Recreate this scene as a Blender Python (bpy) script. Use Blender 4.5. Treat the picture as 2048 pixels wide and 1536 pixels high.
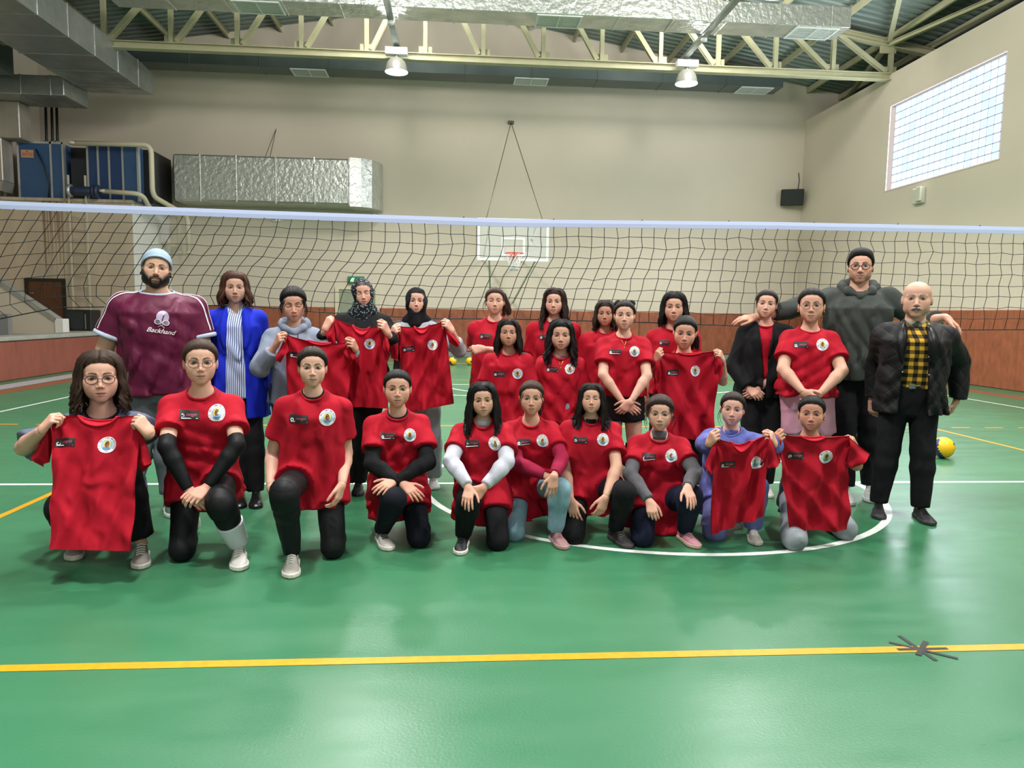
import bpy, bmesh, math, random
import numpy as np
from mathutils import Vector, Matrix
from mathutils.bvhtree import BVHTree

for o in list(bpy.data.objects):
    bpy.data.objects.remove(o)
SC = bpy.context.scene
COL = SC.collection

# ------------------------------------------------------------------ camera
FPX = 1454.249
PITCH, YAW, ROLL = math.radians(5.519), math.radians(4.433), math.radians(0.881)
CAM = np.array([0.0, 0.0, 1.355])
FW = np.array([math.sin(YAW) * math.cos(PITCH), math.cos(YAW) * math.cos(PITCH), -math.sin(PITCH)])
_rt = np.array([math.cos(YAW), -math.sin(YAW), 0.0])
_up = np.cross(_rt, FW)
RT = math.cos(ROLL) * _rt + math.sin(ROLL) * _up
UP = np.cross(RT, FW)


def ray(x, y):
    return (x - 1024) / FPX * RT + (768 - y) / FPX * UP + FW


def at(x, y, Y=None, X=None, Z=None):
    d = ray(x, y)
    t = Y / d[1] if Y is not None else X / d[0] if X is not None else (Z - CAM[2]) / d[2]
    return CAM + t * d


cam_data = bpy.data.cameras.new('camera')
cam_data.sensor_width = 36.0
cam_data.lens = FPX * 36.0 / 2048.0
cam_data.clip_start = 0.05
cam_data.clip_end = 200
cam = bpy.data.objects.new('camera', cam_data)
COL.objects.link(cam)
cam.matrix_world = Matrix(((RT[0], UP[0], -FW[0], CAM[0]), (RT[1], UP[1], -FW[1], CAM[1]),
                           (RT[2], UP[2], -FW[2], CAM[2]), (0, 0, 0, 1)))
SC.camera = cam

# ------------------------------------------------------------------ world, exposure
W = bpy.data.worlds.new('world')
SC.world = W
W.use_nodes = True
W.node_tree.nodes['Background'].inputs[0].default_value = (0.75, 0.85, 1.0, 1)
W.node_tree.nodes['Background'].inputs[1].default_value = 1.0
SC.view_settings.view_transform = 'Standard'
SC.view_settings.look = 'None'
SC.view_settings.gamma = 1.0
SC.view_settings.use_curve_mapping = False
SC.view_settings.exposure = 0.36

LAMP_W = 1250.0          # watts of each high-bay lamp
# rows of high-bay lamps along the hall: x, y, z
LAMPS = [(-1.46, 18.0, 7.0), (5.55, 18.0, 7.0), (5.4, 12.6, 6.85), (-1.5, 12.6, 6.95),
         (5.4, 7.3, 6.9), (-1.5, 7.3, 6.9), (5.4, 2.7, 6.9), (-1.5, 2.7, 6.9)]
ROOF_FILL_W = 430.0         # watts of the unseen fill added beside each lamp for roof and walls


def area_light(name, loc, target, sx, sy, watts, color):
    """Rectangular area light, used for the added fill behind the camera."""
    l = bpy.data.lights.new(name, 'AREA')
    l.shape = 'RECTANGLE'; l.size = sx; l.size_y = sy; l.energy = watts; l.color = color
    o = bpy.data.objects.new(name, l); COL.objects.link(o)
    o.location = loc
    o.rotation_euler = (Vector(target) - Vector(loc)).to_track_quat('-Z', 'Y').to_euler()
    return o


FRONT_LIGHT = area_light('front_fill', (1.0, -6.8, 5.4), (1.0, 6.0, 0.8), 14.0, 2.4, 230.0, (0.86, 0.93, 1.0))  # added cool fill from behind the camera; no window is modelled there


# ------------------------------------------------------------------ materials
def lin(c):
    if isinstance(c, str):
        c = c.lstrip('#')
        c = [int(c[i:i + 2], 16) / 255 for i in (0, 2, 4)]
    return [x / 12.92 if x <= 0.04045 else ((x + 0.055) / 1.055) ** 2.4 for x in c]


MATS = {}


def nd(nt, t, **kw):
    n = nt.nodes.new(t)
    for k, v in kw.items():
        setattr(n, k, v)
    return n


def mat(name, color, rough=0.6, metal=0.0, var=0.0, vscale=8.0, bump=0.0, bscale=40.0, stretch=(1, 1, 1),
        spec=0.5, coat=0.0, emit=None, estr=0.0, attr=None, alpha=1.0, sheen=0.0, trans=0.0, sss=0.0, color2=None, rvar=0.0, detail=4.0):
    if name in MATS:
        return MATS[name]
    m = bpy.data.materials.new(name)
    m.use_nodes = True
    nt = m.node_tree
    b = nt.nodes['Principled BSDF']
    c = lin(color)
    b.inputs['Base Color'].default_value = (*c, 1)
    b.inputs['Roughness'].default_value = rough
    b.inputs['Metallic'].default_value = metal
    b.inputs['Specular IOR Level'].default_value = spec
    b.inputs['Coat Weight'].default_value = coat
    b.inputs['Coat Roughness'].default_value = 0.12
    b.inputs['Alpha'].default_value = alpha
    b.inputs['Sheen Weight'].default_value = sheen
    b.inputs['Transmission Weight'].default_value = trans
    if sss:
        b.inputs['Subsurface Weight'].default_value = sss
        b.inputs['Subsurface Radius'].default_value = (0.012, 0.005, 0.003)
        b.inputs['Subsurface Scale'].default_value = 1.0
    if emit is not None:
        b.inputs['Emission Color'].default_value = (*lin(emit), 1)
        b.inputs['Emission Strength'].default_value = estr
    src = None
    if attr:
        a = nd(nt, 'ShaderNodeAttribute', attribute_name=attr)
        src = a.outputs['Color']
        nt.links.new(src, b.inputs['Base Color'])
    if var or bump or rvar:
        tc = nd(nt, 'ShaderNodeTexCoord')
        mp = nd(nt, 'ShaderNodeMapping')
        mp.inputs['Scale'].default_value = stretch
        nt.links.new(tc.outputs['Object'], mp.inputs['Vector'])
    if var:
        n = nd(nt, 'ShaderNodeTexNoise')
        n.inputs['Scale'].default_value = vscale
        n.inputs['Detail'].default_value = detail
        nt.links.new(mp.outputs[0], n.inputs['Vector'])
        mx = nd(nt, 'ShaderNodeMix', data_type='RGBA')
        c2 = lin(color2) if color2 else [x * (1 - var) for x in c]
        c1 = c if color2 else [min(1, x * (1 + var)) for x in c]
        rmp = nd(nt, 'ShaderNodeMapRange')
        rmp.inputs[1].default_value = 0.3; rmp.inputs[2].default_value = 0.7
        nt.links.new(n.outputs['Fac'], rmp.inputs[0])
        nt.links.new(rmp.outputs[0], mx.inputs['Factor'])
        mx.inputs['A'].default_value = (*c1, 1)
        mx.inputs['B'].default_value = (*c2, 1)
        if src is not None:
            mm = nd(nt, 'ShaderNodeMix', data_type='RGBA', blend_type='MULTIPLY')
            mm.inputs['Factor'].default_value = 1
            mx.inputs['A'].default_value = (1, 1, 1, 1)
            mx.inputs['B'].default_value = (1 - var, 1 - var, 1 - var, 1)
            nt.links.new(src, mm.inputs['A']); nt.links.new(mx.outputs['Result'], mm.inputs['B'])
            nt.links.new(mm.outputs['Result'], b.inputs['Base Color'])
        else:
            nt.links.new(mx.outputs['Result'], b.inputs['Base Color'])
        if rvar:
            r2 = nd(nt, 'ShaderNodeMapRange')
            r2.inputs[1].default_value = 0.3; r2.inputs[2].default_value = 0.7
            r2.inputs[3].default_value = rough; r2.inputs[4].default_value = rough + rvar
            nt.links.new(n.outputs['Fac'], r2.inputs[0])
            nt.links.new(r2.outputs[0], b.inputs['Roughness'])
    if bump:
        n2 = nd(nt, 'ShaderNodeTexNoise')
        n2.inputs['Scale'].default_value = bscale
        n2.inputs['Detail'].default_value = 3
        nt.links.new(mp.outputs[0], n2.inputs['Vector'])
        bp = nd(nt, 'ShaderNodeBump')
        bp.inputs['Strength'].default_value = 1.0
        bp.inputs['Distance'].default_value = bump
        nt.links.new(n2.outputs['Fac'], bp.inputs['Height'])
        nt.links.new(bp.outputs[0], b.inputs['Normal'])
    MATS[name] = m
    return m


# ------------------------------------------------------------------ object helpers
def tag(o, label=None, cat=None, group=None, kind=None):
    if label: o['label'] = label
    if cat: o['category'] = cat
    if group: o['group'] = group
    if kind: o['kind'] = kind
    return o


def link(name, me, m=None, parent=None):
    o = bpy.data.objects.new(name, me)
    COL.objects.link(o)
    if m is not None and me is not None:
        ms = m if isinstance(m, (list, tuple)) else [m]
        if not me.materials:
            for q in ms:
                me.materials.append(q)
    if parent is not None:
        o.parent = parent
        pm = parent.matrix_basis
        if parent.parent is not None:
            pm = parent.parent.matrix_basis @ pm
        o.matrix_parent_inverse = Matrix.Identity(4)
        if pm != Matrix.Identity(4):
            o.matrix_basis = pm.inverted()
    return o


def empty(name, loc=(0, 0, 0)):
    o = bpy.data.objects.new(name, None)
    o.empty_display_size = 0.1
    COL.objects.link(o)
    o.location = loc
    o.matrix_basis = Matrix.Translation(Vector(loc))
    return o


def mesh_np(name, V, F, smooth=True, cols=None, attrs=None, mi=None):
    """mesh from numpy arrays; F is an array (n,4) / (n,3) or a list of such arrays"""
    me = bpy.data.meshes.new(name)
    V = np.asarray(V, np.float32)
    Fs = [np.asarray(f, np.int32) for f in (F if isinstance(F, list) else [F])]
    Fs = [f for f in Fs if f.size]
    me.vertices.add(len(V))
    me.vertices.foreach_set('co', V.ravel())
    lv = np.concatenate([f.ravel() for f in Fs])
    tot = np.concatenate([np.full(len(f), f.shape[1], np.int32) for f in Fs])
    st = np.concatenate([[0], np.cumsum(tot)[:-1]]).astype(np.int32)
    me.loops.add(len(lv))
    me.loops.foreach_set('vertex_index', lv)
    me.polygons.add(len(tot))
    me.polygons.foreach_set('loop_start', st)
    me.polygons.foreach_set('loop_total', tot)
    me.polygons.foreach_set('use_smooth', np.full(len(tot), bool(smooth)))
    if mi is not None:
        me.polygons.foreach_set('material_index', np.asarray(mi, np.int32))
    if cols is not None:
        a = me.attributes.new('Col', 'FLOAT_COLOR', 'POINT')
        c = np.ones((len(V), 4), np.float32)
        c[:, :3] = cols
        a.data.foreach_set('color', c.ravel())
    for k, v in (attrs or {}).items():
        a = me.attributes.new(k, 'FLOAT', 'POINT')
        a.data.foreach_set('value', np.asarray(v, np.float32))
    me.update()
    me.validate()
    return me


class MB:
    """collects vertices and faces of one piece"""
    def __init__(self):
        self.v = []; self.f = []; self.m = []; self.sm = []

    def add(self, vs, fs, m=0, sm=False):
        n = len(self.v)
        self.v += [tuple(float(c) for c in p) for p in vs]
        for f in fs:
            self.f.append([i + n for i in f]); self.m.append(m); self.sm.append(sm)
        return self

    def box(self, lo, hi, m=0, bev=0.0):
        (a, b, c), (d, e, f) = lo, hi
        if bev <= 0:
            vs = [(a, b, c), (d, b, c), (d, e, c), (a, e, c), (a, b, f), (d, b, f), (d, e, f), (a, e, f)]
            return self.add(vs, [(0, 3, 2, 1), (4, 5, 6, 7), (0, 1, 5, 4), (1, 2, 6, 5), (2, 3, 7, 6), (3, 0, 4, 7)], m)
        bm = bmesh.new()
        bmesh.ops.create_cube(bm, size=1)
        for v in bm.verts:
            v.co = Vector(((a + d) / 2 + v.co.x * (d - a), (b + e) / 2 + v.co.y * (e - b), (c + f) / 2 + v.co.z * (f - c)))
        bmesh.ops.bevel(bm, geom=bm.edges[:], offset=bev, segments=1, affect='EDGES')
        bm.verts.index_update()
        self.add([v.co for v in bm.verts], [[v.index for v in q.verts] for q in bm.faces], m)
        bm.free()
        return self

    def prism(self, poly, d, m=0):
        """polygon of 3D points extruded by vector d"""
        n = len(poly)
        p = [np.asarray(q, float) for q in poly]
        vs = p + [q + np.asarray(d, float) for q in p]
        fs = [list(range(n))[::-1], list(range(n, 2 * n))] + [(i, (i + 1) % n, n + (i + 1) % n, n + i) for i in range(n)]
        return self.add(vs, fs, m)

    def bar(self, a, b, w, h, up=(0, 0, 1), m=0):
        a = np.asarray(a, float); b = np.asarray(b, float)
        t = b - a; t = t / np.linalg.norm(t)
        if abs(t @ np.asarray(up, float)) > .999: up = (0, 1, 0)
        s = np.cross(t, up); s /= np.linalg.norm(s); u = np.cross(s, t)
        q = [a + s * x * w / 2 + u * y * h / 2 for x, y in ((-1, -1), (1, -1), (1, 1), (-1, 1))]
        return self.prism(q, b - a, m)

    def ibar(self, a, b, w, h, tk=0.012, up=(0, 0, 1), m=0):
        a = np.asarray(a, float); b = np.asarray(b, float)
        t = b - a; t = t / np.linalg.norm(t)
        s = np.cross(t, up); s /= np.linalg.norm(s); u = np.cross(s, t)
        self.bar(a + u * (h / 2 - tk / 2), b + u * (h / 2 - tk / 2), w, tk, up, m)
        self.bar(a - u * (h / 2 - tk / 2), b - u * (h / 2 - tk / 2), w, tk, up, m)
        return self.bar(a, b, tk, h - 2 * tk, up, m)

    def tube(self, pts, r, n=8, m=0, closed=False, caps=True, flat=1.0):
        V, F = tube_np(pts, r, n, closed, caps, flat)
        return self.add(V, F, m, True)

    def lathe(self, prof, n=24, c=(0, 0, 0), m=0, axis='z'):
        vs = []; fs = []
        for (r, z) in prof:
            for i in range(n):
                t = 2 * math.pi * i / n
                p = (r * math.cos(t), r * math.sin(t), z)
                if axis == 'y': p = (p[0], p[2], p[1])
                if axis == 'x': p = (p[2], p[0], p[1])
                vs.append((c[0] + p[0], c[1] + p[1], c[2] + p[2]))
        for j in range(len(prof) - 1):
            for i in range(n):
                fs.append((j * n + i, j * n + (i + 1) % n, (j + 1) * n + (i + 1) % n, (j + 1) * n + i))
        return self.add(vs, fs, m, True)

    def build(self, name, m, parent=None, kind=None):
        me = bpy.data.meshes.new(name)
        me.from_pydata(self.v, [], self.f)
        me.polygons.foreach_set('material_index', self.m)
        me.polygons.foreach_set('use_smooth', self.sm)
        me.update()
        o = link(name, me, m, parent)
        if kind: o['kind'] = kind
        return o


def tube_np(pts, r, n=8, closed=False, caps=True, flat=1.0):
    P = [np.asarray(p, float) for p in pts]
    k = len(P)
    rs = [r] * k if np.isscalar(r) else list(r)
    vs = []; fs = []
    prev = None
    for i in range(k):
        if closed: t = P[(i + 1) % k] - P[i - 1]
        else: t = P[min(i + 1, k - 1)] - P[max(i - 1, 0)]
        t = t / (np.linalg.norm(t) + 1e-9)
        if prev is None:
            a = np.array([0, 0, 1.0]) if abs(t[2]) < 0.9 else np.array([1.0, 0, 0])
        else: a = prev
        s = np.cross(t, np.cross(a, t)); s /= (np.linalg.norm(s) + 1e-9)
        prev = s
        b = np.cross(t, s)
        for j in range(n):
            w = 2 * math.pi * j / n
            vs.append(P[i] + rs[i] * (math.cos(w) * s + math.sin(w) * b * flat))
    lim = k if closed else k - 1
    for i in range(lim):
        for j in range(n):
            i2 = (i + 1) % k
            fs.append((i * n + j, i * n + (j + 1) % n, i2 * n + (j + 1) % n, i2 * n + j))
    if caps and not closed:
        fs.append(tuple(range(n))[::-1]); fs.append(tuple((k - 1) * n + j for j in range(n)))
    return vs, fs


def text_mesh(s, size=1.0, shear=0.0, align='CENTER', extrude=0.0):
    cu = bpy.data.curves.new('txt', 'FONT')
    cu.body = s; cu.size = size; cu.shear = shear; cu.align_x = align; cu.align_y = 'CENTER'; cu.extrude = extrude
    cu.resolution_u = 3
    o = bpy.data.objects.new('txt', cu)
    COL.objects.link(o)
    dg = bpy.context.evaluated_depsgraph_get()
    me = bpy.data.meshes.new_from_object(o.evaluated_get(dg))
    V = np.array([v.co[:] for v in me.vertices]).reshape(-1, 3)
    F = [list(p.vertices) for p in me.polygons]
    bpy.data.objects.remove(o); bpy.data.curves.remove(cu); bpy.data.meshes.remove(me)
    return V, F
# ================================================================== THE HALL
RX, YB, LX, YF = 10.95, 22.9, -12.2, -8.0
CX, CY = 1.531, 5.72                     # centre of the court
RIDGE_X, RIDGE_Z, SLOPE = -0.6, 10.5, 0.165


def roof_z(x):
    return RIDGE_Z - SLOPE * abs(x - RIDGE_X)


def wall_material(name, base):
    m = mat(name, base, 0.85, var=0.05, vscale=0.35, bump=0.0015, bscale=60)
    return m


M_WALL = wall_material('wall_paint', '#cfc4b2')
M_STAINED = mat('stained_wall_paint', '#bfae98', 0.85, var=0.14, vscale=1.0, stretch=(2.0, 2.0, 0.25), bump=0.001, bscale=50)
M_PAD = mat('vinyl_wall_padding', '#935337', 0.55, var=0.22, vscale=9, stretch=(1, 1, 0.45), bump=0.003, bscale=30)
M_PADL = mat('vinyl_wall_padding_left', '#84493c', 0.5, var=0.12, vscale=7, stretch=(1, 1, 0.35), bump=0.003, bscale=30)
M_WHITE = mat('white_paint', '#e8e8e6', 0.6)
M_LINEW = mat('white_court_paint', '#e6ebe6', 0.35, var=0.08, vscale=30)
M_LINEY = mat('yellow_court_paint', '#d99412', 0.38, var=0.10, vscale=30)
M_BROWN = mat('brown_floor_band', '#8a5238', 0.4, var=0.1, vscale=6)
M_STEEL = mat('cream_painted_steel', '#a9a686', 0.55, var=0.06, vscale=3)
M_GALV = mat('galvanised_steel', '#8f9893', 0.42, 0.8, var=0.1, vscale=5)
M_DARK = mat('black_plastic', '#141416', 0.5)


def floor_material():
    m = bpy.data.materials.new('green_epoxy_floor'); m.use_nodes = True
    nt = m.node_tree; b = nt.nodes['Principled BSDF']
    tc = nd(nt, 'ShaderNodeTexCoord')
    n1 = nd(nt, 'ShaderNodeTexNoise'); n1.inputs['Scale'].default_value = 0.45; n1.inputs['Detail'].default_value = 5
    n2 = nd(nt, 'ShaderNodeTexNoise'); n2.inputs['Scale'].default_value = 2.6; n2.inputs['Detail'].default_value = 4
    mp = nd(nt, 'ShaderNodeMapping'); mp.inputs['Scale'].default_value = (0.6, 2.4, 1)
    nt.links.new(tc.outputs['Object'], n1.inputs['Vector'])
    nt.links.new(tc.outputs['Object'], mp.inputs['Vector']); nt.links.new(mp.outputs[0], n2.inputs['Vector'])
    r = nd(nt, 'ShaderNodeValToRGB')
    r.color_ramp.elements[0].position = 0.3; r.color_ramp.elements[0].color = (*lin('#316a49'), 1)
    r.color_ramp.elements[1].position = 0.7; r.color_ramp.elements[1].color = (*lin('#3b7855'), 1)
    nt.links.new(n1.outputs['Fac'], r.inputs[0])
    nt.links.new(r.outputs[0], b.inputs['Base Color'])
    mr = nd(nt, 'ShaderNodeMapRange'); mr.inputs[1].default_value = 0.3; mr.inputs[2].default_value = 0.7
    mr.inputs[3].default_value = 0.27; mr.inputs[4].default_value = 0.40
    nt.links.new(n2.outputs['Fac'], mr.inputs[0]); nt.links.new(mr.outputs[0], b.inputs['Roughness'])
    b.inputs['Specular IOR Level'].default_value = 0.5
    n3 = nd(nt, 'ShaderNodeTexNoise'); n3.inputs['Scale'].default_value = 90; n3.inputs['Detail'].default_value = 2
    nt.links.new(tc.outputs['Object'], n3.inputs['Vector'])
    bp = nd(nt, 'ShaderNodeBump'); bp.inputs['Distance'].default_value = 0.0006
    nt.links.new(n3.outputs['Fac'], bp.inputs['Height']); nt.links.new(bp.outputs[0], b.inputs['Normal'])
    return m


floor = MB().box((LX - .2, YF - .2, -0.3), (RX + 1.6, YB + .2, 0)).build('floor', floor_material(), kind='structure')
tag(floor, 'glossy green epoxy sports hall floor')

# walls (the window opening is left free in the right wall)
WY0, WY1, WZ0, WZ1 = 14.31, 18.33, 4.61, 6.80
wr = MB()
WT = 7.56
wr.box((RX, YF, 0), (RX + .35, WY0, WT)); wr.box((RX, WY1, 0), (RX + .35, YB, WT))
wr.box((RX, WY0, 0), (RX + .35, WY1, WZ0)); wr.box((RX, WY0, WZ1), (RX + .35, WY1, WT))
wall_right = wr.build('wall_right', M_WALL, kind='structure')
wall_back = MB().prism([(LX, YB, 0), (RX + 1.5, YB, 0), (RX + 1.5, YB, roof_z(RX + 1.5)), (RIDGE_X, YB, RIDGE_Z), (LX, YB, roof_z(LX))],
                       (0, .3, 0)).build('wall_back', M_WALL, kind='structure')
wall_left = MB().box((LX - .3, YF, 0), (LX, YB, roof_z(LX))).build('wall_left', M_WALL, kind='structure')
wall_front = MB().prism([(LX, YF, 0), (RX + 1.5, YF, 0), (RX + 1.5, YF, roof_z(RX + 1.5)), (RIDGE_X, YF, RIDGE_Z), (LX, YF, roof_z(LX))],
                        (0, -.3, 0)).build('wall_front', M_WALL, kind='structure')
wall_eave = MB().box((RX + 1.5, YF, 0), (RX + 1.6, YB, roof_z(RX + 1.5))).build('wall_eave', mat('dark_cladding', '#2a2d2c', 0.8), kind='structure')

# corrugated roof
xs = [LX - .3, RIDGE_X, RX + 1.6]
per = 0.26
prof = [(0, 0), (.07, 0), (.10, .045), (.19, .045), (.22, 0)]
ys = []
y = YF
while y < YB + .3:
    ys += [(y + a, b) for a, b in prof]
    y += per
V = []; F = []
for (yy, dz) in ys:
    for x in xs:
        V.append((x, yy, roof_z(x) + dz))
for i in range(len(ys) - 1):
    for j in range(2):
        F.append((i * 3 + j, i * 3 + j + 1, (i + 1) * 3 + j + 1, (i + 1) * 3 + j))
ceiling = link('ceiling', mesh_np('ceiling', V, np.array(F), smooth=False), mat('corrugated_roof_sheet', '#7f8a83', 0.5, 0.3, var=0.08, vscale=1.2))
ceiling['kind'] = 'structure'
lid = MB().prism([(xs[0], YF - .3, roof_z(xs[0]) + .09), (RIDGE_X, YF - .3, RIDGE_Z + .09), (xs[2], YF - .3, roof_z(xs[2]) + .09),
                  (xs[2], YF - .3, roof_z(xs[2]) + .2), (RIDGE_X, YF - .3, RIDGE_Z + .2), (xs[0], YF - .3, roof_z(xs[0]) + .2)],
                 (0, YB - YF + .9, 0)).build('roof_insulation', mat('roof_insulation', '#4a4f4c', 0.9), ceiling)

# purlins along the hall
NODES = [-8.27, -6.75, -5.23, -3.74, -2.2, -0.8, 0.6, 2.07, 3.52, 4.99, 6.46, 7.93, 9.43, 10.95]
for x in NODES + [12.0, -9.8, -11.3]:
    z = roof_z(x) - .03
    b = MB()
    b.box((x - .035, YF, z - .16), (x - .027, YB, z)); b.box((x - .035, YF, z - .168), (x + .03, YB, z - .16)); b.box((x - .035, YF, z - .008), (x + .03, YB, z))
    p = b.build('purlin', M_STEEL, ceiling)

# roof truss
TY = 18.4
truss = empty('roof_truss', (0, TY, 7.4))
tag(truss, 'cream steel roof truss spanning the hall above the net', 'truss')
BC = 7.49


def tz(x):
    return roof_z(x) - .30


MB().ibar((LX + .1, TY, BC), (RX + .25, TY, BC), .2, .17, .018).build('bottom_chord', M_STEEL, truss)
for a, b in ((LX + .1, RIDGE_X), (RIDGE_X, RX + 1.3)):
    MB().ibar((a, TY, tz(a)), (b, TY, tz(b)), .2, .17, .018).build('top_chord', M_STEEL, truss)
for i, x in enumerate(NODES):
    MB().ibar((x, TY, BC + .06), (x, TY, tz(x)), .1, .1, .012, up=(0, 1, 0)).build('post', M_STEEL, truss)
    g = MB().box((x - .16, TY - .01, BC + .05), (x + .16, TY + .01, BC + .26)).build('gusset_plate', M_STEEL, truss)
    if x < -0.9:
        x2 = NODES[i + 1]
    elif x > -0.7:
        x2 = NODES[i - 1]
    else:
        continue
    dx = (x2 - x)
    MB().ibar((x + dx * .08, TY, BC + .12), (x2 - dx * .04, TY, tz(x2) - .05), .11, .11, .014, up=(0, 1, 0)).build('diagonal_brace', M_STEEL, truss)

# roof bracing beside the right wall
br = empty('roof_bracing', (RX - .1, TY, tz(RX)))
tag(br, 'cream steel cross bracing under the roof beside the right wall', 'bracing')
MB().ibar((RX - .1, TY - .05, tz(RX) - .02), (RX + 1.0, TY - 6.0, tz(RX + 1)), .11, .1, .014).build('brace', M_STEEL, br)
MB().ibar((RX - .1, TY - .05, tz(RX) + .05), (RX - 2.9, TY - 5.6, tz(RX - 3) + .1), .11, .1, .014).build('brace', M_STEEL, br)
MB().ibar((RX - .1, TY + .05, tz(RX) - .02), (RX + 1.1, TY + 4.2, tz(RX + 1)), .11, .1, .014).build('brace', M_STEEL, br)
MB().box((RX - .3, TY - .02, tz(RX) - .22), (RX + .12, TY + .02, tz(RX) + .16)).build('gusset_plate', M_STEEL, br)

# glass block window in the right wall
window_1 = empty('window_1', (RX + .12, (WY0 + WY1) / 2, WZ0))
window_1['kind'] = 'structure'; window_1['label'] = 'large glass block window high in the right wall'
fr = MB()
fr.box((RX - .01, WY0 + .001, WZ0 + .001), (RX + .34, WY1 - .001, WZ0 + .03)); fr.box((RX + .002, WY0 + .001, WZ1 - .06), (RX + .34, WY1 - .001, WZ1 - .001))
fr.box((RX + .002, WY1 - .05, WZ0 + .031), (RX + .34, WY1 - .001, WZ1 - .061)); fr.box((RX + .002, WY0 + .001, WZ0 + .031), (RX + .34, WY0 + .03, WZ1 - .061))
fr.build('window_reveal', mat('window_reveal_paint', '#d9c4bb', 0.7), window_1)
NCB, NRB = 19, 11
bw, bh = (WY1 - WY0 - .08) / NCB, (WZ1 - WZ0 - .08) / NRB
gb = MB().box((-.04, -bw / 2 + .006, -bh / 2 + .006), (.04, bw / 2 - .006, bh / 2 - .006), bev=.012)


def glass_block_mat(i, c, e):
    return mat('glass_block_%d' % i, '#8fa3bd', 0.12, var=0.06, vscale=9, bump=0.006, bscale=14, emit=c, estr=e)


GBM = [glass_block_mat(0, '#d9e4f6', .80), glass_block_mat(1, '#e4e8ee', .72), glass_block_mat(2, '#c8d9f2', .84)]
gme = []
for q in GBM:
    o_ = gb.build('glass_block', q, window_1)
    gme.append(o_.data); bpy.data.objects.remove(o_)
rnd = random.Random(3)
for i in range(NCB):
    for j in range(NRB):
        o = bpy.data.objects.new('glass_block', gme[rnd.choice((0, 0, 1, 2))])
        COL.objects.link(o); o.parent = window_1
        o.location = (.06, WY0 + .03 + bw * (i + .5) - (WY0 + WY1) / 2, .04 + bh * (j + .5))
mo = MB()
for j in range(NRB + 1):
    mo.box((RX + .15, WY0, WZ0 + .04 + bh * j - .005), (RX + .21, WY1, WZ0 + .04 + bh * j + .005))
for i in range(NCB + 1):
    mo.box((RX + .151, WY0 + .03 + bw * i - .005, WZ0), (RX + .209, WY0 + .03 + bw * i + .005, WZ1))
mo.build('mortar_joints', mat('mortar', '#6d7886', 0.8), window_1)
WL = bpy.data.lights.new('daylight_glass_blocks', 'AREA')
WL.shape = 'RECTANGLE'; WL.size = WY1 - WY0; WL.size_y = WZ1 - WZ0; WL.energy = 260; WL.color = (0.8, 0.9, 1.0)
wlo = bpy.data.objects.new('daylight_glass_blocks', WL); COL.objects.link(wlo)
wlo.location = (RX + .02, (WY0 + WY1) / 2, (WZ0 + WZ1) / 2); wlo.rotation_euler = (math.radians(90), 0, math.radians(90))


# wall padding, panel by panel
def pad(axis, a, b, at_, z0, z1, parent, m, th=.06):
    g = .006
    if axis == 'x':
        q = MB().box((a + g, at_ - th, z0), (b - g, at_, z1), bev=.015)
    elif axis == 'r':
        q = MB().box((at_ - th, a + g, z0), (at_, b - g, z1), bev=.015)
    else:
        q = MB().box((at_, a + g, z0), (at_ + th, b - g, z1), bev=.015)
    return q.build('wall_pad', m, parent)


x = -8.2
while x < RX - .1:
    x2 = min(x + 2.0, RX - .06)
    if not (x < -2.4 and x2 > -3.7):
        pad('x', x, x2, YB, .16, 1.47, wall_back, M_PAD)
    else:
        if x < -3.75: pad('x', x, -3.73, YB, .16, 1.47, wall_back, M_PAD)
        if x2 > -2.4: pad('x', -2.37, x2, YB, .16, 1.47, wall_back, M_PAD)
    x = x2
y = YB - .06
while y > 2:
    pad('r', y - 2.0, y, RX, 0, 1.58, wall_right, M_PAD)
    y -= 2.0

bb = MB(); bb.box((-8.1, YB - .03, 0), (-3.73, YB - .001, .155)); bb.box((-2.37, YB - .03, 0), (RX - .07, YB - .001, .155))
bb.build('baseboard_back', mat('grey_skirting', '#8b8c86', .7), kind='structure')
# low padded wall with a concrete ledge and raised platform on the left
PLX = -8.1
wall_low = MB().box((PLX - .3, 1.0, 0), (PLX - .06, YB, .72)).build('wall_low', M_STAINED, kind='structure')
y = YB - .06
while y > 2:
    pad('l', y - 1.75, y, PLX - .06, 0, .70, wall_low, M_PADL)
    y -= 1.75
MB().box((PLX - .5, 1.0, .72), (PLX + .02, YB, .80), bev=.012).build('concrete_ledge', mat('concrete', '#94938c', 0.8, var=0.12, vscale=6, bump=0.002, bscale=40), wall_low)
platform = MB().box((LX, 1.0, 0), (PLX - .3, YB, .72)).build('floor_platform', mat('platform_concrete', '#8d897f', 0.8, var=0.1, vscale=4), kind='structure')

# plant room block with the air handling unit on its roof
BLX, BLY, BLZ = -8.62, 20.4, 4.12
block = MB().box((LX, BLY, .72), (BLX, YB, BLZ), m=0).build('wall_plant_room', [M_STAINED], kind='structure')
MB().box((BLX - .002, BLY + .001, .72), (BLX + .012, YB, BLZ + .05)).build('render_coat', mat('white_wall_paint', '#e3e1dd', 0.8), block)
MB().box((LX, BLY - .05, BLZ), (BLX + .02, YB, BLZ + .08)).build('slab_edge', mat('slab_paint', '#b9ad98', 0.85, var=0.2, vscale=2, stretch=(3, 3, .4)), block)
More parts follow.
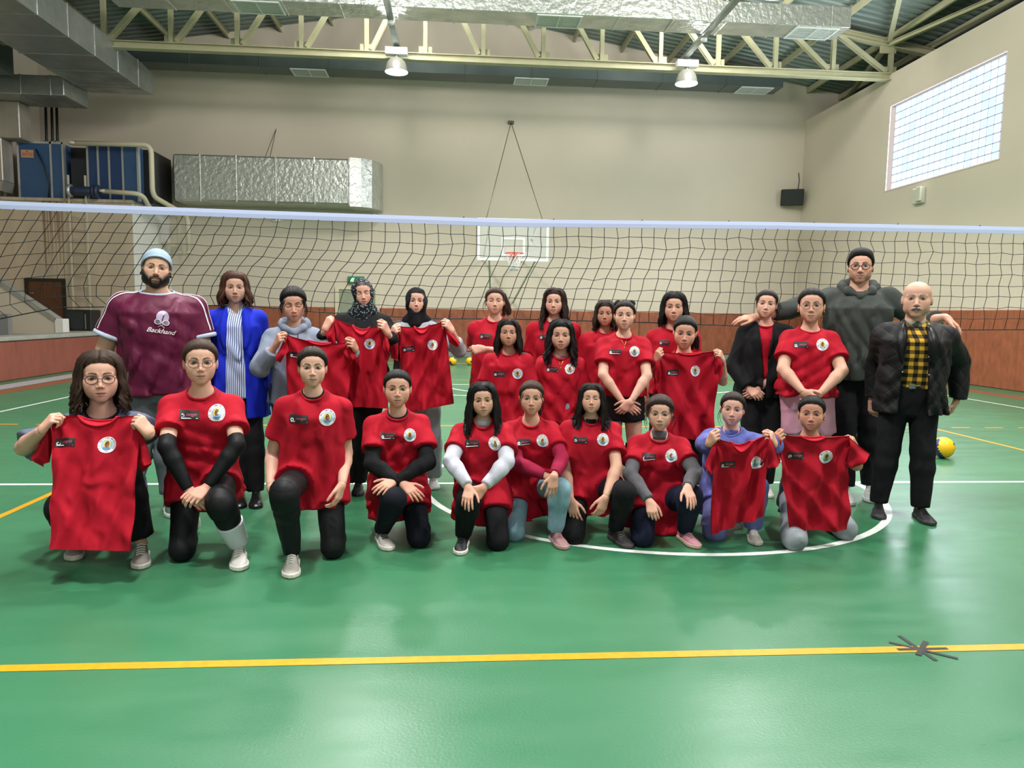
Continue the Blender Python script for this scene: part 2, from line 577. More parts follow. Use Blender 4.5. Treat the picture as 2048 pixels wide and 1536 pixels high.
# rust streaks on the wall are thin runs of their own
ru = random.Random(5)
rs = MB()
for i in range(16):
    c = at(70 + ru.gauss(35, 16), 405, Y=BLY - .004)
    L = ru.uniform(.5, 2.2); w = ru.uniform(.01, .045)
    rs.add([(c[0] - w, BLY - .003, BLZ), (c[0] + w, BLY - .003, BLZ), (c[0] + w * .3, BLY - .003, BLZ - L), (c[0] - w * .3, BLY - .003, BLZ - L)], [(0, 1, 2, 3)])
rs.build('rust_streak', mat('rust_stain', '#97764e', 0.9, alpha=.32), block)

# door on the platform, in the plant room wall
door_1 = empty('door_1', (-11.0, BLY, .72)); door_1['kind'] = 'structure'; door_1['label'] = 'brown wooden door up on the left platform'
a = at(50, 556, Y=BLY); b2 = at(131, 556, Y=BLY)
d = MB(); d.box((a[0], BLY - .05, .722), (a[0] + .08, BLY + .02, a[2])); d.box((b2[0] - .08, BLY - .05, .722), (b2[0], BLY + .02, a[2])); d.box((a[0] + .081, BLY - .05, a[2] - .08), (b2[0] - .081, BLY + .02, a[2]))
d.build('door_frame', mat('dark_door_frame', '#1b1410', 0.5), door_1)
MB().box((a[0] + .081, BLY - .03, .724), (b2[0] - .081, BLY - .001, a[2] - .081)).build('door_leaf', mat('brown_door_wood', '#5a3317', 0.5, var=0.25, vscale=3, stretch=(12, 1, .6)), door_1)
MB().tube([(a[0] + .14, BLY - .09, 1.7), (a[0] + .26, BLY - .09, 1.7)], .014).build('door_handle', M_GALV, door_1)

# exit door in the back wall
door_2 = empty('door_2', (-3.05, YB, 0)); door_2['kind'] = 'structure'; door_2['label'] = 'pale green exit door in the back wall behind the net'
d = MB(); d.box((-3.72, YB - .08, 0.002), (-3.6, YB - .001, 2.12)); d.box((-2.5, YB - .08, 0.002), (-2.38, YB - .001, 2.12)); d.box((-3.599, YB - .08, 2.02), (-2.501, YB - .001, 2.12))
d.build('door_frame', mat('cream_door_frame', '#cfc6ac', 0.6), door_2)
MB().box((-3.598, YB - .05, 0.003), (-2.502, YB - .01, 2.018)).build('door_leaf', mat('pale_green_door', '#8f9480', 0.6, var=.06), door_2)
sg = empty('exit_sign', (-3.1, YB - .05, 2.2)); tag(sg, 'small green exit sign above the pale green door', 'sign')
MB().box((-3.33, YB - .1, 2.2), (-2.83, YB - .04, 2.42), bev=.01).build('sign_box', mat('exit_sign_green', '#1f7a4f', 0.5), sg)
mrun = MB(); mrun.add([(-3.27, YB - .102, 2.24), (-3.16, YB - .102, 2.24), (-3.12, YB - .102, 2.38), (-3.22, YB - .102, 2.38)], [(0, 1, 2, 3)])
mrun.add([(-3.05, YB - .102, 2.29), (-2.96, YB - .102, 2.29), (-2.96, YB - .102, 2.25), (-2.88, YB - .102, 2.31), (-2.96, YB - .102, 2.37), (-2.96, YB - .102, 2.33), (-3.05, YB - .102, 2.33)], [(0, 1, 2, 3, 4, 5, 6)])
mrun.build('sign_pictogram', mat('exit_sign_white', '#d8f5e4', 0.5), sg)


# ------------------------------------------------------------------ court markings (paint on the floor)
def line(a, b, w, m, z=.0012, name='court_line'):
    a = np.array(a, float); b = np.array(b, float); t = (b - a) / np.linalg.norm(b - a); s = np.array([-t[1], t[0]]) * w / 2
    q = [a - s, b - s, b + s, a + s]
    return MB().add([(p[0], p[1], z) for p in q], [(0, 1, 2, 3)]).build(name, m, floor)


def arc(c, r, a0, a1, w, m, z=.0014, n=64, name='court_arc'):
    vs = []; fs = []
    for i in range(n + 1):
        t = math.radians(a0 + (a1 - a0) * i / n)
        for q in (r - w / 2, r + w / 2):
            vs.append((c[0] + q * math.cos(t), c[1] + q * math.sin(t), z))
    for i in range(n):
        fs.append((2 * i, 2 * i + 1, 2 * i + 3, 2 * i + 2))
    return MB().add(vs, fs).build(name, m, floor)


arc((CX, CY), 1.775, 0, 360, .05, M_LINEW, n=128, name='centre_circle')
line((CX - 7.4, CY), (CX + 7.4, CY), .05, M_LINEW, name='centre_line')
BLN = CY + 13.9
for sx in (-1, 1):
    line((CX + sx * 7.37, YF), (CX + sx * 7.37, BLN), .05, M_LINEW, name='basketball_sideline')
    line((CX + sx * 4.46, CY - 9), (CX + sx * 4.46, CY + 9), .05, M_LINEY, z=.0016, name='volleyball_sideline')
    line((CX + sx * 2.45, BLN - 5.8), (CX + sx * 2.45, BLN), .05, M_LINEW, name='key_line')
    for k in range(6):
        x0 = CX + sx * (4.75 + k * .45)
        for yy in (CY + 2.97, CY - 2.97):
            line((x0, yy), (x0 + sx * .25, yy), .05, M_LINEY, z=.0016, name='attack_line_dash')
line((CX - 7.4, BLN), (CX + 7.4, BLN), .05, M_LINEW, name='basketball_baseline')
line((CX - 2.45, BLN - 5.8), (CX + 2.45, BLN - 5.8), .05, M_LINEW, name='free_throw_line')
arc((CX, BLN - 5.8), 1.775, 180, 360, .05, M_LINEW, name='free_throw_arc')
arc((CX, BLN - 1.575), 6.25, 180, 360, .05, M_LINEW, name='three_point_arc')
line((CX - 4.5, CY + 9), (CX + 4.5, CY + 9), .05, M_LINEY, z=.0016, name='volleyball_end_line')
for yy in (CY + 2.97, CY - 2.97):
    line((CX - 4.485, yy), (CX + 4.485, yy), .052, M_LINEY, z=.0016, name='attack_line')
# brown border band around the court
line((-7.15, YF), (-7.15, BLN + .9), .34, M_BROWN, z=.0008, name='border_band')
line((10.0, YF), (10.0, BLN + .9), .34, M_BROWN, z=.0008, name='border_band')
line((-7.32, BLN + .75), (10.17, BLN + .75), .34, M_BROWN, z=.0009, name='border_band')

line((-7.58, YF), (-7.58, BLN + .9), .42, mat('painted_floor_glare', '#a9b0b8', .3, var=.06), z=.0007, name='floor_glare_strip')  # pale strip stands in for glare on the green floor, left side
# crossed black tape on the near yellow line
tp = empty('tape_mark', (1.93, 2.75, 0)); tag(tp, 'star of crossed black tape strips on the near yellow line', 'tape')
TZ = .0024
for k, ((x0, y0), (x1, y1)) in enumerate((((1798, 1272), (1872, 1322)), ((1778, 1285), (1916, 1318)), ((1795, 1300), (1895, 1298)), ((1852, 1284), (1836, 1311)))):
    p, q = at(x0, y0, Z=0), at(x1, y1, Z=0)
    t = (q - p)[:2]; t /= np.linalg.norm(t); s = np.array([-t[1], t[0]]) * (.011 if k == 3 else .009)
    MB().add([(p[0] - s[0], p[1] - s[1], TZ), (q[0] - s[0], q[1] - s[1], TZ), (q[0] + s[0], q[1] + s[1], TZ), (p[0] + s[0], p[1] + s[1], TZ)], [(0, 1, 2, 3)]).build('tape_strip', M_DARK, tp)
    TZ += .0003
# ================================================================== DUCTS, LAMPS, FITTINGS
M_FOIL = mat('crumpled_foil_insulation', '#c9ccc6', 0.27, 0.75, var=0.12, vscale=2.5, bump=0.03, bscale=8, rvar=0.2)
M_FOILD = mat('foil_duct_dull', '#a3a7a6', 0.3, 0.75, var=0.15, vscale=2.0, bump=0.012, bscale=6, rvar=0.15)
M_GREYD = mat('grey_duct_sheet', '#5d6866', 0.45, 0.6, var=0.06, vscale=2)
M_GRILLE = mat('white_grille', '#d4d8d2', 0.5)


def duct_x(name, label, x0, x1, y0, y1, z0, z1, m, step, grilles, mg=M_GRILLE):
    e = empty(name, ((x0 + x1) / 2, (y0 + y1) / 2, z0)); tag(e, label, 'duct')
    MB().box((x0, y0, z0), (x1, y1, z1), bev=.01).build('duct_body', m, e)
    x = x0 + step
    while x < x1 - .2:
        b = MB()
        b.box((x - .018, y0 - .014, z0 - .014), (x + .018, y1 + .014, z1 + .014), bev=.006)
        b.build('joint_flange', m, e)
        x += step
    for gx in grilles:
        w = .98; ym = (y0 + y1) / 2; d = (y1 - y0) * .46
        g = MB()
        g.box((gx - w / 2, ym - d, z0 - .03), (gx + w / 2, ym - d + .04, z0 - .004)); g.box((gx - w / 2, ym + d - .04, z0 - .03), (gx + w / 2, ym + d, z0 - .004))
        g.box((gx - w / 2, ym - d + .041, z0 - .03), (gx - w / 2 + .04, ym + d - .041, z0 - .004)); g.box((gx + w / 2 - .04, ym - d + .041, z0 - .03), (gx + w / 2, ym + d - .041, z0 - .004))
        g.box((gx - .012, ym - d + .041, z0 - .03), (gx + .012, ym + d - .041, z0 - .004))
        go = g.build('air_grille', mg, e)
        for k in range(9):
            yy = ym - d + .06 + k * (2 * d - .12) / 8
            MB().box((gx - w / 2 + .041, yy - .012, z0 - .026), (gx + w / 2 - .041, yy + .012, z0 - .02)).build('grille_slat', mg, go)
    return e


duct_x('air_duct', 'silver foil air duct under the roof in front of the truss', -7.2, 8.56, 16.0, 16.72, 7.70, 8.14, M_FOIL, 1.18, (-4.2, 2.15, 7.85))
duct_x('air_duct', 'grey sheet metal air duct along the top of the back wall', -9.3, 9.5, 21.4, 22.1, 8.08, 8.62, M_GREYD, 1.9, (-4.2, 2.1, 8.75))

# big foil duct running along the left side
e = empty('air_duct', (-8.8, 12, 6.95)); tag(e, 'wide silver foil duct running along the left side of the roof', 'duct')
MB().box((-9.65, 3.0, 6.92), (-8.05, 19.9, 7.58), bev=.012).build('duct_body', M_FOILD, e)
y = 4.0
while y < 19.8:
    MB().box((-9.665, y - .018, 6.905), (-8.035, y + .018, 7.595), bev=.006).build('joint_flange', M_FOILD, e)
    y += 1.12
MB().prism([(-8.05, 19.9, 6.92), (-8.05, 19.9, 7.58), (-8.05, 20.6, 7.5), (-8.05, 20.6, 6.98)], (-1.6, 0, 0)).build('end_cap', M_FOILD, e)

e = empty('air_duct', (-10.5, 20.6, 6.3)); tag(e, 'short foil cross duct in the upper left corner', 'duct')
p = at(20, 155, Y=19.6); q = at(205, 200, Y=19.6)
MB().box((LX + .05, 19.3, q[2]), (-9.68, 20.5, p[2]), bev=.012).build('duct_body', M_FOILD, e)
for xx in (-11.4, -10.7, -10.0):
    MB().box((xx - .018, 19.285, q[2] - .015), (xx + .018, 20.515, p[2] + .015), bev=.006).build('joint_flange', M_FOILD, e)
e = empty('air_duct', (-11.6, 20.9, 4.2)); tag(e, 'vertical pale foil duct down beside the blue air unit', 'duct')
AHZ = at(37, 276, Y=20.0)[2]
M_PALEFOIL = mat('pale_duct_wrap', '#a8a096', 0.4, 0.5, var=0.12, vscale=3, bump=0.006, bscale=9)
MB().box((LX + .03, 20.0, AHZ), (-11.15, 20.5, q[2]), bev=.02).build('duct_body', M_PALEFOIL, e)
MB().box((LX + .03, 20.0, 4.55), (-11.62, 20.5, AHZ), bev=.02).build('duct_body', M_PALEFOIL, e)
MB().prism([(LX + .03, 20.0, 4.55), (-11.62, 20.0, 4.55), (-11.7, 20.0, 4.3), (LX + .03, 20.0, 4.45)], (0, .5, 0)).build('duct_elbow', M_PALEFOIL, e)
e = empty('air_duct', (-11.6, 10, 6.9)); tag(e, 'dark grey duct in the top left corner behind the wide duct', 'duct')
MB().box((LX + .05, 6.0, 6.85), (-10.6, 18.9, 7.5), bev=.012).build('duct_body', M_GREYD, e)
MB().box((LX + .03, 17.9, 6.83), (-10.58, 17.94, 7.52), bev=.006).build('joint_flange', M_GREYD, e)

# long foil duct on the wall, ending in a bend
e = empty('air_duct', (-5.5, 22.2, 4.3)); tag(e, 'thick crumpled silver foil duct on the back wall right of the blue unit', 'duct')
x0, x1 = -8.05, -3.1
MB().box((x0, 21.75, 4.42), (x1, 22.85, 5.72), bev=.05).build('duct_body', M_FOIL, e)
bd = MB()
ang = [0, 22, 45, 68, 90]
pr = []
for t in ang:
    t = math.radians(t)
    pr.append((x1 + .85 * math.sin(t), 21.75 + .95 * (1 - math.cos(t))))
poly = [(px, py, 4.38) for px, py in pr] + [(x1, 22.85, 4.38)]
bd.prism(poly, (0, 0, 1.38)).build('duct_elbow', M_FOIL, e)
for xx in (-7.3, -6.3, -5.2, -4.1, -3.12):
    MB().box((xx - .022, 21.73, 4.40), (xx + .022, 22.86, 5.74), bev=.008).build('joint_flange', M_FOIL, e)
# hanger wires of that duct
for dx in (-.07, .07):
    MB().tube([(-5.45 + dx, 21.9, 5.72), (-5.42, 22.86, 6.75)], .008, 5).build('hanger_wire', M_DARK, e)

def V3_(*a):
    return np.array(a, float)


# blue air handling unit
AY = 20.55
ahu = empty('air_handling_unit', (-10.2, AY, BLZ + .08)); tag(ahu, 'blue air handling unit standing on the plant room roof', 'air unit')
M_BLUE = mat('blue_panel', '#35557f', 0.45, 0.1, var=0.05)
M_DBLUE = mat('dark_blue_panel', '#1f3a66', 0.5, var=0.05)
M_ALU = mat('aluminium_frame', '#b9bcc0', 0.4, 0.7)
A0 = at(37, 282, Y=AY); A1 = at(245, 290, Y=AY); AZ0 = BLZ + .08; AZ1 = A0[2]
xa, xb = A0[0], at(300, 300, Y=AY)[0]


def px_x(x):
    return at(x, 340, Y=AY)[0]


MB().box((px_x(40), AY + .41, AZ0), (px_x(292), 22.3, AZ1 - .04)).build('casing', M_DARK, ahu)
for (a, b, m_) in ((40, 102, M_BLUE), (105, 128, M_BLUE), (178, 196, M_DBLUE), (199, 218, M_DBLUE), (221, 243, M_DBLUE), (248, 275, M_BLUE)):
    MB().box((px_x(a), AY, AZ0), (px_x(b), AY + .4, AZ1 - .03), bev=.01).build('side_panel', m_, ahu)
for a in (38, 103, 127, 176, 197, 219, 246, 276):
    MB().box((px_x(a) - .025, AY - .02, AZ0), (px_x(a) + .025, AY + .1, AZ1)).build('frame_post', M_ALU, ahu)
MB().box((px_x(38), AY - .02, AZ1 - .05), (px_x(128), AY + .1, AZ1)).build('frame_rail', M_ALU, ahu)
MB().box((px_x(140), AY + .05, AZ0), (px_x(172), AY + .12, AZ1 - .4)).build('fan_housing', mat('dark_grey_metal', '#2c3036', 0.5, 0.4), ahu)
pl = MB().box((px_x(44), AY - .012, AZ1 - .42), (px_x(69), AY, AZ1 - .22)).build('maker_plate', mat('tan_plate', '#c49a77', 0.5), ahu)
TV, TF = text_mesh('ÜNTES', .12)
MB().add([(px_x(56.5) + v[0], AY - .014, AZ1 - .345 + v[1]) for v in TV], TF).build('plate_lettering', mat('red_lettering', '#b03a2a', 0.5), pl)
MB().lathe([(0, 0), (.02, 0), (.02, .004), (0, .004)], 12, (px_x(56.5), AY - .02, AZ1 - .26), axis='y').build('plate_emblem', mat('red_lettering', '#b03a2a', 0.5), pl)
MB().tube([(px_x(75), AY - .03, AZ1 - .2), (px_x(90), AY - .05, AZ1 - .6), (px_x(100), AY - .05, AZ1 - 1.1), (px_x(96), AY - .03, AZ0 + .02)], .018, 6).build('hose', M_DARK, ahu)

# cream pipes beside the unit
M_PIPE = mat('cream_pipe', '#cfc6ae', 0.5)


def pipe(label, pts, r, Y):
    P = [at(x, y, Y=yy) for (x, y, yy) in pts]
    e = empty('pipe', tuple(P[0])); tag(e, label, 'pipe')
    # rounded corners
    out = [P[0]]
    for i in range(1, len(P) - 1):
        a, b, c = P[i - 1], P[i], P[i + 1]
        ra = min(.22, np.linalg.norm(a - b) * .45, np.linalg.norm(c - b) * .45)
        u = (a - b) / np.linalg.norm(a - b); w = (c - b) / np.linalg.norm(c - b)
        for t in (0, .25, .5, .75, 1):
            out.append(b + u * ra * (1 - t) ** 2 + w * ra * t ** 2)
    out.append(P[-1])
    MB().tube(out, r, 12).build('pipe_run', M_PIPE, e)
    for P_ in (out[0], out[-1]):
        MB().lathe([(0, -.03), (r * 1.5, -.03), (r * 1.5, .03), (0, .03)], 14, tuple(P_)).build('pipe_collar', M_PIPE, e)
    return e


pipe('cream pipe looping over the blue air unit and down the wall', ((145, 286, 20.2), (302, 290, 20.2), (305, 392, 20.2), (375, 432, 21.8), (378, 505, 21.8)), .065, 20)
pipe('lower cream pipe running out of the dark pump', ((206, 382, 20.1), (285, 388, 20.1), (300, 418, 20.6), (358, 432, 22.0), (360, 505, 22.0)), .06, 20)
pipe('short cream pipe stub on the white wall corner', ((330, 487, 22.3), (350, 492, 22.3), (355, 492, 22.6)), .06, 22)
pm = empty('pump', tuple(at(165, 382, Y=20.15))); tag(pm, 'small dark blue pump with flanges in front of the air unit', 'pump')
c = at(165, 382, Y=20.15)
MB().lathe([(0, -.3), (.1, -.3), (.12, -.1), (.12, .1), (.1, .3), (0, .3)], 16, tuple(c), axis='x').build('pump_body', mat('pump_blue', '#26334f', 0.5), pm)
for dx in (-.3, .3, .38):
    MB().lathe([(0, -.025), (.17, -.025), (.17, .025), (0, .025)], 16, (c[0] + dx, c[1], c[2]), axis='x').build('pump_flange', M_ALU if dx < 0 else mat('pump_blue', '#26334f', 0.5), pm)

for i_, xx in enumerate((92, 104, 114)):
    p0, p1 = at(xx, 226, Y=21.6), at(xx, 284, Y=21.6)
    e = empty('riser_pipe', tuple(p1)); tag(e, '%s of three dark riser pipes behind the blue air unit' % ('leftmost', 'middle one', 'rightmost')[i_], 'pipe')
    MB().tube([tuple(p1 - V3_(0, 0, .9)), tuple(p0 + V3_(0, 0, .35))], .035, 10).build('pipe_run', M_DARK, e)
    MB().lathe([(0, -.03), (.05, -.03), (.05, .03), (0, .03)], 12, tuple(p1)).build('pipe_collar', M_GALV, e)
sb = at(553, 437, Y=22.85)
e = empty('wall_sensor', (sb[0], 22.9, sb[2] - .09)); tag(e, 'small white sensor box on the wall under the silver duct', 'box')
MB().box((sb[0] - .12, 22.8, sb[2] - .09), (sb[0] + .12, 22.899, sb[2] + .09), bev=.012).build('casing', M_WHITE, e)
MB().box((sb[0] - .1, 22.785, sb[2] - .06), (sb[0] - .02, 22.799, sb[2] + .06)).build('sensor_window', M_GALV, e)

# ladder on the plant room wall
ld = empty('wall_ladder', tuple(at(155, 620, Y=20.3))); tag(ld, 'thin cream steel ladder fixed to the stained plant room wall', 'ladder')
M_LAD = mat('ladder_paint', '#c4bba6', 0.6)
l0, l1 = at(136, 350, Y=20.25), at(170, 350, Y=20.25)
for xx in (l0[0], l1[0]):
    MB().box((xx - .02, 20.23, .75), (xx + .02, 20.27, l0[2])).build('ladder_rail', M_LAD, ld)
z = 1.0
while z < 4.4:
    MB().tube([(l0[0], 20.25, z), (l1[0], 20.25, z)], .014, 6).build('ladder_rung', M_LAD, ld)
    z += .3

# stair parapet on the platform
st = empty('stair_wall', (-10, 17.5, .72)); st['kind'] = 'structure'; st['label'] = 'cream stair parapet with sloping grey cap on the left platform'
SY = 17.6
s0 = at(-30, 545, Y=SY); s1 = at(112, 640, Y=SY); s2 = at(125, 640, Y=SY)
MB().prism([(s0[0], SY, .722), (s2[0] - .02, SY, .722), (s2[0] - .02, SY, s1[2] - .05), (s1[0], SY, s1[2] - .05), (s0[0], SY, s0[2] - .06)], (0, .2, 0)).build('parapet', M_WALL, st)
MB().bar((s0[0], SY + .1, s0[2] - .01), (s1[0], SY + .1, s1[2] - .0), .26, .1).build('sloping_cap', mat('concrete', '#94938c', 0.8), st)
MB().box((s1[0] - .02, SY - .03, .724), (s2[0] + .03, SY + .23, s1[2] + .03), bev=.01).build('newel_post', mat('white_wall_paint', '#e3e1dd', 0.8), st)
gp = at(15, 628, Y=16.6)
MB().box((gp[0] - .4, 16.6, .72), (gp[0], 16.75, gp[2])).build('grey_panel', mat('grey_panel', '#8f8f92', 0.5, 0.3), st)

# black loudspeaker box on the platform
b0, b1 = at(130, 619, Y=17.9), at(183, 668, Y=17.9)
ls = empty('floor_speaker', ((b0[0] + b1[0]) / 2, 18.1, .8)); tag(ls, 'black floor loudspeaker standing on the left platform by the door', 'speaker')
MB().box((b0[0], 17.9, .80), (b1[0], 18.4, b0[2]), bev=.015).build('cabinet', M_DARK, ls)
MB().box((b0[0] + .04, 17.885, .85), (b1[0] - .16, 17.9, b0[2] - .05)).build('speaker_grille', mat('dark_mesh', '#1d2422', 0.7), ls)
MB().box((b1[0] - .13, 17.88, .84), (b1[0] - .11, 17.9, b0[2] - .1)).build('trim_strip', M_GALV, ls)

# black loudspeaker in the far corner
sp = empty('wall_speaker', (10.5, 22.6, 4.85)); tag(sp, 'black loudspeaker hung high in the far right corner', 'speaker')
bx = MB().box((-.33, -.12, -.25), (.33, .14, .25), bev=.02).build('cabinet', mat('maroon_black_plastic', '#1a1013', 0.5), sp)
bx.matrix_basis = Matrix.Translation((0, 0, .28)) @ Matrix.Rotation(math.radians(-18), 4, 'Z') @ Matrix.Rotation(math.radians(8), 4, 'X')
g2 = MB().box((-.29, -.135, -.21), (.29, -.118, .21)).build('speaker_grille', mat('dark_mesh', '#1d2422', 0.7), sp)
g2.matrix_basis = bx.matrix_basis
MB().bar((10.6, 22.6, 5.1), (10.75, 22.88, 5.15), .05, .05).build('bracket', M_DARK, sp)
MB().tube([(10.78, 22.86, 5.3), (10.84, 22.88, 5.7), (10.8, 22.88, 5.95)], .012, 5).build('cable', M_DARK, sp)

# white control box below the window
cb = empty('control_box', (RX, 16.8, 4.1)); tag(cb, 'small white control box on the right wall below the glass blocks', 'box')
MB().box((RX - .10, 16.62, 4.1), (RX, 16.98, 4.46), bev=.012).build('casing', mat('box_plastic', '#c9c7b4', 0.5), cb)
MB().box((RX - .16, 16.6, 4.14), (RX - .1, 16.76, 4.47), bev=.008).build('lid', mat('box_plastic', '#c9c7b4', 0.5), cb)


# ------------------------------------------------------------------ high-bay lamps
M_BELL = mat('lamp_bell', '#9a9a90', 0.35, 0.3)
M_LENS = mat('lit_lamp_lens', '#ffffff', 0.3, emit='#ffffff', estr=18.0)


def TRX(x):
    return -1.46 if x < 2 else 5.5


def lamp(x, y, z, label):
    e = empty('high_bay_lamp', (x, y, z)); tag(e, label, 'lamp', 'high bay lamps under the roof')
    bl = MB().lathe([(.27, 0), (.272, .012), (.255, .07), (.235, .16), (.2, .24), (.14, .305), (.07, .335), (0, .34)], 28, (x, y, z)).build('bell', M_BELL, e)
    MB().lathe([(0, .004), (.262, .004), (.262, .014), (0, .014)], 28, (x, y, z)).build('lens', M_LENS, e)
    MB().lathe([(.05, .33), (.05, .40), (0, .40)], 12, (x, y, z)).build('neck', M_GALV, e)
    MB().box((x - .26, y - .1, z + .39), (x + .26, y + .1, z + .55), bev=.01).build('ballast_box', M_WHITE, e)
    for s in (-.18, .18):
        MB().tube([(x + s, y, z + .55), (TRX(x) + s * .3, y, 7.605)], .008, 5).build('hanger', M_GALV, e)
    l = bpy.data.lights.new('lamp_light', 'SPOT')
    l.energy = LAMP_W; l.shadow_soft_size = .25; l.spot_size = math.radians(132); l.spot_blend = .55; l.color = (1.0, 0.98, 0.95)
    lo = bpy.data.objects.new('lamp_light', l); COL.objects.link(lo); lo.parent = e; lo.location = (0, 0, -.03)
    u = bpy.data.lights.new('roof_fill', 'POINT')  # added point fill without a fitting, brightens roof and upper walls
    u.energy = ROOF_FILL_W; u.shadow_soft_size = .5; u.color = (1.0, 0.98, 0.95)
    uo = bpy.data.objects.new('roof_fill', u); COL.objects.link(uo); uo.parent = e; uo.location = (0, -1.3, .95)
    return e


LLAB = ['bell shaped lit lamp hanging left of the middle by the truss', 'bell shaped lit lamp hanging right of the middle by the truss',
        'lit bell lamp at the top edge of the picture', 'lit bell lamp over the far left half of the court', 'lit bell lamp above the right of the group',
        'lit bell lamp above the left of the group', 'lit bell lamp above the right of the camera', 'lit bell lamp above the left of the camera']
for (x, y, z), lb in zip(LAMPS, LLAB):
    lamp(x, y, z, lb)
for k, x in enumerate((-1.46, 5.5)):
    tr = empty('cable_tray', (x, 10, 7.72)); tag(tr, 'thin grey cable tray carrying the %s row of lamps' % ('left', 'right')[k], 'cable tray')
    b = MB(); b.box((x - .06, -3, 7.60), (x + .06, 18.25, 7.61)); b.box((x - .067, -3, 7.60), (x - .0601, 18.25, 7.67)); b.box((x + .0601, -3, 7.60), (x + .067, 18.25, 7.67))
    b.build('tray', M_GALV, tr)
    yy = at(807 if k == 0 else 1412, 47 if k == 0 else 80, Z=7.55)[1]
    MB().lathe([(0, 0), (.07, 0), (.07, .05), (.05, .08), (0, .08)], 14, (x, yy, 7.52)).build('smoke_detector', M_WHITE, tr)

# ------------------------------------------------------------------ basketball hoop
HY = 18.5
hp = empty('basketball_hoop', (1.4, HY, 2.65)); tag(hp, 'glass basketball backboard with orange rim on the back wall', 'basketball hoop')
hx, hz0, hz1 = 1.41, 2.68, 3.73
M_BW = mat('backboard_white', '#f0f2f4', 0.4)
b = MB(); w = .9; t = .06
b.box((hx - w, HY - .02, hz0), (hx + w, HY + .02, hz0 + t)); b.box((hx - w, HY - .02, hz1 - t), (hx + w, HY + .02, hz1))
b.box((hx - w, HY - .02, hz0 + t), (hx - w + t, HY + .02, hz1 - t)); b.box((hx + w - t, HY - .02, hz0 + t), (hx + w, HY + .02, hz1 - t))
b.build('backboard_frame', M_BW, hp)
b = MB()
b.box((hx - .3, HY - .022, hz0 + .17), (hx - .245, HY - .012, hz0 + .53)); b.box((hx + .245, HY - .022, hz0 + .17), (hx + .3, HY - .012, hz0 + .53))
b.box((hx - .3, HY - .022, hz0 + .53), (hx + .3, HY - .012, hz0 + .58)); b.box((hx - .3, HY - .022, hz0 + .12), (hx + .3, HY - .012, hz0 + .17))
b.build('target_square', M_BW, hp)
MB().box((hx - w + t, HY - .008, hz0 + t), (hx + w - t, HY + .008, hz1 - t)).build('glass_pane', mat('backboard_glass', '#e8efee', 0.05, alpha=.22), hp)
M_RIM = mat('orange_rim', '#d9432a', 0.4)
rz = hz0 + .16
MB().tube([(hx + .225 * math.cos(i / 24 * 2 * math.pi), HY - .38 + .225 * math.sin(i / 24 * 2 * math.pi), rz) for i in range(24)], .012, 8, closed=True).build('rim', M_RIM, hp)
MB().box((hx - .1, HY - .17, rz - .12), (hx + .1, HY - .02, rz + .02), bev=.01).build('rim_bracket', M_RIM, hp)
nn = empty_net = MB()
NS = 12
for k in range(NS):
    for s in (-1, 1):
        pts = []
        for j in range(6):
            a_ = (k + s * j * .5) / NS * 2 * math.pi
            r_ = .22 - .028 * j + (.006 if j > 3 else 0)
            pts.append((hx + r_ * math.cos(a_), HY - .38 + r_ * math.sin(a_), rz - .085 * j))
        nn.tube(pts, .007, 4)
nn.build('hoop_net', M_WHITE, hp)
b = MB()
for s in (-1, 1):
    b.bar((hx + s * .6, HY + .03, hz1 - .1), (hx + s * .6, YB, 3.0), .045, .045); b.bar((hx + s * .6, HY + .03, hz0 + .1), (hx + s * .35, YB, 1.7), .045, .045)
b.bar((hx - .65, HY + .05, hz1 - .15), (hx + .65, HY + .05, hz1 - .15), .06, .06); b.bar((hx - .65, HY + .05, hz0 + .2), (hx + .65, HY + .05, hz0 + .2), .06, .06)
b.bar((hx + .45, HY + .05, hz1 - .15), (hx + .45, HY + .05, hz1 - .65), .1, .05); b.bar((hx + .45, HY + .05, hz0 + .55), (hx + .8, HY + .05, hz0 + .25), .05, .05)
b.build('support_frame', mat('pale_support_paint', '#d8d4c8', .6), hp)
wt = at(1022, 245, Y=YB - .05)
for s, px in ((-1, 972), (1, 1085)):
    MB().tube([tuple(wt), tuple(at(px, 440, Y=HY + .05))], .011, 5).build('suspension_wire', mat('wire_grey', '#5d5b52', 0.5, 0.4), hp)
MB().box((wt[0] - .09, YB - .07, wt[2] - .05), (wt[0] + .09, YB, wt[2] + .05), bev=.01).build('wall_anchor', mat('wire_grey', '#5d5b52', 0.5, 0.4), hp)

# ------------------------------------------------------------------ volleyball net
net = empty('volleyball_net', (0.5, CY, 0)); tag(net, 'black volleyball net with pale blue top tape across the hall', 'net')
NX0, NX1 = -4.45, 6.0
top_px = ((-120, 398), (0, 410), (500, 428), (1024, 446), (1536, 451), (2048, 461), (2200, 466))
tpx = np.array([at(x, y, Y=CY)[0] for x, y in top_px]); tpz = np.array([at(x, y, Y=CY)[2] for x, y in top_px])
bot_px = ((-120, 660), (0, 637), (110, 615), (480, 610), (620, 623), (850, 637), (1024, 638), (1300, 645), (1700, 660), (1850, 660), (2048, 659), (2200, 660))
bpx = np.array([at(x, y, Y=CY)[0] for x, y in bot_px]); bpz = np.array([at(x, y, Y=CY)[2] for x, y in bot_px])


def ztop(x): return float(np.interp(x, tpx, tpz))
def zbot(x): return float(np.interp(x, bpx, bpz))


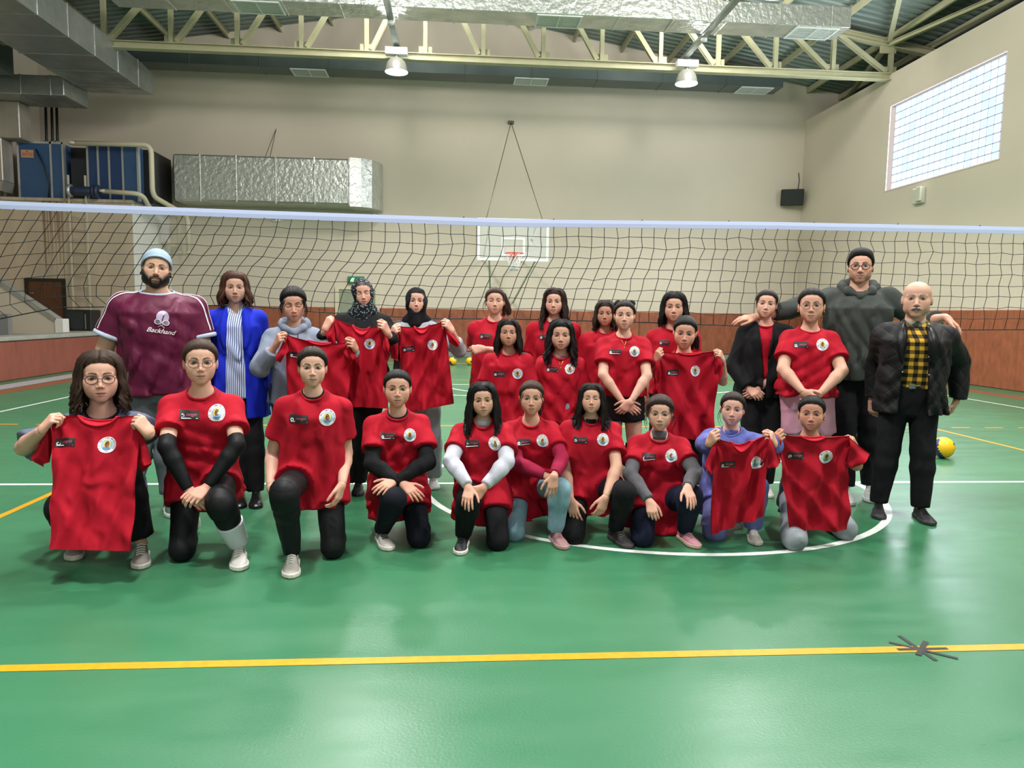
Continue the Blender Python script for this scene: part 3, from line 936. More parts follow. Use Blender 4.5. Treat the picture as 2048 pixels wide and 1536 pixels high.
tape_v = []; tape_f = []
NT = 60
for i in range(NT + 1):
    x = NX0 + (NX1 - NX0) * i / NT
    z = ztop(x)
    for (dy, dz) in ((-.006, .028), (.006, .028), (.008, 0), (.006, -.030), (-.006, -.030), (-.009, 0)):
        tape_v.append((x, CY + dy, z + dz))
for i in range(NT):
    for j in range(6):
        tape_f.append((i * 6 + j, i * 6 + (j + 1) % 6, (i + 1) * 6 + (j + 1) % 6, (i + 1) * 6 + j))
MB().add(tape_v, tape_f).build('top_tape', mat('pale_blue_net_tape', '#bcc7ea', 0.55), net)
M_CORD = mat('black_net_cord', '#0d0d10', 0.7)
NR = 9
rn = random.Random(11)
cols_x = [NX0 + .1 * i for i in range(int((NX1 - NX0) / .1) + 1)]
gk_mid = [0, .02, .04, -.02, -.22, -.45, -.62, -.78, -.92, -1.0]
gk_left = [0, -.12, -.25, -.38, -.52, -.66, -.8, -.92, -1.0, -.82]
gk_right = [0, -.2, .1, -.25, -.3, -.5, -.5, -.8, -.85, -1.0]
GR = np.zeros((len(cols_x), NR + 1, 3))
for i, x in enumerate(cols_x):
    A = float(np.interp(x, (-3.4, -1.6, .4, 2.4, 4.6), (.40, .36, .19, .10, .03)))
    wl = float(np.interp(x, (-2.2, -.4), (1, 0))); wr_ = float(np.interp(x, (1.2, 2.6), (0, 1)))
    for k in range(NR + 1):
        g = gk_left[k] * wl + gk_right[k] * wr_ + gk_mid[k] * (1 - wl - wr_)
        xx = x + A * g + (rn.gauss(0, .005) if k else 0) + (.02 * wl if k >= 8 else 0)
        zt = ztop(x) - .025
        zb = zbot(xx)
        f_ = k / NR
        zz = zt + (zb - zt) * (f_ ** 1.03) + (rn.gauss(0, .004) if 0 < k < NR else 0)
        yy = CY + .05 * math.sin(f_ * 2.6 + x * .7) * f_ + rn.gauss(0, .004)
        GR[i, k] = (xx, yy, zz)
for i in range(len(cols_x)):
    MB().tube([GR[i, k] for k in range(NR + 1)], .0027, 4).build('vertical_cord', M_CORD, net)
for k in range(1, NR + 1):
    MB().tube([GR[i, k] for i in range(len(cols_x))], .0042 if k == NR else .0022, 4).build('bottom_rope' if k == NR else 'horizontal_cord', M_CORD, net)
for i in range(3, len(cols_x), 7):
    z = ztop(cols_x[i]) + .03
    MB().lathe([(0, -.006), (.006, -.004), (.006, .004), (0, .006)], 6, (cols_x[i], CY, z)).build('tape_stud', M_CORD, net)


# ------------------------------------------------------------------ volleyballs
def volleyball(x, y, r, label, rot):
    e = empty('volleyball', (x, y, 0)); tag(e, label, 'ball', 'volleyballs on the floor')
    n, m_ = 32, 20
    V = []; F = []
    for j in range(m_ + 1):
        ph = math.pi * j / m_
        for i in range(n):
            th = 2 * math.pi * i / n
            V.append((math.sin(ph) * math.cos(th), math.sin(ph) * math.sin(th), math.cos(ph)))
    for j in range(m_):
        for i in range(n):
            F.append((j * n + i, (j + 1) * n + i, (j + 1) * n + (i + 1) % n, j * n + (i + 1) % n))
    V = np.array(V)
    Rm = np.array(Matrix.Rotation(rot[0], 3, 'X') @ Matrix.Rotation(rot[1], 3, 'Z'))
    P = V * r
    # eight swirling panels, alternately yellow and blue, with seams pressed in
    th = np.arctan2(V[:, 1], V[:, 0]); ph = np.arccos(np.clip(V[:, 2], -1, 1))
    s = (th + 1.1 * np.cos(ph)) / (2 * math.pi) * 8
    fr_ = np.abs((s % 1) - .5)
    P *= (1 - .015 * np.clip((fr_ - .42) / .08, 0, 1))[:, None]
    P = P @ Rm.T + np.array((x, y, r))
    F = np.array(F)
    fs = s[F[:, 0]] + .5 / 32 * 8
    fp = ph[F[:, 0]] + .08
    blue = ((np.floor(fs) % 8) % 4 == 1) & (np.abs(fp - math.pi / 2) < 1.0)
    yel = F[~blue]; blu = F[blue]
    link('yellow_panel', mesh_np('yellow_panel', P, yel), mat('ball_yellow', '#f0b80a', 0.45), e)
    link('blue_panel', mesh_np('blue_panel', P, blu), mat('ball_blue', '#1e2c5e', 0.45), e)


volleyball(4.8, 6.74, .105, 'yellow and blue volleyball on the floor behind the old man', (.5, 2.5))
volleyball(-.09, 18.95, .105, 'yellow volleyball against the far padding beside the black headscarf girl', (1.2, .4))
volleyball(.36, 19.0, .105, 'yellow volleyball against the far padding behind the girl with folded arms', (.8, 1.7))
# ================================================================== SIGNED-DISTANCE MODELLING OF BODIES AND CLOTHES
def V3(*a):
    return np.array(a, float)


def unit(v):
    v = np.asarray(v, float)
    return v / (np.linalg.norm(v) + 1e-12)


def smin(a, b, k):
    if k <= 0: return np.minimum(a, b)
    h = np.clip(.5 + .5 * (b - a) / k, 0, 1)
    return b + (a - b) * h - k * h * (1 - h)


def smax(a, b, k):
    return -smin(-a, -b, k)


def cone(a, b, ra, rb, cuts=()):
    a = np.asarray(a, float); b = np.asarray(b, float)
    d = b - a; L2 = float(d @ d) + 1e-12
    R = max(ra, rb)

    def ev(X, Y, Z):
        X = X - a[0]; Y = Y - a[1]; Z = Z - a[2]
        t = np.clip((X * d[0] + Y * d[1] + Z * d[2]) / L2, 0, 1)
        return np.sqrt((X - t * d[0]) ** 2 + (Y - t * d[1]) ** 2 + (Z - t * d[2]) ** 2) - (ra + t * (rb - ra))
    return (cutting(ev, cuts), np.minimum(a, b) - R, np.maximum(a, b) + R)


def ell(c, r, Rm=None, cuts=()):
    c = np.asarray(c, float); r = np.asarray(r, float)
    Rm = np.eye(3) if Rm is None else np.asarray(Rm, float)

    def ev(X, Y, Z):
        X = X - c[0]; Y = Y - c[1]; Z = Z - c[2]
        q = [(X * Rm[0, i] + Y * Rm[1, i] + Z * Rm[2, i]) / r[i] for i in range(3)]
        k0 = np.sqrt(q[0] ** 2 + q[1] ** 2 + q[2] ** 2)
        k1 = np.sqrt((q[0] / r[0]) ** 2 + (q[1] / r[1]) ** 2 + (q[2] / r[2]) ** 2) + 1e-9
        return k0 * (k0 - 1) / k1
    m = r.max()
    return (cutting(ev, cuts), c - m, c + m)


def loft(P, R, T, s, hw, hd, yo, ex=2.4, cuts=(), fold=None):
    """body of elliptical sections along the axis R[:,2] from P; s in units of T"""
    P = np.asarray(P, float); s = np.asarray(s, float) * T
    hw = np.asarray(hw, float); hd = np.asarray(hd, float); yo = np.asarray(yo, float)
    m = max(hw.max(), hd.max() + abs(yo).max())

    def ev(X, Y, Z):
        X = X - P[0]; Y = Y - P[1]; Z = Z - P[2]
        x = X * R[0, 0] + Y * R[1, 0] + Z * R[2, 0]
        y = X * R[0, 1] + Y * R[1, 1] + Z * R[2, 1]
        z = X * R[0, 2] + Y * R[1, 2] + Z * R[2, 2]
        w = np.interp(z, s, hw); d = np.interp(z, s, hd); o = np.interp(z, s, yo)
        q = (np.abs(x / w) ** ex + np.abs((y - o) / d) ** ex) ** (1 / ex)
        r = np.sqrt(x * x + (y - o) ** 2) + 1e-6
        D = r * (1 - 1 / np.maximum(q, 1e-3))
        D = np.maximum(np.where(q < .25, -np.minimum(w, d) * .75, D), -np.minimum(w, d))
        if fold is not None: D = D + fold(x, y, z)
        return np.maximum(np.maximum(D, z - s[-1]), s[0] - z)
    a = P + R[:, 2] * s[0]; b = P + R[:, 2] * s[-1]
    return (cutting(ev, cuts), np.minimum(a, b) - m, np.maximum(a, b) + m)


def cutting(ev, cuts):
    if not len(cuts): return ev

    def f(X, Y, Z):
        d = ev(X, Y, Z)
        for (p, n) in cuts:
            n = unit(n)
            d = np.maximum(d, (X - p[0]) * n[0] + (Y - p[1]) * n[1] + (Z - p[2]) * n[2])
        return d
    return f


class Grid:
    def __init__(self, prims, h, pad=.03):
        lo = np.min([p[1] for p in prims], 0) - pad; hi = np.max([p[2] for p in prims], 0) + pad
        self.h = h; self.lo = lo
        self.n = np.ceil((hi - lo) / h).astype(int) + 1
        self.ax = [(lo[i] + h * np.arange(self.n[i])).astype(np.float32) for i in range(3)]
        self.d = np.full(self.n, .06, np.float32)

    def box(self, lo, hi, m):
        sl = []
        for i in range(3):
            a = int(np.floor((lo[i] - m - self.lo[i]) / self.h)); b = int(np.ceil((hi[i] + m - self.lo[i]) / self.h)) + 1
            sl.append(slice(max(0, a), max(0, min(self.n[i], b))))
        return tuple(sl)

    def coords(self, sl):
        return (self.ax[0][sl[0]][:, None, None], self.ax[1][sl[1]][None, :, None], self.ax[2][sl[2]][None, None, :])

    def add(self, p, k=.02):
        sl = self.box(p[1], p[2], max(.045, k * 1.5))
        d = p[0](*self.coords(sl))
        self.d[sl] = smin(self.d[sl], d, k)

    def sub(self, p, k=.005):
        sl = self.box(p[1], p[2], max(.03, k * 2))
        d = p[0](*self.coords(sl))
        self.d[sl] = smax(self.d[sl], -d, k)

    def apply(self, fn):
        self.d += fn(*self.coords((slice(None),) * 3)).astype(np.float32)

    def cut(self, p, n):
        n = unit(n); X, Y, Z = self.coords((slice(None),) * 3)
        self.d = np.maximum(self.d, ((X - p[0]) * n[0] + (Y - p[1]) * n[1] + (Z - p[2]) * n[2]).astype(np.float32))

    def sample(self, P):
        g = np.clip(np.round((np.asarray(P) - self.lo) / self.h).astype(int), 0, self.n - 1)
        return self.d[g[:, 0], g[:, 1], g[:, 2]]

    def mesh(self):
        return surface_nets(self.d, self.lo, self.h)


def surface_nets(d, lo, h):
    ins = d < 0
    nx, ny, nz = d.shape
    c = np.zeros((nx - 1, ny - 1, nz - 1), np.int8)
    for i in (0, 1):
        for j in (0, 1):
            for k in (0, 1):
                c += ins[i:nx - 1 + i, j:ny - 1 + j, k:nz - 1 + k]
    act = (c > 0) & (c < 8)
    idx = np.argwhere(act)
    if len(idx) == 0:
        return np.zeros((0, 3)), np.zeros((0, 4), int)
    ids = -np.ones(act.shape, np.int32)
    ids[act] = np.arange(len(idx))
    I, J, K = idx.T
    acc = np.zeros((len(idx), 3)); cnt = np.zeros(len(idx))
    for ax in range(3):
        o = [a for a in range(3) if a != ax]
        for u in (0, 1):
            for v in (0, 1):
                off0 = [0, 0, 0]; off0[o[0]] = u; off0[o[1]] = v
                off1 = list(off0); off1[ax] = 1
                a = d[I + off0[0], J + off0[1], K + off0[2]]; b = d[I + off1[0], J + off1[1], K + off1[2]]
                m = (a < 0) != (b < 0)
                t = np.where(m, a / np.where(m, a - b, 1), 0)
                p = np.tile(np.array(off0, float), (len(idx), 1)); p[:, ax] += t
                acc += p * m[:, None]; cnt += m
    V = lo + h * (idx + acc / np.maximum(cnt, 1)[:, None])
    F = []
    for ax in range(3):
        o = [(1, 2), (2, 0), (0, 1)][ax]
        a = ins.take(range(0, d.shape[ax] - 1), ax); b = ins.take(range(1, d.shape[ax]), ax)
        e = np.argwhere(a != b)
        if not len(e): continue
        fl = a[tuple(e.T)]
        ok = (e[:, o[0]] > 0) & (e[:, o[1]] > 0) & (e[:, o[0]] < act.shape[o[0]]) & (e[:, o[1]] < act.shape[o[1]])
        e = e[ok]; fl = fl[ok]
        q = []
        for (u, v) in ((-1, -1), (0, -1), (0, 0), (-1, 0)):
            z = e.copy(); z[:, o[0]] += u; z[:, o[1]] += v
            q.append(ids[tuple(z.T)])
        q = np.stack(q, 1)
        q[~fl] = q[~fl][:, ::-1]
        F.append(q)
    F = np.concatenate(F)
    F = F[(F >= 0).all(1)]
    return V, F


def relax(V, F, it=1, w=.5):
    n = len(V)
    for _ in range(it):
        acc = np.zeros((n, 3)); cnt = np.zeros(n)
        for a, b in ((0, 1), (1, 2), (2, 3), (3, 0)):
            for i, j in ((F[:, a], F[:, b]), (F[:, b], F[:, a])):
                for c in range(3):
                    acc[:, c] += np.bincount(i, V[j, c], n)
                cnt += np.bincount(i, minlength=n)
        m = cnt > 0
        V = V.copy(); V[m] = V[m] * (1 - w) + w * acc[m] / cnt[m][:, None]
    return V


def fold_fn(seed, amp, lo=32, hi=85, vert=.40):
    """soft cloth folds: a few directional waves with shifted phase"""
    r = np.random.RandomState(seed)
    W = []
    for i in range(6):
        d = unit(r.normal(size=3) * np.array([1, 1, vert]))
        W.append((d * r.uniform(lo, hi), r.uniform(0, 6.28), unit(r.normal(size=3)) * r.uniform(7, 16), r.uniform(0, 6.28), r.uniform(.5, 1)))

    def f(X, Y, Z):
        o = 0
        for (k, p, k2, p2, a) in W:
            q = np.sin(.5 * (X * k[0] + Y * k[1] + Z * k[2] + p + 1.6 * np.sin(X * k2[0] + Y * k2[1] + Z * k2[2] + p2)))
            o = o + a * (1 - 2 * np.sqrt(q * q + .02)) * .8
        return o * (amp / 2.0)
    return f


# ------------------------------------------------------------------ head
def head_prims(kind):
    j = {'girl': 0.0, 'woman': .2, 'man': 1.0, 'old': .9}[kind]
    g = 1 - j
    add = []; sub = []
    A = lambda p, k: add.append((p, k))
    A(ell((0, .018, .032), (.075, .088, .080)), .0)
    A(ell((0, -.028, .040), (.063, .056, .054)), .03)
    A(ell((0, -.028, -.028), (.061 + .003 * j, .058, .062)), .03)
    for s in (-1, 1):
        A(ell((s * .040, -.046, -.022), (.027, .028, .024)), .02)
        A(ell((s * .033, -.048, -.046), (.026 + .003 * g, .028, .028)), .02)
        A(ell((s * (.034 + .012 * j), -.016, -.063), (.019 + .002 * j, .030, .025)), .025)
    A(ell((0, -.030, -.069), (.042 + .009 * j, .051, .033)), .03)
    A(ell((0, -.064, -.096 - .004 * j), (.020 + .005 * j, .019, .016)), .024)
    A(ell((0, -.064, -.066), (.029, .022, .026)), .016)
    for s in (-1, 1):
        A(cone((s * .012, -.0775 - .001 * j, .019), (s * .044, -.064, .017), .0070 + .002 * j, .007), .012)
    for s in (-1, 1):
        sub.append((ell((s * .031, -.092, .001), (.020, .0155 - .0035 * j, .0115)), .012))
    fin = []
    B = lambda p, k: fin.append((p, k))
    for s in (-1, 1):
        B(ell((s * .031, -.0672, -.001), (.0155, .0135, .0118)), .004)
    B(cone((0, -.079, .006), (0, -.0975 - .006 * j, -.033 - .002 * j), .0058 + .002 * j, .0090 + .002 * j), .011)
    for s in (-1, 1):
        B(ell((s * .0105, -.0895 - .003 * j, -.038 - .002 * j), (.0068 + .001 * j, .009, .0062)), .006)
        B(cone((s * .019, -.0825, -.0668), (s * .004, -.0895, -.0632), .0026, .0042), .004)
        B(cone((s * .016, -.0832, -.0735), (0, -.0890, -.0755), .0034, .0058), .004)
        B(ell((s * .0755, .014, -.010), (.0085, .018, .031)), .006)
    sub2 = [(cone((-.021, -.0855, -.0690), (0, -.0935, -.0694), .0012, .0018), .003), (cone((.021, -.0855, -.0690), (0, -.0935, -.0694), .0012, .0018), .003)]
    return add, sub, fin, sub2


def head_sdf(kind):
    add, sub, fin, sub2 = head_prims(kind)

    def f(P):
        X, Y, Z = P[:, 0], P[:, 1], P[:, 2]
        d = None
        for p, k in add:
            q = p[0](X, Y, Z); d = q if d is None else smin(d, q, k)
        for p, k in sub: d = smax(d, -p[0](X, Y, Z), k)
        for p, k in fin: d = smin(d, p[0](X, Y, Z), k)
        for p, k in sub2: d = smax(d, -p[0](X, Y, Z), k)
        return d
    return f


HO = np.array([0, -.005, -.012])


def cast_radial(f, D, it=34):
    r = np.full(len(D), .17)
    for i in range(it):
        d = f(HO + D * r[:, None])
        r = np.clip(r - np.clip(d, -.02, .05) * .8, .02, .2)
    return r


def dir_grid(az, el):
    A, E = np.meshgrid(az, el)
    D = np.stack([np.sin(A) * np.cos(E), -np.cos(A) * np.cos(E), np.sin(E)], -1)
    return D.reshape(-1, 3)


def radial_faces(na, ne, ring=True):
    F = []
    i = np.arange(na if ring else na - 1)
    for j in range(ne - 1):
        F.append(np.stack([j * na + i, j * na + (i + 1) % na, (j + 1) * na + (i + 1) % na, (j + 1) * na + i], 1))
    return np.concatenate(F)


def warp_axis(segs):
    out = []
    for a, b, n in segs:
        out += list(np.linspace(a, b, n, endpoint=False))
    return np.array(out)


_HEADS = {}


def head_template(kind):
    if kind in _HEADS: return _HEADS[kind]
    f = head_sdf(kind)
    dg = math.radians
    az = warp_axis(((dg(-180), dg(-95), 9), (dg(-95), dg(-42), 16), (dg(-42), dg(42), 74), (dg(42), dg(95), 16), (dg(95), dg(180), 9)))
    el = np.append(warp_axis(((dg(-89.5), dg(-58), 8), (dg(-58), dg(-26), 26), (dg(-26), dg(-10), 12), (dg(-10), dg(30), 33), (dg(30), dg(89.5), 12))), dg(89.5))
    D = dir_grid(az, el)
    V = HO + D * cast_radial(f, D)[:, None]
    F = radial_faces(len(az), len(el))
    az2 = np.linspace(-math.pi, math.pi, 72, endpoint=False); el2 = np.linspace(dg(-75), dg(89.5), 46)
    D2 = dir_grid(az2, el2)
    r2 = cast_radial(f, D2)
    _HEADS[kind] = dict(V=V, F=F, D2=D2, r2=r2, F2=radial_faces(72, 46), f=f)
    return _HEADS[kind]


def sstep(a, b, x):
    t = np.clip((x - a) / (b - a), 0, 1)
    return t * t * (3 - 2 * t)


def hairline(az):
    a = np.abs(az)
    return np.interp(a, (0, .45, .85, 1.1, 1.35, 1.65, 1.9, 2.4, math.pi), (.072, .067, .046, .020, -.004, -.004, -.038, -.068, -.076))


def paint_face(V, sp):
    """colours of skin, lips, brows, eyes, scalp and beard in head space"""
    x, y, z = V[:, 0], V[:, 1], V[:, 2]
    ax = np.abs(x)
    front = y < -.045
    skin = np.array(lin(sp.get('skin', '#c79a82')))
    C = np.tile(skin, (len(V), 1))

    def mixc(m, c):
        nonlocal C
        C = C * (1 - m[:, None]) + np.asarray(c)[None] * m[:, None]
    # blush on cheeks, nose, ears
    m = .35 * np.exp(-(((ax - .040) / .02) ** 2 + ((z + .030) / .02) ** 2)) * front
    m = np.maximum(m, .3 * np.exp(-((ax / .016) ** 2 + ((z + .036) / .014) ** 2)) * front)
    mixc(m, skin * np.array([1.0, .72, .68]))
    hair = np.array(lin(sp.get('haircol', '#1d1512')))
    brow = np.array(lin(sp.get('browcol', sp.get('haircol', '#1d1512'))))
    # eyes
    ex, ez = .0310, -.0005
    dx = (ax - ex)
    hwid = .0165
    t = np.clip(1 - (dx / hwid) ** 2, 0, 1)
    closed = sp.get('eyes', 'open')
    oph = {'open': 1.0, 'half': .55, 'closed': 0.0}[closed]
    zu = ez - .0044 + (.0116 * oph) * t
    zl = ez - .0046 * t
    inside = front & (np.abs(dx) < hwid)
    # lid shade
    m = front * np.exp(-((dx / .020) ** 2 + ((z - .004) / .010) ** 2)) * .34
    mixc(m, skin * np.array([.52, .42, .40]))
    if oph > 0:
        m = inside * sstep(-.0008, .0008, z - zl) * sstep(-.0008, .0008, zu - z)
        mixc(m, (.30, .28, .27))
        rr = np.sqrt((dx - sp.get('gaze', 0) * np.sign(x)) ** 2 + (z - ez - .0006 + (.002 if closed == 'half' else 0)) ** 2)
        mixc(m * sstep(.0086, .0070, rr), np.array(lin(sp.get('iris', '#1c110c'))))
        mixc(m * sstep(.0036, .0024, rr), (.008, .007, .006))
    lash = inside * np.exp(-((z - zu - .0006) / .0021) ** 2)
    mixc(.92 * lash, (.012, .009, .008))
    mixc(.5 * inside * np.exp(-((z - zl) / .0014) ** 2), skin * .22)
    # brows
    u = (ax - .0115) / .036
    zb = .0205 + .0046 * np.sin(np.clip(u, 0, 1) * 2.6) - .006 * np.clip(u - .7, 0, 1)
    th = .0046 * (1 - .55 * np.clip(u, 0, 1)) * sp.get('brow', 1.0)
    m = front * sstep(-.06, .08, u) * sstep(1.06, .9, u) * sstep(th + .0014, th - .0006, np.abs(z - zb))
    mixc(.92 * m, brow)
    # lips
    lw = .0225 * sp.get('mouth', 1.0)
    q = np.clip(1 - (x / lw) ** 2, 0, 1)
    zm = -.0690 + sp.get('smile', .0020) * (x / lw) ** 2 * 1.6
    cup = .0012 * np.exp(-(x / .004) ** 2)
    up = zm + .0078 * q ** .8 - cup
    lowr = zm - .0092 * q ** .7
    m = (y < -.06) * (ax < lw) * sstep(-.001, .001, up - z) * sstep(-.001, .001, z - lowr)
    mixc(.8 * m, np.array(lin(sp.get('lip', '#a5605c'))))
    m = (y < -.06) * (ax < lw) * np.exp(-((z - zm) / .0011) ** 2)
    mixc(.8 * m, np.array(lin('#4a2220')))
    # nostril shading painted dark under the nose
    m = (y < -.07) * np.exp(-(((ax - .0062) / .0032) ** 2 + ((z + .0455) / .002) ** 2))
    mixc(.75 * m, skin * .22)
    # beard
    if sp.get('beard'):
        b = np.array(lin(sp['beard']))
        zt = np.interp(ax, (0, .012, .024, .034, .046, .06, .075), (-.0815, -.081, -.078, -.060, -.044, -.028, -.012))
        bm = sstep(.003, -.004, z - zt) * (y < .03) * (z > -.14)
        mst = (y < -.06) * sstep(.034, .026, ax) * sstep(-.0645, -.0605, z) * sstep(-.048, -.0525, z) * (1 - .0)
        side = (ax > .020) * (ax < .032) * (z < -.055) * (z > -.09) * (y < -.05)
        bm = np.maximum(np.maximum(bm, mst), side * 1.0)
        lipm = (y < -.06) * (ax < lw) * sstep(-.001, .001, up - z) * sstep(-.001, .001, z - lowr)
        mixc(np.clip(bm * (1 - lipm) * sp.get('beardw', .93), 0, 1), b)
    # scalp under the hair
    if sp.get('hair') not in ('bald',):
        az = np.arctan2(x, -y)
        m = sstep(-.004, .004, z - hairline(az)) * (1 - ((ax > .066) & (np.abs(y - .014) < .024) & (z < .02)))
        mixc(m, hair)
    else:
        az = np.arctan2(x, -y)
        m = sstep(1.5, 1.9, np.abs(az)) * sstep(.035, .01, z) * sstep(-.075, -.065, z) * .55
        mixc(m * (1 - ((ax > .066) & (np.abs(y - .014) < .024))), np.array(lin('#8d8680')))
    return C


# ------------------------------------------------------------------ hands
def hand_prims(W, Rm, sc, side, pose):
    """W wrist point, Rm columns: x across the palm (thumb side = +x*side), y along the fingers, z back of the hand; side +-1"""
    def T(p):
        return W + Rm @ (np.asarray(p, float) * sc)
    curl, spread, thumb = {
        'relaxed': ((22, 30, 20), .10, (35, -10)),
        'flat': ((14, 16, 10), .15, (40, 0)),
        'grip': ((78, 80, 50), .0, (8, -42)),
        'pinch': ((62, 62, 30), .03, (4, -38)),
        'fist': ((80, 90, 60), .0, (10, -40)),
        'loose': ((35, 42, 28), .08, (28, -18)),
    }[pose]
    pr = []
    fx = (.029, .0100, -.0095, -.0275)
    fy = (.088, .092, .087, .078)
    fl = (.071, .078, .072, .057)
    fr = (.0088, .0092, .0087, .0076)
    for i in range(4):
        pr.append((cone(T((side * fx[i] * .55, .005, 0)), T((side * fx[i], fy[i] - .004, 0)), .0125 * sc, .0108 * sc), .016))
    pr.append((cone(T((side * .014, .02, -.006)), T((side * .03, .045, -.008)), .014 * sc, .012 * sc), .014))
    for i in range(4):
        p = np.array([side * fx[i], fy[i], 0.]); a = 0.0
        lat = side * spread * (1.5 - i) * .62
        rad = fr[i]
        k3 = (.46, .30, .24)
        # index a little straighter when pinching
        c3 = curl if not (pose in ('pinch', 'grip') and i == 0) else tuple(c * .82 for c in curl)
        for s in range(3):
            a += math.radians(c3[s] * (1 + .05 * i))
            L = fl[i] * k3[s]
            d = np.array([math.sin(lat) * math.cos(a), math.cos(lat) * math.cos(a), -math.sin(a)])
            q = p + d * L
            r2 = rad * (.93 if s < 2 else .80)
            pr.append((cone(T(p), T(q), rad * sc, r2 * sc), .002))
            p = q; rad = r2
    # thumb
    p = np.array([side * .026, .022, -.006])
    ta, tb = thumb
    d = unit(np.array([side * math.sin(math.radians(ta)) * 1.1, math.cos(math.radians(ta)), math.sin(math.radians(tb)) * .8]))
    q = p + d * .044
    pr.append((cone(T(p), T(q), .0125 * sc, .0100 * sc), .010))
    d2 = unit(d + np.array([-side * .30, .12, -.12]))
    q2 = q + d2 * .032
    pr.append((cone(T(q), T(q2), .0098 * sc, .0088 * sc), .002))
    q3 = q2 + unit(d2 + np.array([-side * .18, 0, -.05])) * .024
    pr.append((cone(T(q2), T(q3), .0088 * sc, .0072 * sc), .002))
    return pr


def hand_mesh(W, fore, Rm, sc, side, pose, h=.0041, rw=.0215):
    pr = hand_prims(W, Rm, sc, side, pose)
    wr = cone(W - unit(fore) * .05, W + Rm @ np.array([0, .014, 0]) * sc, rw + .0008, .0205 * sc)
    g = Grid([p for p, k in pr] + [wr], h, pad=.012)
    g.add(wr, 0)
    for p, k in pr: g.add(p, k * sc)
    v, f = g.mesh()
    return relax(v, f, 1, .35), f


def join_meshes(parts):
    V = []; F = []; C = []; n = 0
    for (v, f, c) in parts:
        V.append(v); F.append(np.asarray(f) + n); n += len(v)
        C.append(np.tile(np.asarray(c)[None], (len(v), 1)) if np.ndim(c) == 1 else c)
    return np.concatenate(V), np.concatenate(F), np.concatenate(C)


def reach(P, px, L, near=True, tmin=.55):
    """point seen at pixel px whose distance from P is L (the nearer or the farther one along the sight line)"""
    d = unit(ray(*px)); o = CAM - P
    b = o @ d; c = o @ o - L * L
    q = b * b - c
    if q < 0:
        t = -b
        X = CAM + d * t
        return X
    t = -b - math.sqrt(q) if near else -b + math.sqrt(q)
    return CAM + d * t
# ================================================================== PEOPLE
M_SKIN = mat('skin', '#c79a82', 0.55, attr='Col', spec=0.35)


def hair_mat(name, c):
    if name in MATS: return MATS[name]
    m = bpy.data.materials.new(name); m.use_nodes = True
    nt = m.node_tree; b = nt.nodes['Principled BSDF']
    a = nd(nt, 'ShaderNodeAttribute', attribute_name='st')
    n = nd(nt, 'ShaderNodeTexNoise', noise_dimensions='1D'); n.inputs['Scale'].default_value = 1.0; n.inputs['Detail'].default_value = 3
    nt.links.new(a.outputs['Fac'], n.inputs['W'])
    r = nd(nt, 'ShaderNodeMix', data_type='RGBA')
    L = lin(c)
    r.inputs['A'].default_value = (*[x * .45 for x in L], 1); r.inputs['B'].default_value = (*[min(1, x * 1.35) for x in L], 1)
    nt.links.new(n.outputs['Fac'], r.inputs['Factor']); nt.links.new(r.outputs['Result'], b.inputs['Base Color'])
    b.inputs['Roughness'].default_value = 0.55
    b.inputs['Specular IOR Level'].default_value = 0.22
    bp = nd(nt, 'ShaderNodeBump'); bp.inputs['Distance'].default_value = .004; bp.inputs['Strength'].default_value = .8
    nt.links.new(n.outputs['Fac'], bp.inputs['Height']); nt.links.new(bp.outputs[0], b.inputs['Normal'])
    MATS[name] = m
    return m


def cloth(name, c, rough=.85, wr=.030, ws=7.0, fine=.002, var=.05, stretch=(1.3, 1.3, .8), color=None):
    """woven cloth: colour, crumple relief and fine relief"""
    if name in MATS: return MATS[name]
    m = bpy.data.materials.new(name); m.use_nodes = True
    nt = m.node_tree; b = nt.nodes['Principled BSDF']
    L = lin(c)
    b.inputs['Roughness'].default_value = rough; b.inputs['Specular IOR Level'].default_value = .25
    tc = nd(nt, 'ShaderNodeTexCoord'); mp = nd(nt, 'ShaderNodeMapping'); mp.inputs['Scale'].default_value = stretch
    nt.links.new(tc.outputs['Object'], mp.inputs['Vector'])
    n1 = nd(nt, 'ShaderNodeTexNoise', noise_type='RIDGED_MULTIFRACTAL'); n1.inputs['Scale'].default_value = ws; n1.inputs['Detail'].default_value = 2.0
    n1.inputs['Distortion'].default_value = .6
    n2 = nd(nt, 'ShaderNodeTexNoise'); n2.inputs['Scale'].default_value = 40; n2.inputs['Detail'].default_value = 3
    nt.links.new(mp.outputs[0], n1.inputs['Vector']); nt.links.new(mp.outputs[0], n2.inputs['Vector'])
    mx = nd(nt, 'ShaderNodeMix', data_type='RGBA')
    mx.inputs['A'].default_value = (*[min(1, x * (1 + var)) for x in L], 1); mx.inputs['B'].default_value = (*[x * (1 - var) for x in L], 1)
    nt.links.new(n2.outputs['Fac'], mx.inputs['Factor'])
    if color is None: nt.links.new(mx.outputs['Result'], b.inputs['Base Color'])
    else: nt.links.new(color(nt, tc), b.inputs['Base Color'])
    b1 = nd(nt, 'ShaderNodeBump'); b1.inputs['Distance'].default_value = wr; b1.inputs['Strength'].default_value = .75
    nt.links.new(n1.outputs['Fac'], b1.inputs['Height'])
    b2 = nd(nt, 'ShaderNodeBump'); b2.inputs['Distance'].default_value = fine; b2.inputs['Strength'].default_value = .8
    nt.links.new(n2.outputs['Fac'], b2.inputs['Height']); nt.links.new(b1.outputs[0], b2.inputs['Normal'])
    nt.links.new(b2.outputs[0], b.inputs['Normal'])
    MATS[name] = m
    return m


M_RED = cloth('red_cotton', '#a80a23', wr=.045)


def fabric(name, c, var=.06, rough=.85, **k):
    return cloth('fabric_' + name, c, rough, var=var, **k)


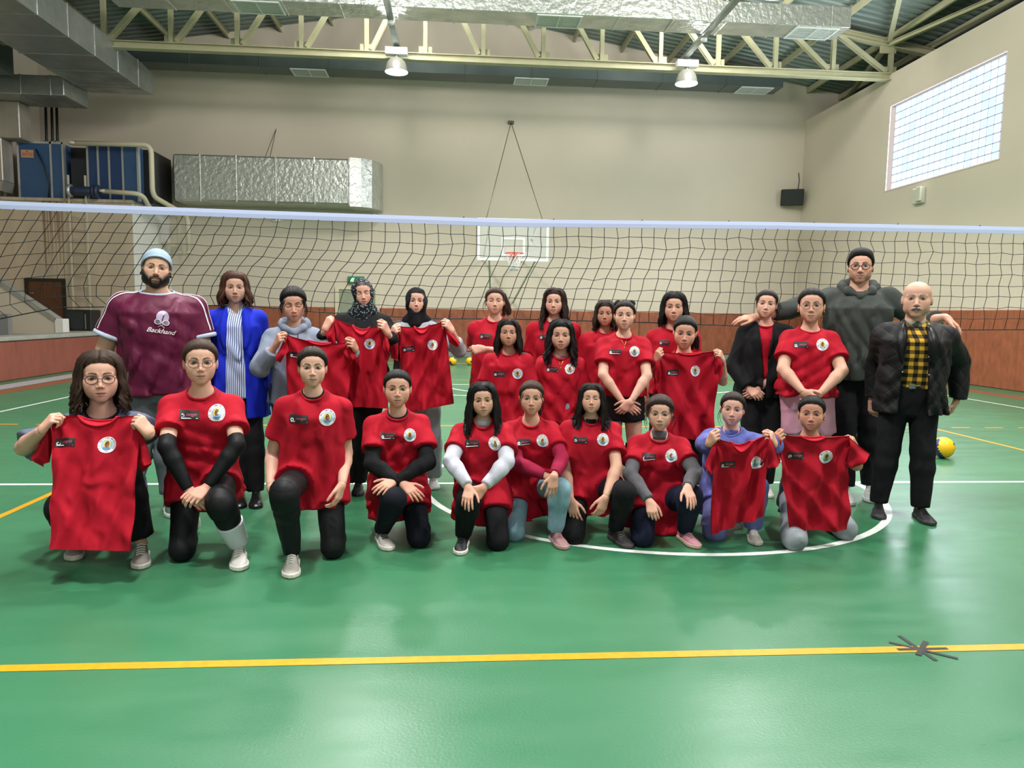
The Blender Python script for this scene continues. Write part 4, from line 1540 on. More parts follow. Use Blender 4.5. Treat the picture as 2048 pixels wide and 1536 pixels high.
def rotz(a):
    c, s = math.cos(a), math.sin(a)
    return np.array([[c, -s, 0], [s, c, 0], [0, 0, 1.]])


def rotx(a):
    c, s = math.cos(a), math.sin(a)
    return np.array([[1, 0, 0], [0, c, -s], [0, s, c]])


def roty(a):
    c, s = math.cos(a), math.sin(a)
    return np.array([[c, 0, s], [0, 1, 0], [-s, 0, c]])


SEC = np.array([-.75, -.5, -.28, -.08, .08, .35, .58, .76, .89, 1.0])
BODY_HW = {'girl': [.088, .092, .096, .096, .092, .076, .080, .086, .066, .034],
           'woman': [.090, .098, .104, .104, .098, .080, .084, .090, .070, .036],
           'man': [.090, .092, .094, .094, .092, .088, .096, .104, .080, .040]}
BODY_HD = {'girl': [.066, .068, .070, .070, .066, .056, .060, .064, .050, .034],
           'woman': [.070, .074, .076, .074, .070, .062, .068, .070, .052, .036],
           'man': [.068, .070, .072, .072, .070, .066, .072, .076, .058, .040]}
YOFF = [.0, .0, .004, .006, .004, -.002, -.003, .0, .008, .012]
TEE_HW = {'girl': [.112, .110, .106, .103, .100, .093, .091, .091, .070, .038],
          'woman': [.116, .114, .112, .110, .106, .096, .095, .096, .074, .040],
          'man': [.104, .103, .102, .101, .100, .098, .103, .109, .084, .044]}
TEE_HD = {'girl': [.088, .086, .082, .078, .074, .068, .067, .068, .053, .036],
          'woman': [.090, .088, .086, .082, .078, .072, .073, .073, .055, .038],
          'man': [.080, .080, .079, .078, .077, .075, .078, .080, .060, .042]}


def person(sp):
    S = sp
    nm = 'person'
    sex = S.get('sex', 'girl')
    cx, top, chin, Y = S['head']
    Hc = at(cx, top + (chin - top) * .5, Y=Y)
    dist = (Hc - CAM) @ FW
    hh = (chin - top) * dist / FPX
    hs = hh / .226
    H = S.get('H') or Hc[2] + .113 * hs
    face_yaw = math.atan2(-Hc[0], Hc[1])
    yaw = math.radians(S['yaw']) if 'yaw' in S else face_yaw * .75
    hyaw = (math.radians(S.get('hyaw', 0)) + face_yaw)
    Rh = rotz(hyaw) @ rotx(math.radians(S.get('hpitch', 0))) @ roty(math.radians(S.get('hroll', 0)))
    T = S.get('T', .300) * H
    r0 = np.array([math.cos(yaw), math.sin(yaw), 0]); b0 = np.array([-math.sin(yaw), math.cos(yaw), 0])
    lx, ly = S.get('lean', (0, 0))             # lean of the torso: sideways and forwards (metres at the neck)
    nk = S.get('neck', .155)
    N = Hc + np.array([0, 0, -nk * hs]) + b0 * .022 * hs + r0 * S.get('nx', 0)
    if S['pose'] == 'stand':
        P = np.array([N[0] - lx * r0[0], N[1] - lx * r0[1], 0]) + b0 * (-ly) * -1
        P[2] = S.get('hip', .525) * H
        T = np.linalg.norm(N - P)
    else:
        off = r0 * lx - b0 * ly
        upz = math.sqrt(max(1e-4, T * T - off @ off))
        P = N - off - np.array([0, 0, upz])
    up = unit(N - P)
    r = unit(r0 - up * (r0 @ up)); bk = np.cross(up, r)
    R = np.stack([r, bk, up], 1)
    bw = S.get('bw', 1.0); bd = S.get('bd', bw)
    sw = {'girl': .090, 'woman': .092, 'man': .108}[sex] * H * S.get('sw', 1.0)
    J = {}
    sh = S.get('shrug', (0, 0))
    J['SL'] = N + R @ V3(-sw, .006, -.056 * H + sh[0]); J['SR'] = N + R @ V3(sw, .006, -.056 * H + sh[1])
    hipw = .052 * H
    J['HL'] = P + R @ V3(-hipw, 0, -.005); J['HR'] = P + R @ V3(hipw, 0, -.005)
    ua, fa, th, sk = .172 * H, .150 * H, .245 * H, .235 * H
    # arms
    hands = {}
    for s, key in ((-1, 'L'), (1, 'R')):
        A = S.get('arm' + key, {})
        Sj = J['S' + key]
        if 'e' in A: E = reach(Sj, A['e'], ua, A.get('en', True))
        elif 'eo' in A: E = Sj + R @ (unit(V3(*A['eo'])) * ua)
        else: E = Sj + R @ (unit(V3(s * .13, .10, -1)) * ua)
        if 'w' in A: Wp = reach(E, A['w'], fa, A.get('wn', True))
        elif 'wy' in A: Wp = at(A['wy'][0], A['wy'][1], Y=A['wy'][2])
        elif 'wo' in A: Wp = E + R @ (unit(V3(*A['wo'])) * fa)
        else: Wp = E + R @ (unit(V3(s * .02, -.18, -1)) * fa)
        if 'wy' in A:                       # elbow from two-bone reach with a hint
            d = Wp - Sj; L = np.linalg.norm(d); L2 = min(L, (ua + fa) * .995)
            a = (ua * ua - fa * fa + L2 * L2) / (2 * L2)
            hgt = math.sqrt(max(0, ua * ua - a * a))
            hint = R @ V3(*A.get('hint', (s * .6, .3, -1)))
            dd = unit(d); hint = unit(hint - dd * (hint @ dd))
            E = Sj + dd * a + hint * hgt
        J['E' + key] = E; J['W' + key] = Wp
        fore = unit(Wp - E)
        if 'f' in A: fd = unit(reach(Wp, A['f'], .09, A.get('fn', True)) - Wp)
        elif 'fd' in A: fd = unit(V3(*A['fd']))
        else: fd = unit(fore + V3(0, 0, -.15))
        pn = V3(*A.get('pn', (s * .6, -.75, .2)))
        z = unit(pn - fd * (pn @ fd)); Rm = np.stack([np.cross(fd, z), fd, z], 1)
        hands[key] = (Wp, fore, Rm, s, A.get('hand', 'relaxed'))
    # legs
    if S['pose'] == 'stand':
        ft = S.get('feet')
        for s, key in ((-1, 'L'), (1, 'R')):
            if ft and ft[0 if s < 0 else 1] is not None:
                g = at(*ft[0 if s < 0 else 1], Z=0)
            else: g = np.array([P[0], P[1], 0]) + r0 * s * .055 * H + b0 * .02
            J['A' + key] = np.array([g[0], g[1], .05 * H]) + b0 * .05
            m = (J['H' + key] + J['A' + key]) / 2
            kz = .285 * H
            t = (J['H' + key][2] - kz) / (J['H' + key][2] - J['A' + key][2])
            J['K' + key] = J['H' + key] + (J['A' + key] - J['H' + key]) * t + b0 * -.02
    elif S['pose'] == 'kneel':
        ul = S['upleg']; dl = 'R' if ul == 'L' else 'L'
        g = at(*S['foot'], Z=0)
        fyaw = S.get('footyaw', 0)
        J['A' + ul] = np.array([g[0], g[1], .05 * H]) + b0 * .055 * H / 1.5
        hip = J['H' + ul]
        kn = S.get('knee')
        if kn is not None: J['K' + ul] = reach(hip, kn, th, True)
        else: J['K' + ul] = (hip + J['A' + ul]) / 2 + V3(0, -.2, .18)
        hip = J['H' + dl]
        dz = hip[2] - .055
        kx = S.get('kx', (-.02 if dl == 'L' else .02))
        fy = math.sqrt(max(.0004, th * th - dz * dz - kx * kx))
        K = hip + r0 * kx - b0 * fy; K[2] = .055 * H / 1.5
        J['K' + dl] = K
        J['A' + dl] = K + b0 * sk * .97 + r0 * S.get('ax', 0) + V3(0, 0, .045)
    elif S['pose'] == 'squat':
        for s, key in ((-1, 'L'), (1, 'R')):
            g = at(*S['feet'][0 if s < 0 else 1], Z=0)
            J['A' + key] = np.array([g[0], g[1], .05 * H]) + b0 * .05
            hip = J['H' + key]; d = J['A' + key] - hip; L = min(np.linalg.norm(d), (th + sk) * .99)
            a = (th * th - sk * sk + L * L) / (2 * L); hg = math.sqrt(max(0, th * th - a * a))
            hint = R @ V3(s * S.get('spread', .12), -1, .5); dd = unit(d); hint = unit(hint - dd * (hint @ dd))
            J['K' + key] = hip + dd * a + hint * hg
    elif S['pose'] == 'sit':       # kneeling on both knees, sitting on the heels
        for s, key in ((-1, 'L'), (1, 'R')):
            g = at(*S['knees'][0 if s < 0 else 1], Z=.06)
            J['K' + key] = np.array([g[0], g[1], .06])
            J['A' + key] = J['K' + key] + b0 * sk * .95 + r0 * s * -.02 + V3(0, 0, .02)
    base = np.array([P[0], P[1], 0.0])
    root = empty(nm, tuple(base))
    tag(root, S['label'], 'person', 'people in the group photo')

    # ------------------------------------------------ body
    skin = np.array(lin(S.get('skin', '#c79a82')))
    ex = 2.3
    hw = np.array(BODY_HW[sex]) * H * bw; hd = np.array(BODY_HD[sex]) * H * bd; yo = np.array(YOFF) * H
    am = S.get('am', 1.0); lm = S.get('lm', 1.0)
    rA = [x * H * am for x in (.0275, .0240, .0232, .0150)]
    rL = [x * H * lm for x in (.048, .035, .034, .022)]
    sl_ = .010 if S.get('covered', True) else 0.0
    sa_ = S.get('sleeved', 0.0)
    nr = {'girl': .046, 'woman': .047, 'man': .056}[sex] * hs * S.get('nr', 1.0)
    neck_top = Hc + Rh @ V3(0, .018, -.070) * hs
    pr = [(loft(P, R, T, SEC[2:], hw[2:] - .006, hd[2:] - .006, yo[2:], ex), 0.0)]
    pr.append((cone(N + R @ V3(0, .008, -.02), neck_top, nr * 1.12, nr), .03))
    for s, k in ((-1, 'L'), (1, 'R')):
        pr.append((cone(N + R @ V3(s * .026 * H, .01, -.018 * H), J['S' + k], .022 * H, rA[0] * 1.0), .03))
        pr.append((cone(J['S' + k], J['E' + k], rA[0] * 1.06, rA[1]), .02))
        W_, fore, Rm, sd, pose = hands[k]
        mid = J['E' + k] + (W_ - J['E' + k]) * .28
        pr.append((cone(J['E' + k], mid, rA[1], rA[2] * 1.06), .01))
        pr.append((cone(mid, W_ - fore * .012, rA[2] * 1.06, rA[3]), .012))
        pr.append((cone(J['H' + k], J['K' + k], rL[0] - sl_, rL[1] - sl_), .03))
        cm = J['K' + k] + (J['A' + k] - J['K' + k]) * .30
        pr.append((cone(J['K' + k], cm, rL[1] - sl_, rL[2] * 1.06 - sl_), .008))
        pr.append((cone(cm, J['A' + k], rL[2] * 1.06 - sl_, rL[3] - sl_ * .5), .01))
    g = Grid([p for p, k in pr], .0138)
    for p, k in pr: g.add(p, k)
    bv, bf = g.mesh()
    # head
    tpl = head_template({'girl': 'girl', 'woman': 'woman', 'man': S.get('headkind', 'man')}[sex])
    fw_ = S.get('facew', 1.04)
    HV = tpl['V'] * np.array([fw_, 1, 1])
    hc = paint_face(tpl['V'], S)
    if S.get('beard'):
        bump = np.clip(1 - np.abs(hc - np.array(lin(S['beard']))).sum(1) / .12, 0, 1) * sstep(-.022, -.034, tpl['V'][:, 2]) * (tpl['V'][:, 1] < .03) * (1 - sstep(.018, .012, np.abs(tpl['V'][:, 0])) * sstep(-.088, -.080, tpl['V'][:, 2]))
        HV = HV + unit_rows(HV - HO) * (bump * S.get('beardt', .010))[:, None] + np.array([0, 0, -.006]) * bump[:, None] * (S.get('beardt', .010) / .01)
    hv = Hc + (HV * hs) @ Rh.T
    parts = [(bv, bf, skin), (hv, tpl['F'], hc)]
    sc = S.get('hsc', 1.0) * (H / 1.62)
    for k in 'LR':
        W_, fore, Rm, sd, pose = hands[k]
        if pose == 'none': continue
        v, f = hand_mesh(W_, fore, Rm, sc * .97, sd, pose, rw=rA[3])
        parts.append((v, f, skin * np.array([1.0, .93, .92])))
    BV, BF, BC = join_meshes(parts)
    link('body', mesh_np('body', BV, BF, cols=BC), M_SKIN, root)

    ctx = dict(S=S, root=root, J=J, P=P, N=N, R=R, T=T, H=H, Hc=Hc, Rh=Rh, hs=hs, hw=hw, hd=hd, yo=yo, rA=rA, rL=rL, sex=sex, bw=bw, bd=bd,
               r0=r0, b0=b0, hands=hands, nr=nr, tpl=tpl, sc=sc, up=up, seed=abs(hash_str(S['label'])) % 10000)
    for fn in S.get('wear', ()):
        fn(ctx)
    if S.get('hair'): hair(ctx)
    for fn in S.get('extra', ()):
        fn(ctx)
    return ctx


def unit_rows(v):
    return v / (np.linalg.norm(v, axis=1, keepdims=True) + 1e-9)


def hash_str(s):
    h = 7
    for c in s: h = (h * 131 + ord(c)) % 1000003
    return h


def cut_arm(J, k, f):
    """point and direction at fraction f of the arm (0..1 upper arm, 1..2 forearm)"""
    if f <= 1: a, b = J['S' + k], J['E' + k]
    else: a, b = J['E' + k], J['W' + k]; f = f - 1
    return a + (b - a) * f, unit(b - a)


def upper_garment(name, m, ease=.006, hem=-.28, sleeve=.62, sl_r=None, h=.0103, fold=.016, neck='crew', flare=1.0, hem_tilt=0.0, opening=None,
                  thigh=0.0, hd_add=0.0, tight=False, parent_key=None, collar=True, sleeve_mat=None, hemz=None, narrow=1.0, collar_m=None):
    def fn(c):
        S, J, P, N, R, T, H = c['S'], c['J'], c['P'], c['N'], c['R'], c['T'], c['H']
        sex = c['sex']
        if tight:
            hw = c['hw'] + ease; hd = c['hd'] + ease
        else:
            hw = np.array(TEE_HW[sex]) * H * c['bw'] + ease; hd = np.array(TEE_HD[sex]) * H * c['bd'] + ease
        hw = hw * narrow
        fl = np.interp(SEC, (-.75, -.1, .4), (flare, 1 + (flare - 1) * .6, 1)); hw = hw * fl; hd = hd * fl + hd_add
        s0 = hem
        sec = np.concatenate([[s0], SEC[SEC > s0 + .02]])
        ff = fold_fn(c['seed'] + len(name), fold)
        amp = lambda z: 1.0

        def fold_local(x, y, z):
            k = np.interp(z / T, (-.5, .1, .5, .85, 1.0), (1.5, 1.25, .9, .5, .12))
            return ff(x, y, z) * k
        pr = [(loft(P, R, T, sec, np.interp(sec, SEC, hw), np.interp(sec, SEC, hd), np.interp(sec, SEC, c['yo']), 2.5, fold=fold_local), 0)]
        for s, k in ((-1, 'L'), (1, 'R')):
            r_sh = c['rA'][0] * 1.04 + ease + .006
            pr.append((cone(N + R @ V3(s * .030 * H, .010, -.026 * H), J['S' + k], .022 * H + ease, r_sh), .03))
            if sleeve > 0:
                r1 = (c['rA'][0] + .026 + ease * .6) if sl_r is None else c['rA'][1] + sl_r
                if sleeve <= 1:
                    q, d = cut_arm(J, k, sleeve)
                    e = q + d * .04
                    pr.append((cone(J['S' + k], e, r_sh, r1 + .002, cuts=[(q, d)]), .03))
                else:
                    r_el = c['rA'][1] + (sl_r if sl_r is not None else .016)
                    r_w = c['rA'][3] + (sl_r if sl_r is not None else .014)
                    pr.append((cone(J['S' + k], J['E' + k], r_sh * .98, r_el), .03))
                    q, d = cut_arm(J, k, sleeve)
                    pr.append((cone(J['E' + k], q + d * .03, r_el, r_w, cuts=[(q, d)]), .015))
            if thigh > 0:
                a, b = J['H' + k], J['K' + k]
                q = a + (b - a) * thigh; d = unit(b - a)
                tilt = unit(d + V3(0, 0, -.35))
                pr.append((cone(a, q + d * .05, c['rL'][0] + .026, c['rL'][0] * .92 + .030, cuts=[(q, tilt)]), .03))
        g = Grid([p for p, _ in pr], h)
        for p, k_ in pr: g.add(p, k_)
        if fold:
            ff2 = fold_fn(c['seed'] + 91, fold * .5, 22, 48)
            g.apply(ff2)
        nr = c['nr'] * S.get('neckw', 1.07)
        # neck opening
        if neck == 'crew':
            nc = N + R @ V3(0, -.012, .006)
            g.sub(ell(nc + R @ V3(0, -.012, .008), (nr * 1.46, nr * 1.40, .046), R), .004)
            g.sub(cone(nc, c['Hc'], nr * 1.22, nr * 1.3), .004)
        elif neck == 'vee':
            nc = N + R @ V3(0, -.02, .0)
            g.sub(ell(nc, (nr * 1.2, nr * 1.3, .09), R), .004); g.sub(cone(nc, c['Hc'], nr * 1.22, nr * 1.3), .004)
        elif neck == 'high':
            g.sub(cone(N + V3(0, 0, .05), c['Hc'], nr * 1.1, nr * 1.3), .004)
        if opening:                # open front: wedge removed down the front, (half width at the top, at the waist, at the hem)
            w_t, w_m, w_b = opening

            def ev(X, Y_, Z):
                X = X - P[0]; Y_ = Y_ - P[1]; Z = Z - P[2]
                x = X * R[0, 0] + Y_ * R[1, 0] + Z * R[2, 0]; y = X * R[0, 1] + Y_ * R[1, 1] + Z * R[2, 1]; z = X * R[0, 2] + Y_ * R[1, 2] + Z * R[2, 2]
                w = np.interp(z / T, (-.6, .3, .95, 1.05), (w_b, w_m, w_t, w_t * 1.1))
                return np.maximum(np.abs(x) - w, y + .01)
            g.sub((ev, P - .5, N + .3), .006)
        if hemz is not None: g.cut(V3(0, 0, hemz), V3(0, 0, -1))
        v, f = g.mesh()
        o = link(name, mesh_np(name, v, f), m, c['root'])
        c[parent_key or 'top'] = o
        c[(parent_key or 'top') + '_bvh'] = (v, f)
        c.setdefault('grids', []).append(g)
        # ribbed collar ring
        if collar and neck == 'crew':
            pts = []
            for i in range(26):
                a = 2 * math.pi * i / 26
                q = V3(math.sin(a) * nr * 1.47, -math.cos(a) * nr * 1.36 - .016, 0)
                q[2] = -.002 - .030 * math.cos(a)
                base = N + R @ q
                pts.append(base)
            bvh_ = BVHTree.FromPolygons([Vector(p) for p in v], f.tolist())
            for i, p in enumerate(pts):
                if g.sample(p[None])[0] < -.002:
                    h_ = bvh_.find_nearest(Vector(p + R @ V3(0, 0, .02)))
                    pts[i] = np.array(h_[0])
            for _ in range(2):
                pts = [(pts[i - 1] + 2 * pts[i] + pts[(i + 1) % 26]) / 4 for i in range(26)]
            vv, fq = tube_np(pts, .0080, 7, closed=True, flat=.7)
            link('collar', mesh_np('collar', np.array(vv), np.array(fq)), collar_m or m, o)
    return fn


def lower_garment(name, m, ease=.006, legs='long', waist=.12, h=.0125, fold=.004, cuff=.0, ankle_ease=None, knee_cut=None):
    def fn(c):
        S, J, P, R, T, H = c['S'], c['J'], c['P'], c['R'], c['T'], c['H']
        sec = np.array([-.30, -.22, -.08, .08, waist, waist + .08])
        sec = np.unique(np.clip(sec, -.30, waist + .06))
        hw = np.interp(sec, SEC, c['hw']) + ease; hd = np.interp(sec, SEC, c['hd']) + ease
        sh_ = np.interp(sec, (-.30, -.1), (.80, 1.0)); hw = hw * sh_; hd = hd * sh_
        pr = [(loft(P, R, T, sec, hw, hd, np.interp(sec, SEC, c['yo']), 2.4), 0)]
        rL = c['rL']
        ae = ease if ankle_ease is None else ankle_ease
        for k in 'LR':
            if legs == 'long':
                pr.append((cone(J['H' + k], J['K' + k], rL[0] + ease, rL[1] + ease * 1.1), .03))
                q = J['A' + k] + unit(J['K' + k] - J['A' + k]) * cuff
                d = unit(J['A' + k] - J['K' + k])
                cm = J['K' + k] + (J['A' + k] - J['K' + k]) * .30
                pr.append((cone(J['K' + k], cm, rL[1] + ease * 1.1, rL[2] * 1.06 + ease), .02))
                pr.append((cone(cm, q + d * .04, rL[2] * 1.06 + ease, rL[3] + ae, cuts=[(q, d)]), .02))
            else:
                q = J['H' + k] + (J['K' + k] - J['H' + k]) * legs; d = unit(J['K' + k] - J['H' + k])
                r1 = rL[0] + (rL[1] - rL[0]) * legs + ease * 2.0
                pr.append((cone(J['H' + k], q + d * .05, rL[0] + ease, r1, cuts=[(q, d)]), .045))
        g = Grid([p for p, _ in pr], h)
        for p, k_ in pr: g.add(p, k_)
        if fold: g.apply(fold_fn(c['seed'] + 5, fold, 14, 40, vert=1.0))
        v, f = g.mesh()
        o = link(name, mesh_np(name, v, f), m, c['root'])
        c['bottom'] = o
    return fn


def sleeve_piece(name, m, f0, f1, ease=.006, arms='LR', fold=.003):
    """a sleeve of cloth on the arm from fraction f0 to f1"""
    def fn(c):
        J, rA = c['J'], c['rA']
        for k in arms:
            E, W_, Sj = J['E' + k], J['W' + k], J['S' + k]
            mid = E + (W_ - E) * .28
            q0, d0 = cut_arm(J, k, f0); q1, d1 = cut_arm(J, k, f1)
            c0 = [(q0, -d0)]; c1 = [(q1, d1)]
            pr = [cone(Sj, E, rA[0] * 1.06 + ease, rA[1] + ease, cuts=c0 if f0 <= 1 else ()),
                  cone(E, mid, rA[1] + ease, rA[2] * 1.06 + ease), cone(mid, W_, rA[2] * 1.06 + ease, rA[3] + ease, cuts=c1 if f1 > 1 else ())]
            if f0 > 1: pr = [cone(q0, mid, rA[2] + ease, rA[2] * 1.06 + ease, cuts=c0), pr[2]]
            g = Grid(pr, .0085)
            for i, p in enumerate(pr): g.add(p, .012 if i else 0)
            if fold: g.apply(fold_fn(c['seed'] + 17, fold, 40, 75, vert=1.0))
            v, f = g.mesh()
            link(name, mesh_np(name, v, f), m, c['root'])
    return fn


def leg_piece(name, m, leg, f0, f1, ease=.006, bulge=0.0):
    """sock or knee pad round a leg: fraction 0..1 thigh, 1..2 shank"""
    def fn(c):
        J = c['J']
        for k in leg:
            pts = []; rs = []
            for i in range(13):
                t = i / 12; f = f0 + (f1 - f0) * t
                if f <= 1: p = J['H' + k] + (J['K' + k] - J['H' + k]) * f
                else: p = J['K' + k] + (J['A' + k] - J['K' + k]) * (f - 1)
                rr = np.interp(f, (0, 1, 1.3, 2), (c['rL'][0], c['rL'][1], c['rL'][2] * 1.06, c['rL'][3])) + ease + bulge * math.sin(math.pi * t)
                pts.append(p); rs.append(rr)
            # round the knee bend
            v, f = tube_np(pts, rs, 16)
            me = bpy.data.meshes.new(name); me.from_pydata([tuple(p) for p in v], [], f)
            me.polygons.foreach_set('use_smooth', [True] * len(me.polygons)); me.update()
            link(name, me, m, c['root'])
    return fn


# ------------------------------------------------------------------ shoes
_SHOES = {}


def shoe_template(kind):
    if kind in _SHOES: return _SHOES[kind]
    t = np.linspace(0, 1, 17)
    hwid = np.interp(t, (0, .03, .12, .3, .5, .72, .88, .96, 1), (.012, .024, .033, .033, .036, .045, .040, .026, .008))
    cen = np.interp(t, (0, .5, .8, 1), (0, .0, .004, .008))
    y = .075 - t * .27
    high = {'low': 1.0, 'high': 1.0, 'boot': 1.0}[kind]
    hgt = np.interp(t, (0, .05, .2, .36, .5, .7, .9, 1), (.055, .082, .085, .088, .070, .050, .038, .024)) if kind == 'low' else \
        np.interp(t, (0, .05, .2, .34, .48, .7, .9, 1), (.09, .115, .125, .125, .080, .050, .038, .024))
    sole_h = .024

    def outline(off, z):
        L = [(cen[i] - hwid[i] - off, y[i] + (off if i == 0 else -off if i == 16 else 0), z) for i in range(17)]
        Rr = [(cen[i] + hwid[i] + off, y[i] + (off if i == 0 else -off if i == 16 else 0), z) for i in range(16, -1, -1)]
        return L + Rr
    n = 34
    V = outline(.001, .0) + outline(.005, .006) + outline(.004, sole_h - .004) + outline(-.002, sole_h + .002)
    F = [list(range(n))[::-1]]
    for j in range(3):
        for i in range(n):
            F.append((j * n + i, j * n + (i + 1) % n, (j + 1) * n + (i + 1) % n, (j + 1) * n + i))
    F.append([3 * n + i for i in range(n)])
    sole = (V, F)
    V = []; F = []
    m = 11
    for i in range(17):
        for j in range(m):
            a = math.pi * j / (m - 1)
            w = hwid[i] - .002; hh = hgt[i] - sole_h + .006
            e = .72 if t[i] < .45 else .85
            xx = -math.copysign(abs(math.cos(a)) ** e, math.cos(a)) * w
            # ankles narrow above
            zz = abs(math.sin(a)) ** .8 * hh
            if t[i] < .45: xx *= 1 - .22 * (zz / (hh + 1e-6)) ** 2
            V.append((cen[i] + xx, y[i], sole_h - .006 + zz))
    for i in range(16):
        for j in range(m - 1):
            F.append((i * m + j, (i + 1) * m + j, (i + 1) * m + j + 1, i * m + j + 1))
    F.append([j for j in range(m)]); F.append([16 * m + j for j in range(m)][::-1])
    upper = (V, F)
    V = []; F = []
    for q in range(5):
        tt = .40 + q * .065
        hh = np.interp(tt, t, hgt) + .003; yy = .075 - tt * .27
        w = .020
        b = MB().bar((-w, yy, hh - .006), (0, yy - .004, hh + .002), .007, .006); b.bar((0, yy - .004, hh + .002), (w, yy, hh - .006), .007, .006)
        V += [tuple(p) for p in b.v]; k = len(V) - len(b.v); F += [[z + k for z in f] for f in b.f]
    laces = (V, F)
    V = []; F = []
    for s in (-1, 1):
        for q in range(3):
            tt = .42 + q * .08
            i = int(tt * 16)
            w = hwid[i] + .0015
            yy = .075 - tt * .27
            b = MB().add([(cen[i] + s * w, yy - .008, sole_h), (cen[i] + s * w, yy + .006, sole_h), (cen[i] + s * (w - .012), yy + .020, hgt[i] * .80), (cen[i] + s * (w - .012), yy + .006, hgt[i] * .80)], [(0, 1, 2, 3)])
            k = len(V); V += [tuple(p) for p in b.v]; F += [[z + k for z in f] for f in b.f]
    stripes = (V, F)
    _SHOES[kind] = dict(sole=sole, upper=upper, laces=laces, stripes=stripes)
    return _SHOES[kind]


def shoes(col, sole='#dcdad4', lace='#e6e4de', stripe=None, kind='low', yaws=(0, 0), only='LR', mat_rough=.6):
    def fn(c):
        J, H = c['J'], c['H']
        S = c['S']
        tp = shoe_template(kind)
        for k in only:
            A = J['A' + k]; sc = .168 * H / .27 * S.get('shoesc', 1.0)
            d = unit(J['K' + k] - A)
            lying = abs(d[2]) < .45                     # shank lies on the floor: foot points back
            M = np.eye(3)
            fy = math.atan2(c['b0'][0] * -1, c['b0'][1]) + math.radians(yaws[0 if k == 'L' else 1])
            if not lying:
                M = rotz(fy)
                o = np.array([A[0], A[1], 0.002])
            else:
                M = rotz(fy) @ rotx(math.radians(118))
                o = A + np.array([0, 0, 0]) + M @ V3(0, 0, -.055 * sc)
                o = o + V3(0, 0, 0)
            root = None
            sm = [tp['upper'], tp['sole'], tp['laces']] + ([tp['stripes']] if stripe else [])
            P_ = []
            for (V, F) in sm:
                P_.append(o + (np.array(V) * sc) @ M.T)
            if lying:
                mz = min(p[:, 2].min() for p in P_)
                for p in P_: p[:, 2] += .004 - mz
            sh = None
            for nm, V, (_, F), cc in zip(('shoe', 'sole', 'laces', 'stripes'), P_, sm, (col, sole, lace, stripe)):
                me = bpy.data.meshes.new(nm); me.from_pydata([tuple(v) for v in V], [], F)
                me.polygons.foreach_set('use_smooth', [nm == 'shoe'] * len(me.polygons)); me.update()
                ob = link(nm, me, mat('shoe_' + cc.lstrip('#'), cc, mat_rough, var=.05, vscale=30), c['root'] if sh is None else sh)
                if sh is None: sh = ob
    return fn


# ------------------------------------------------------------------ hair
def lerp_(a, b, t):
    return a + (b - a) * t


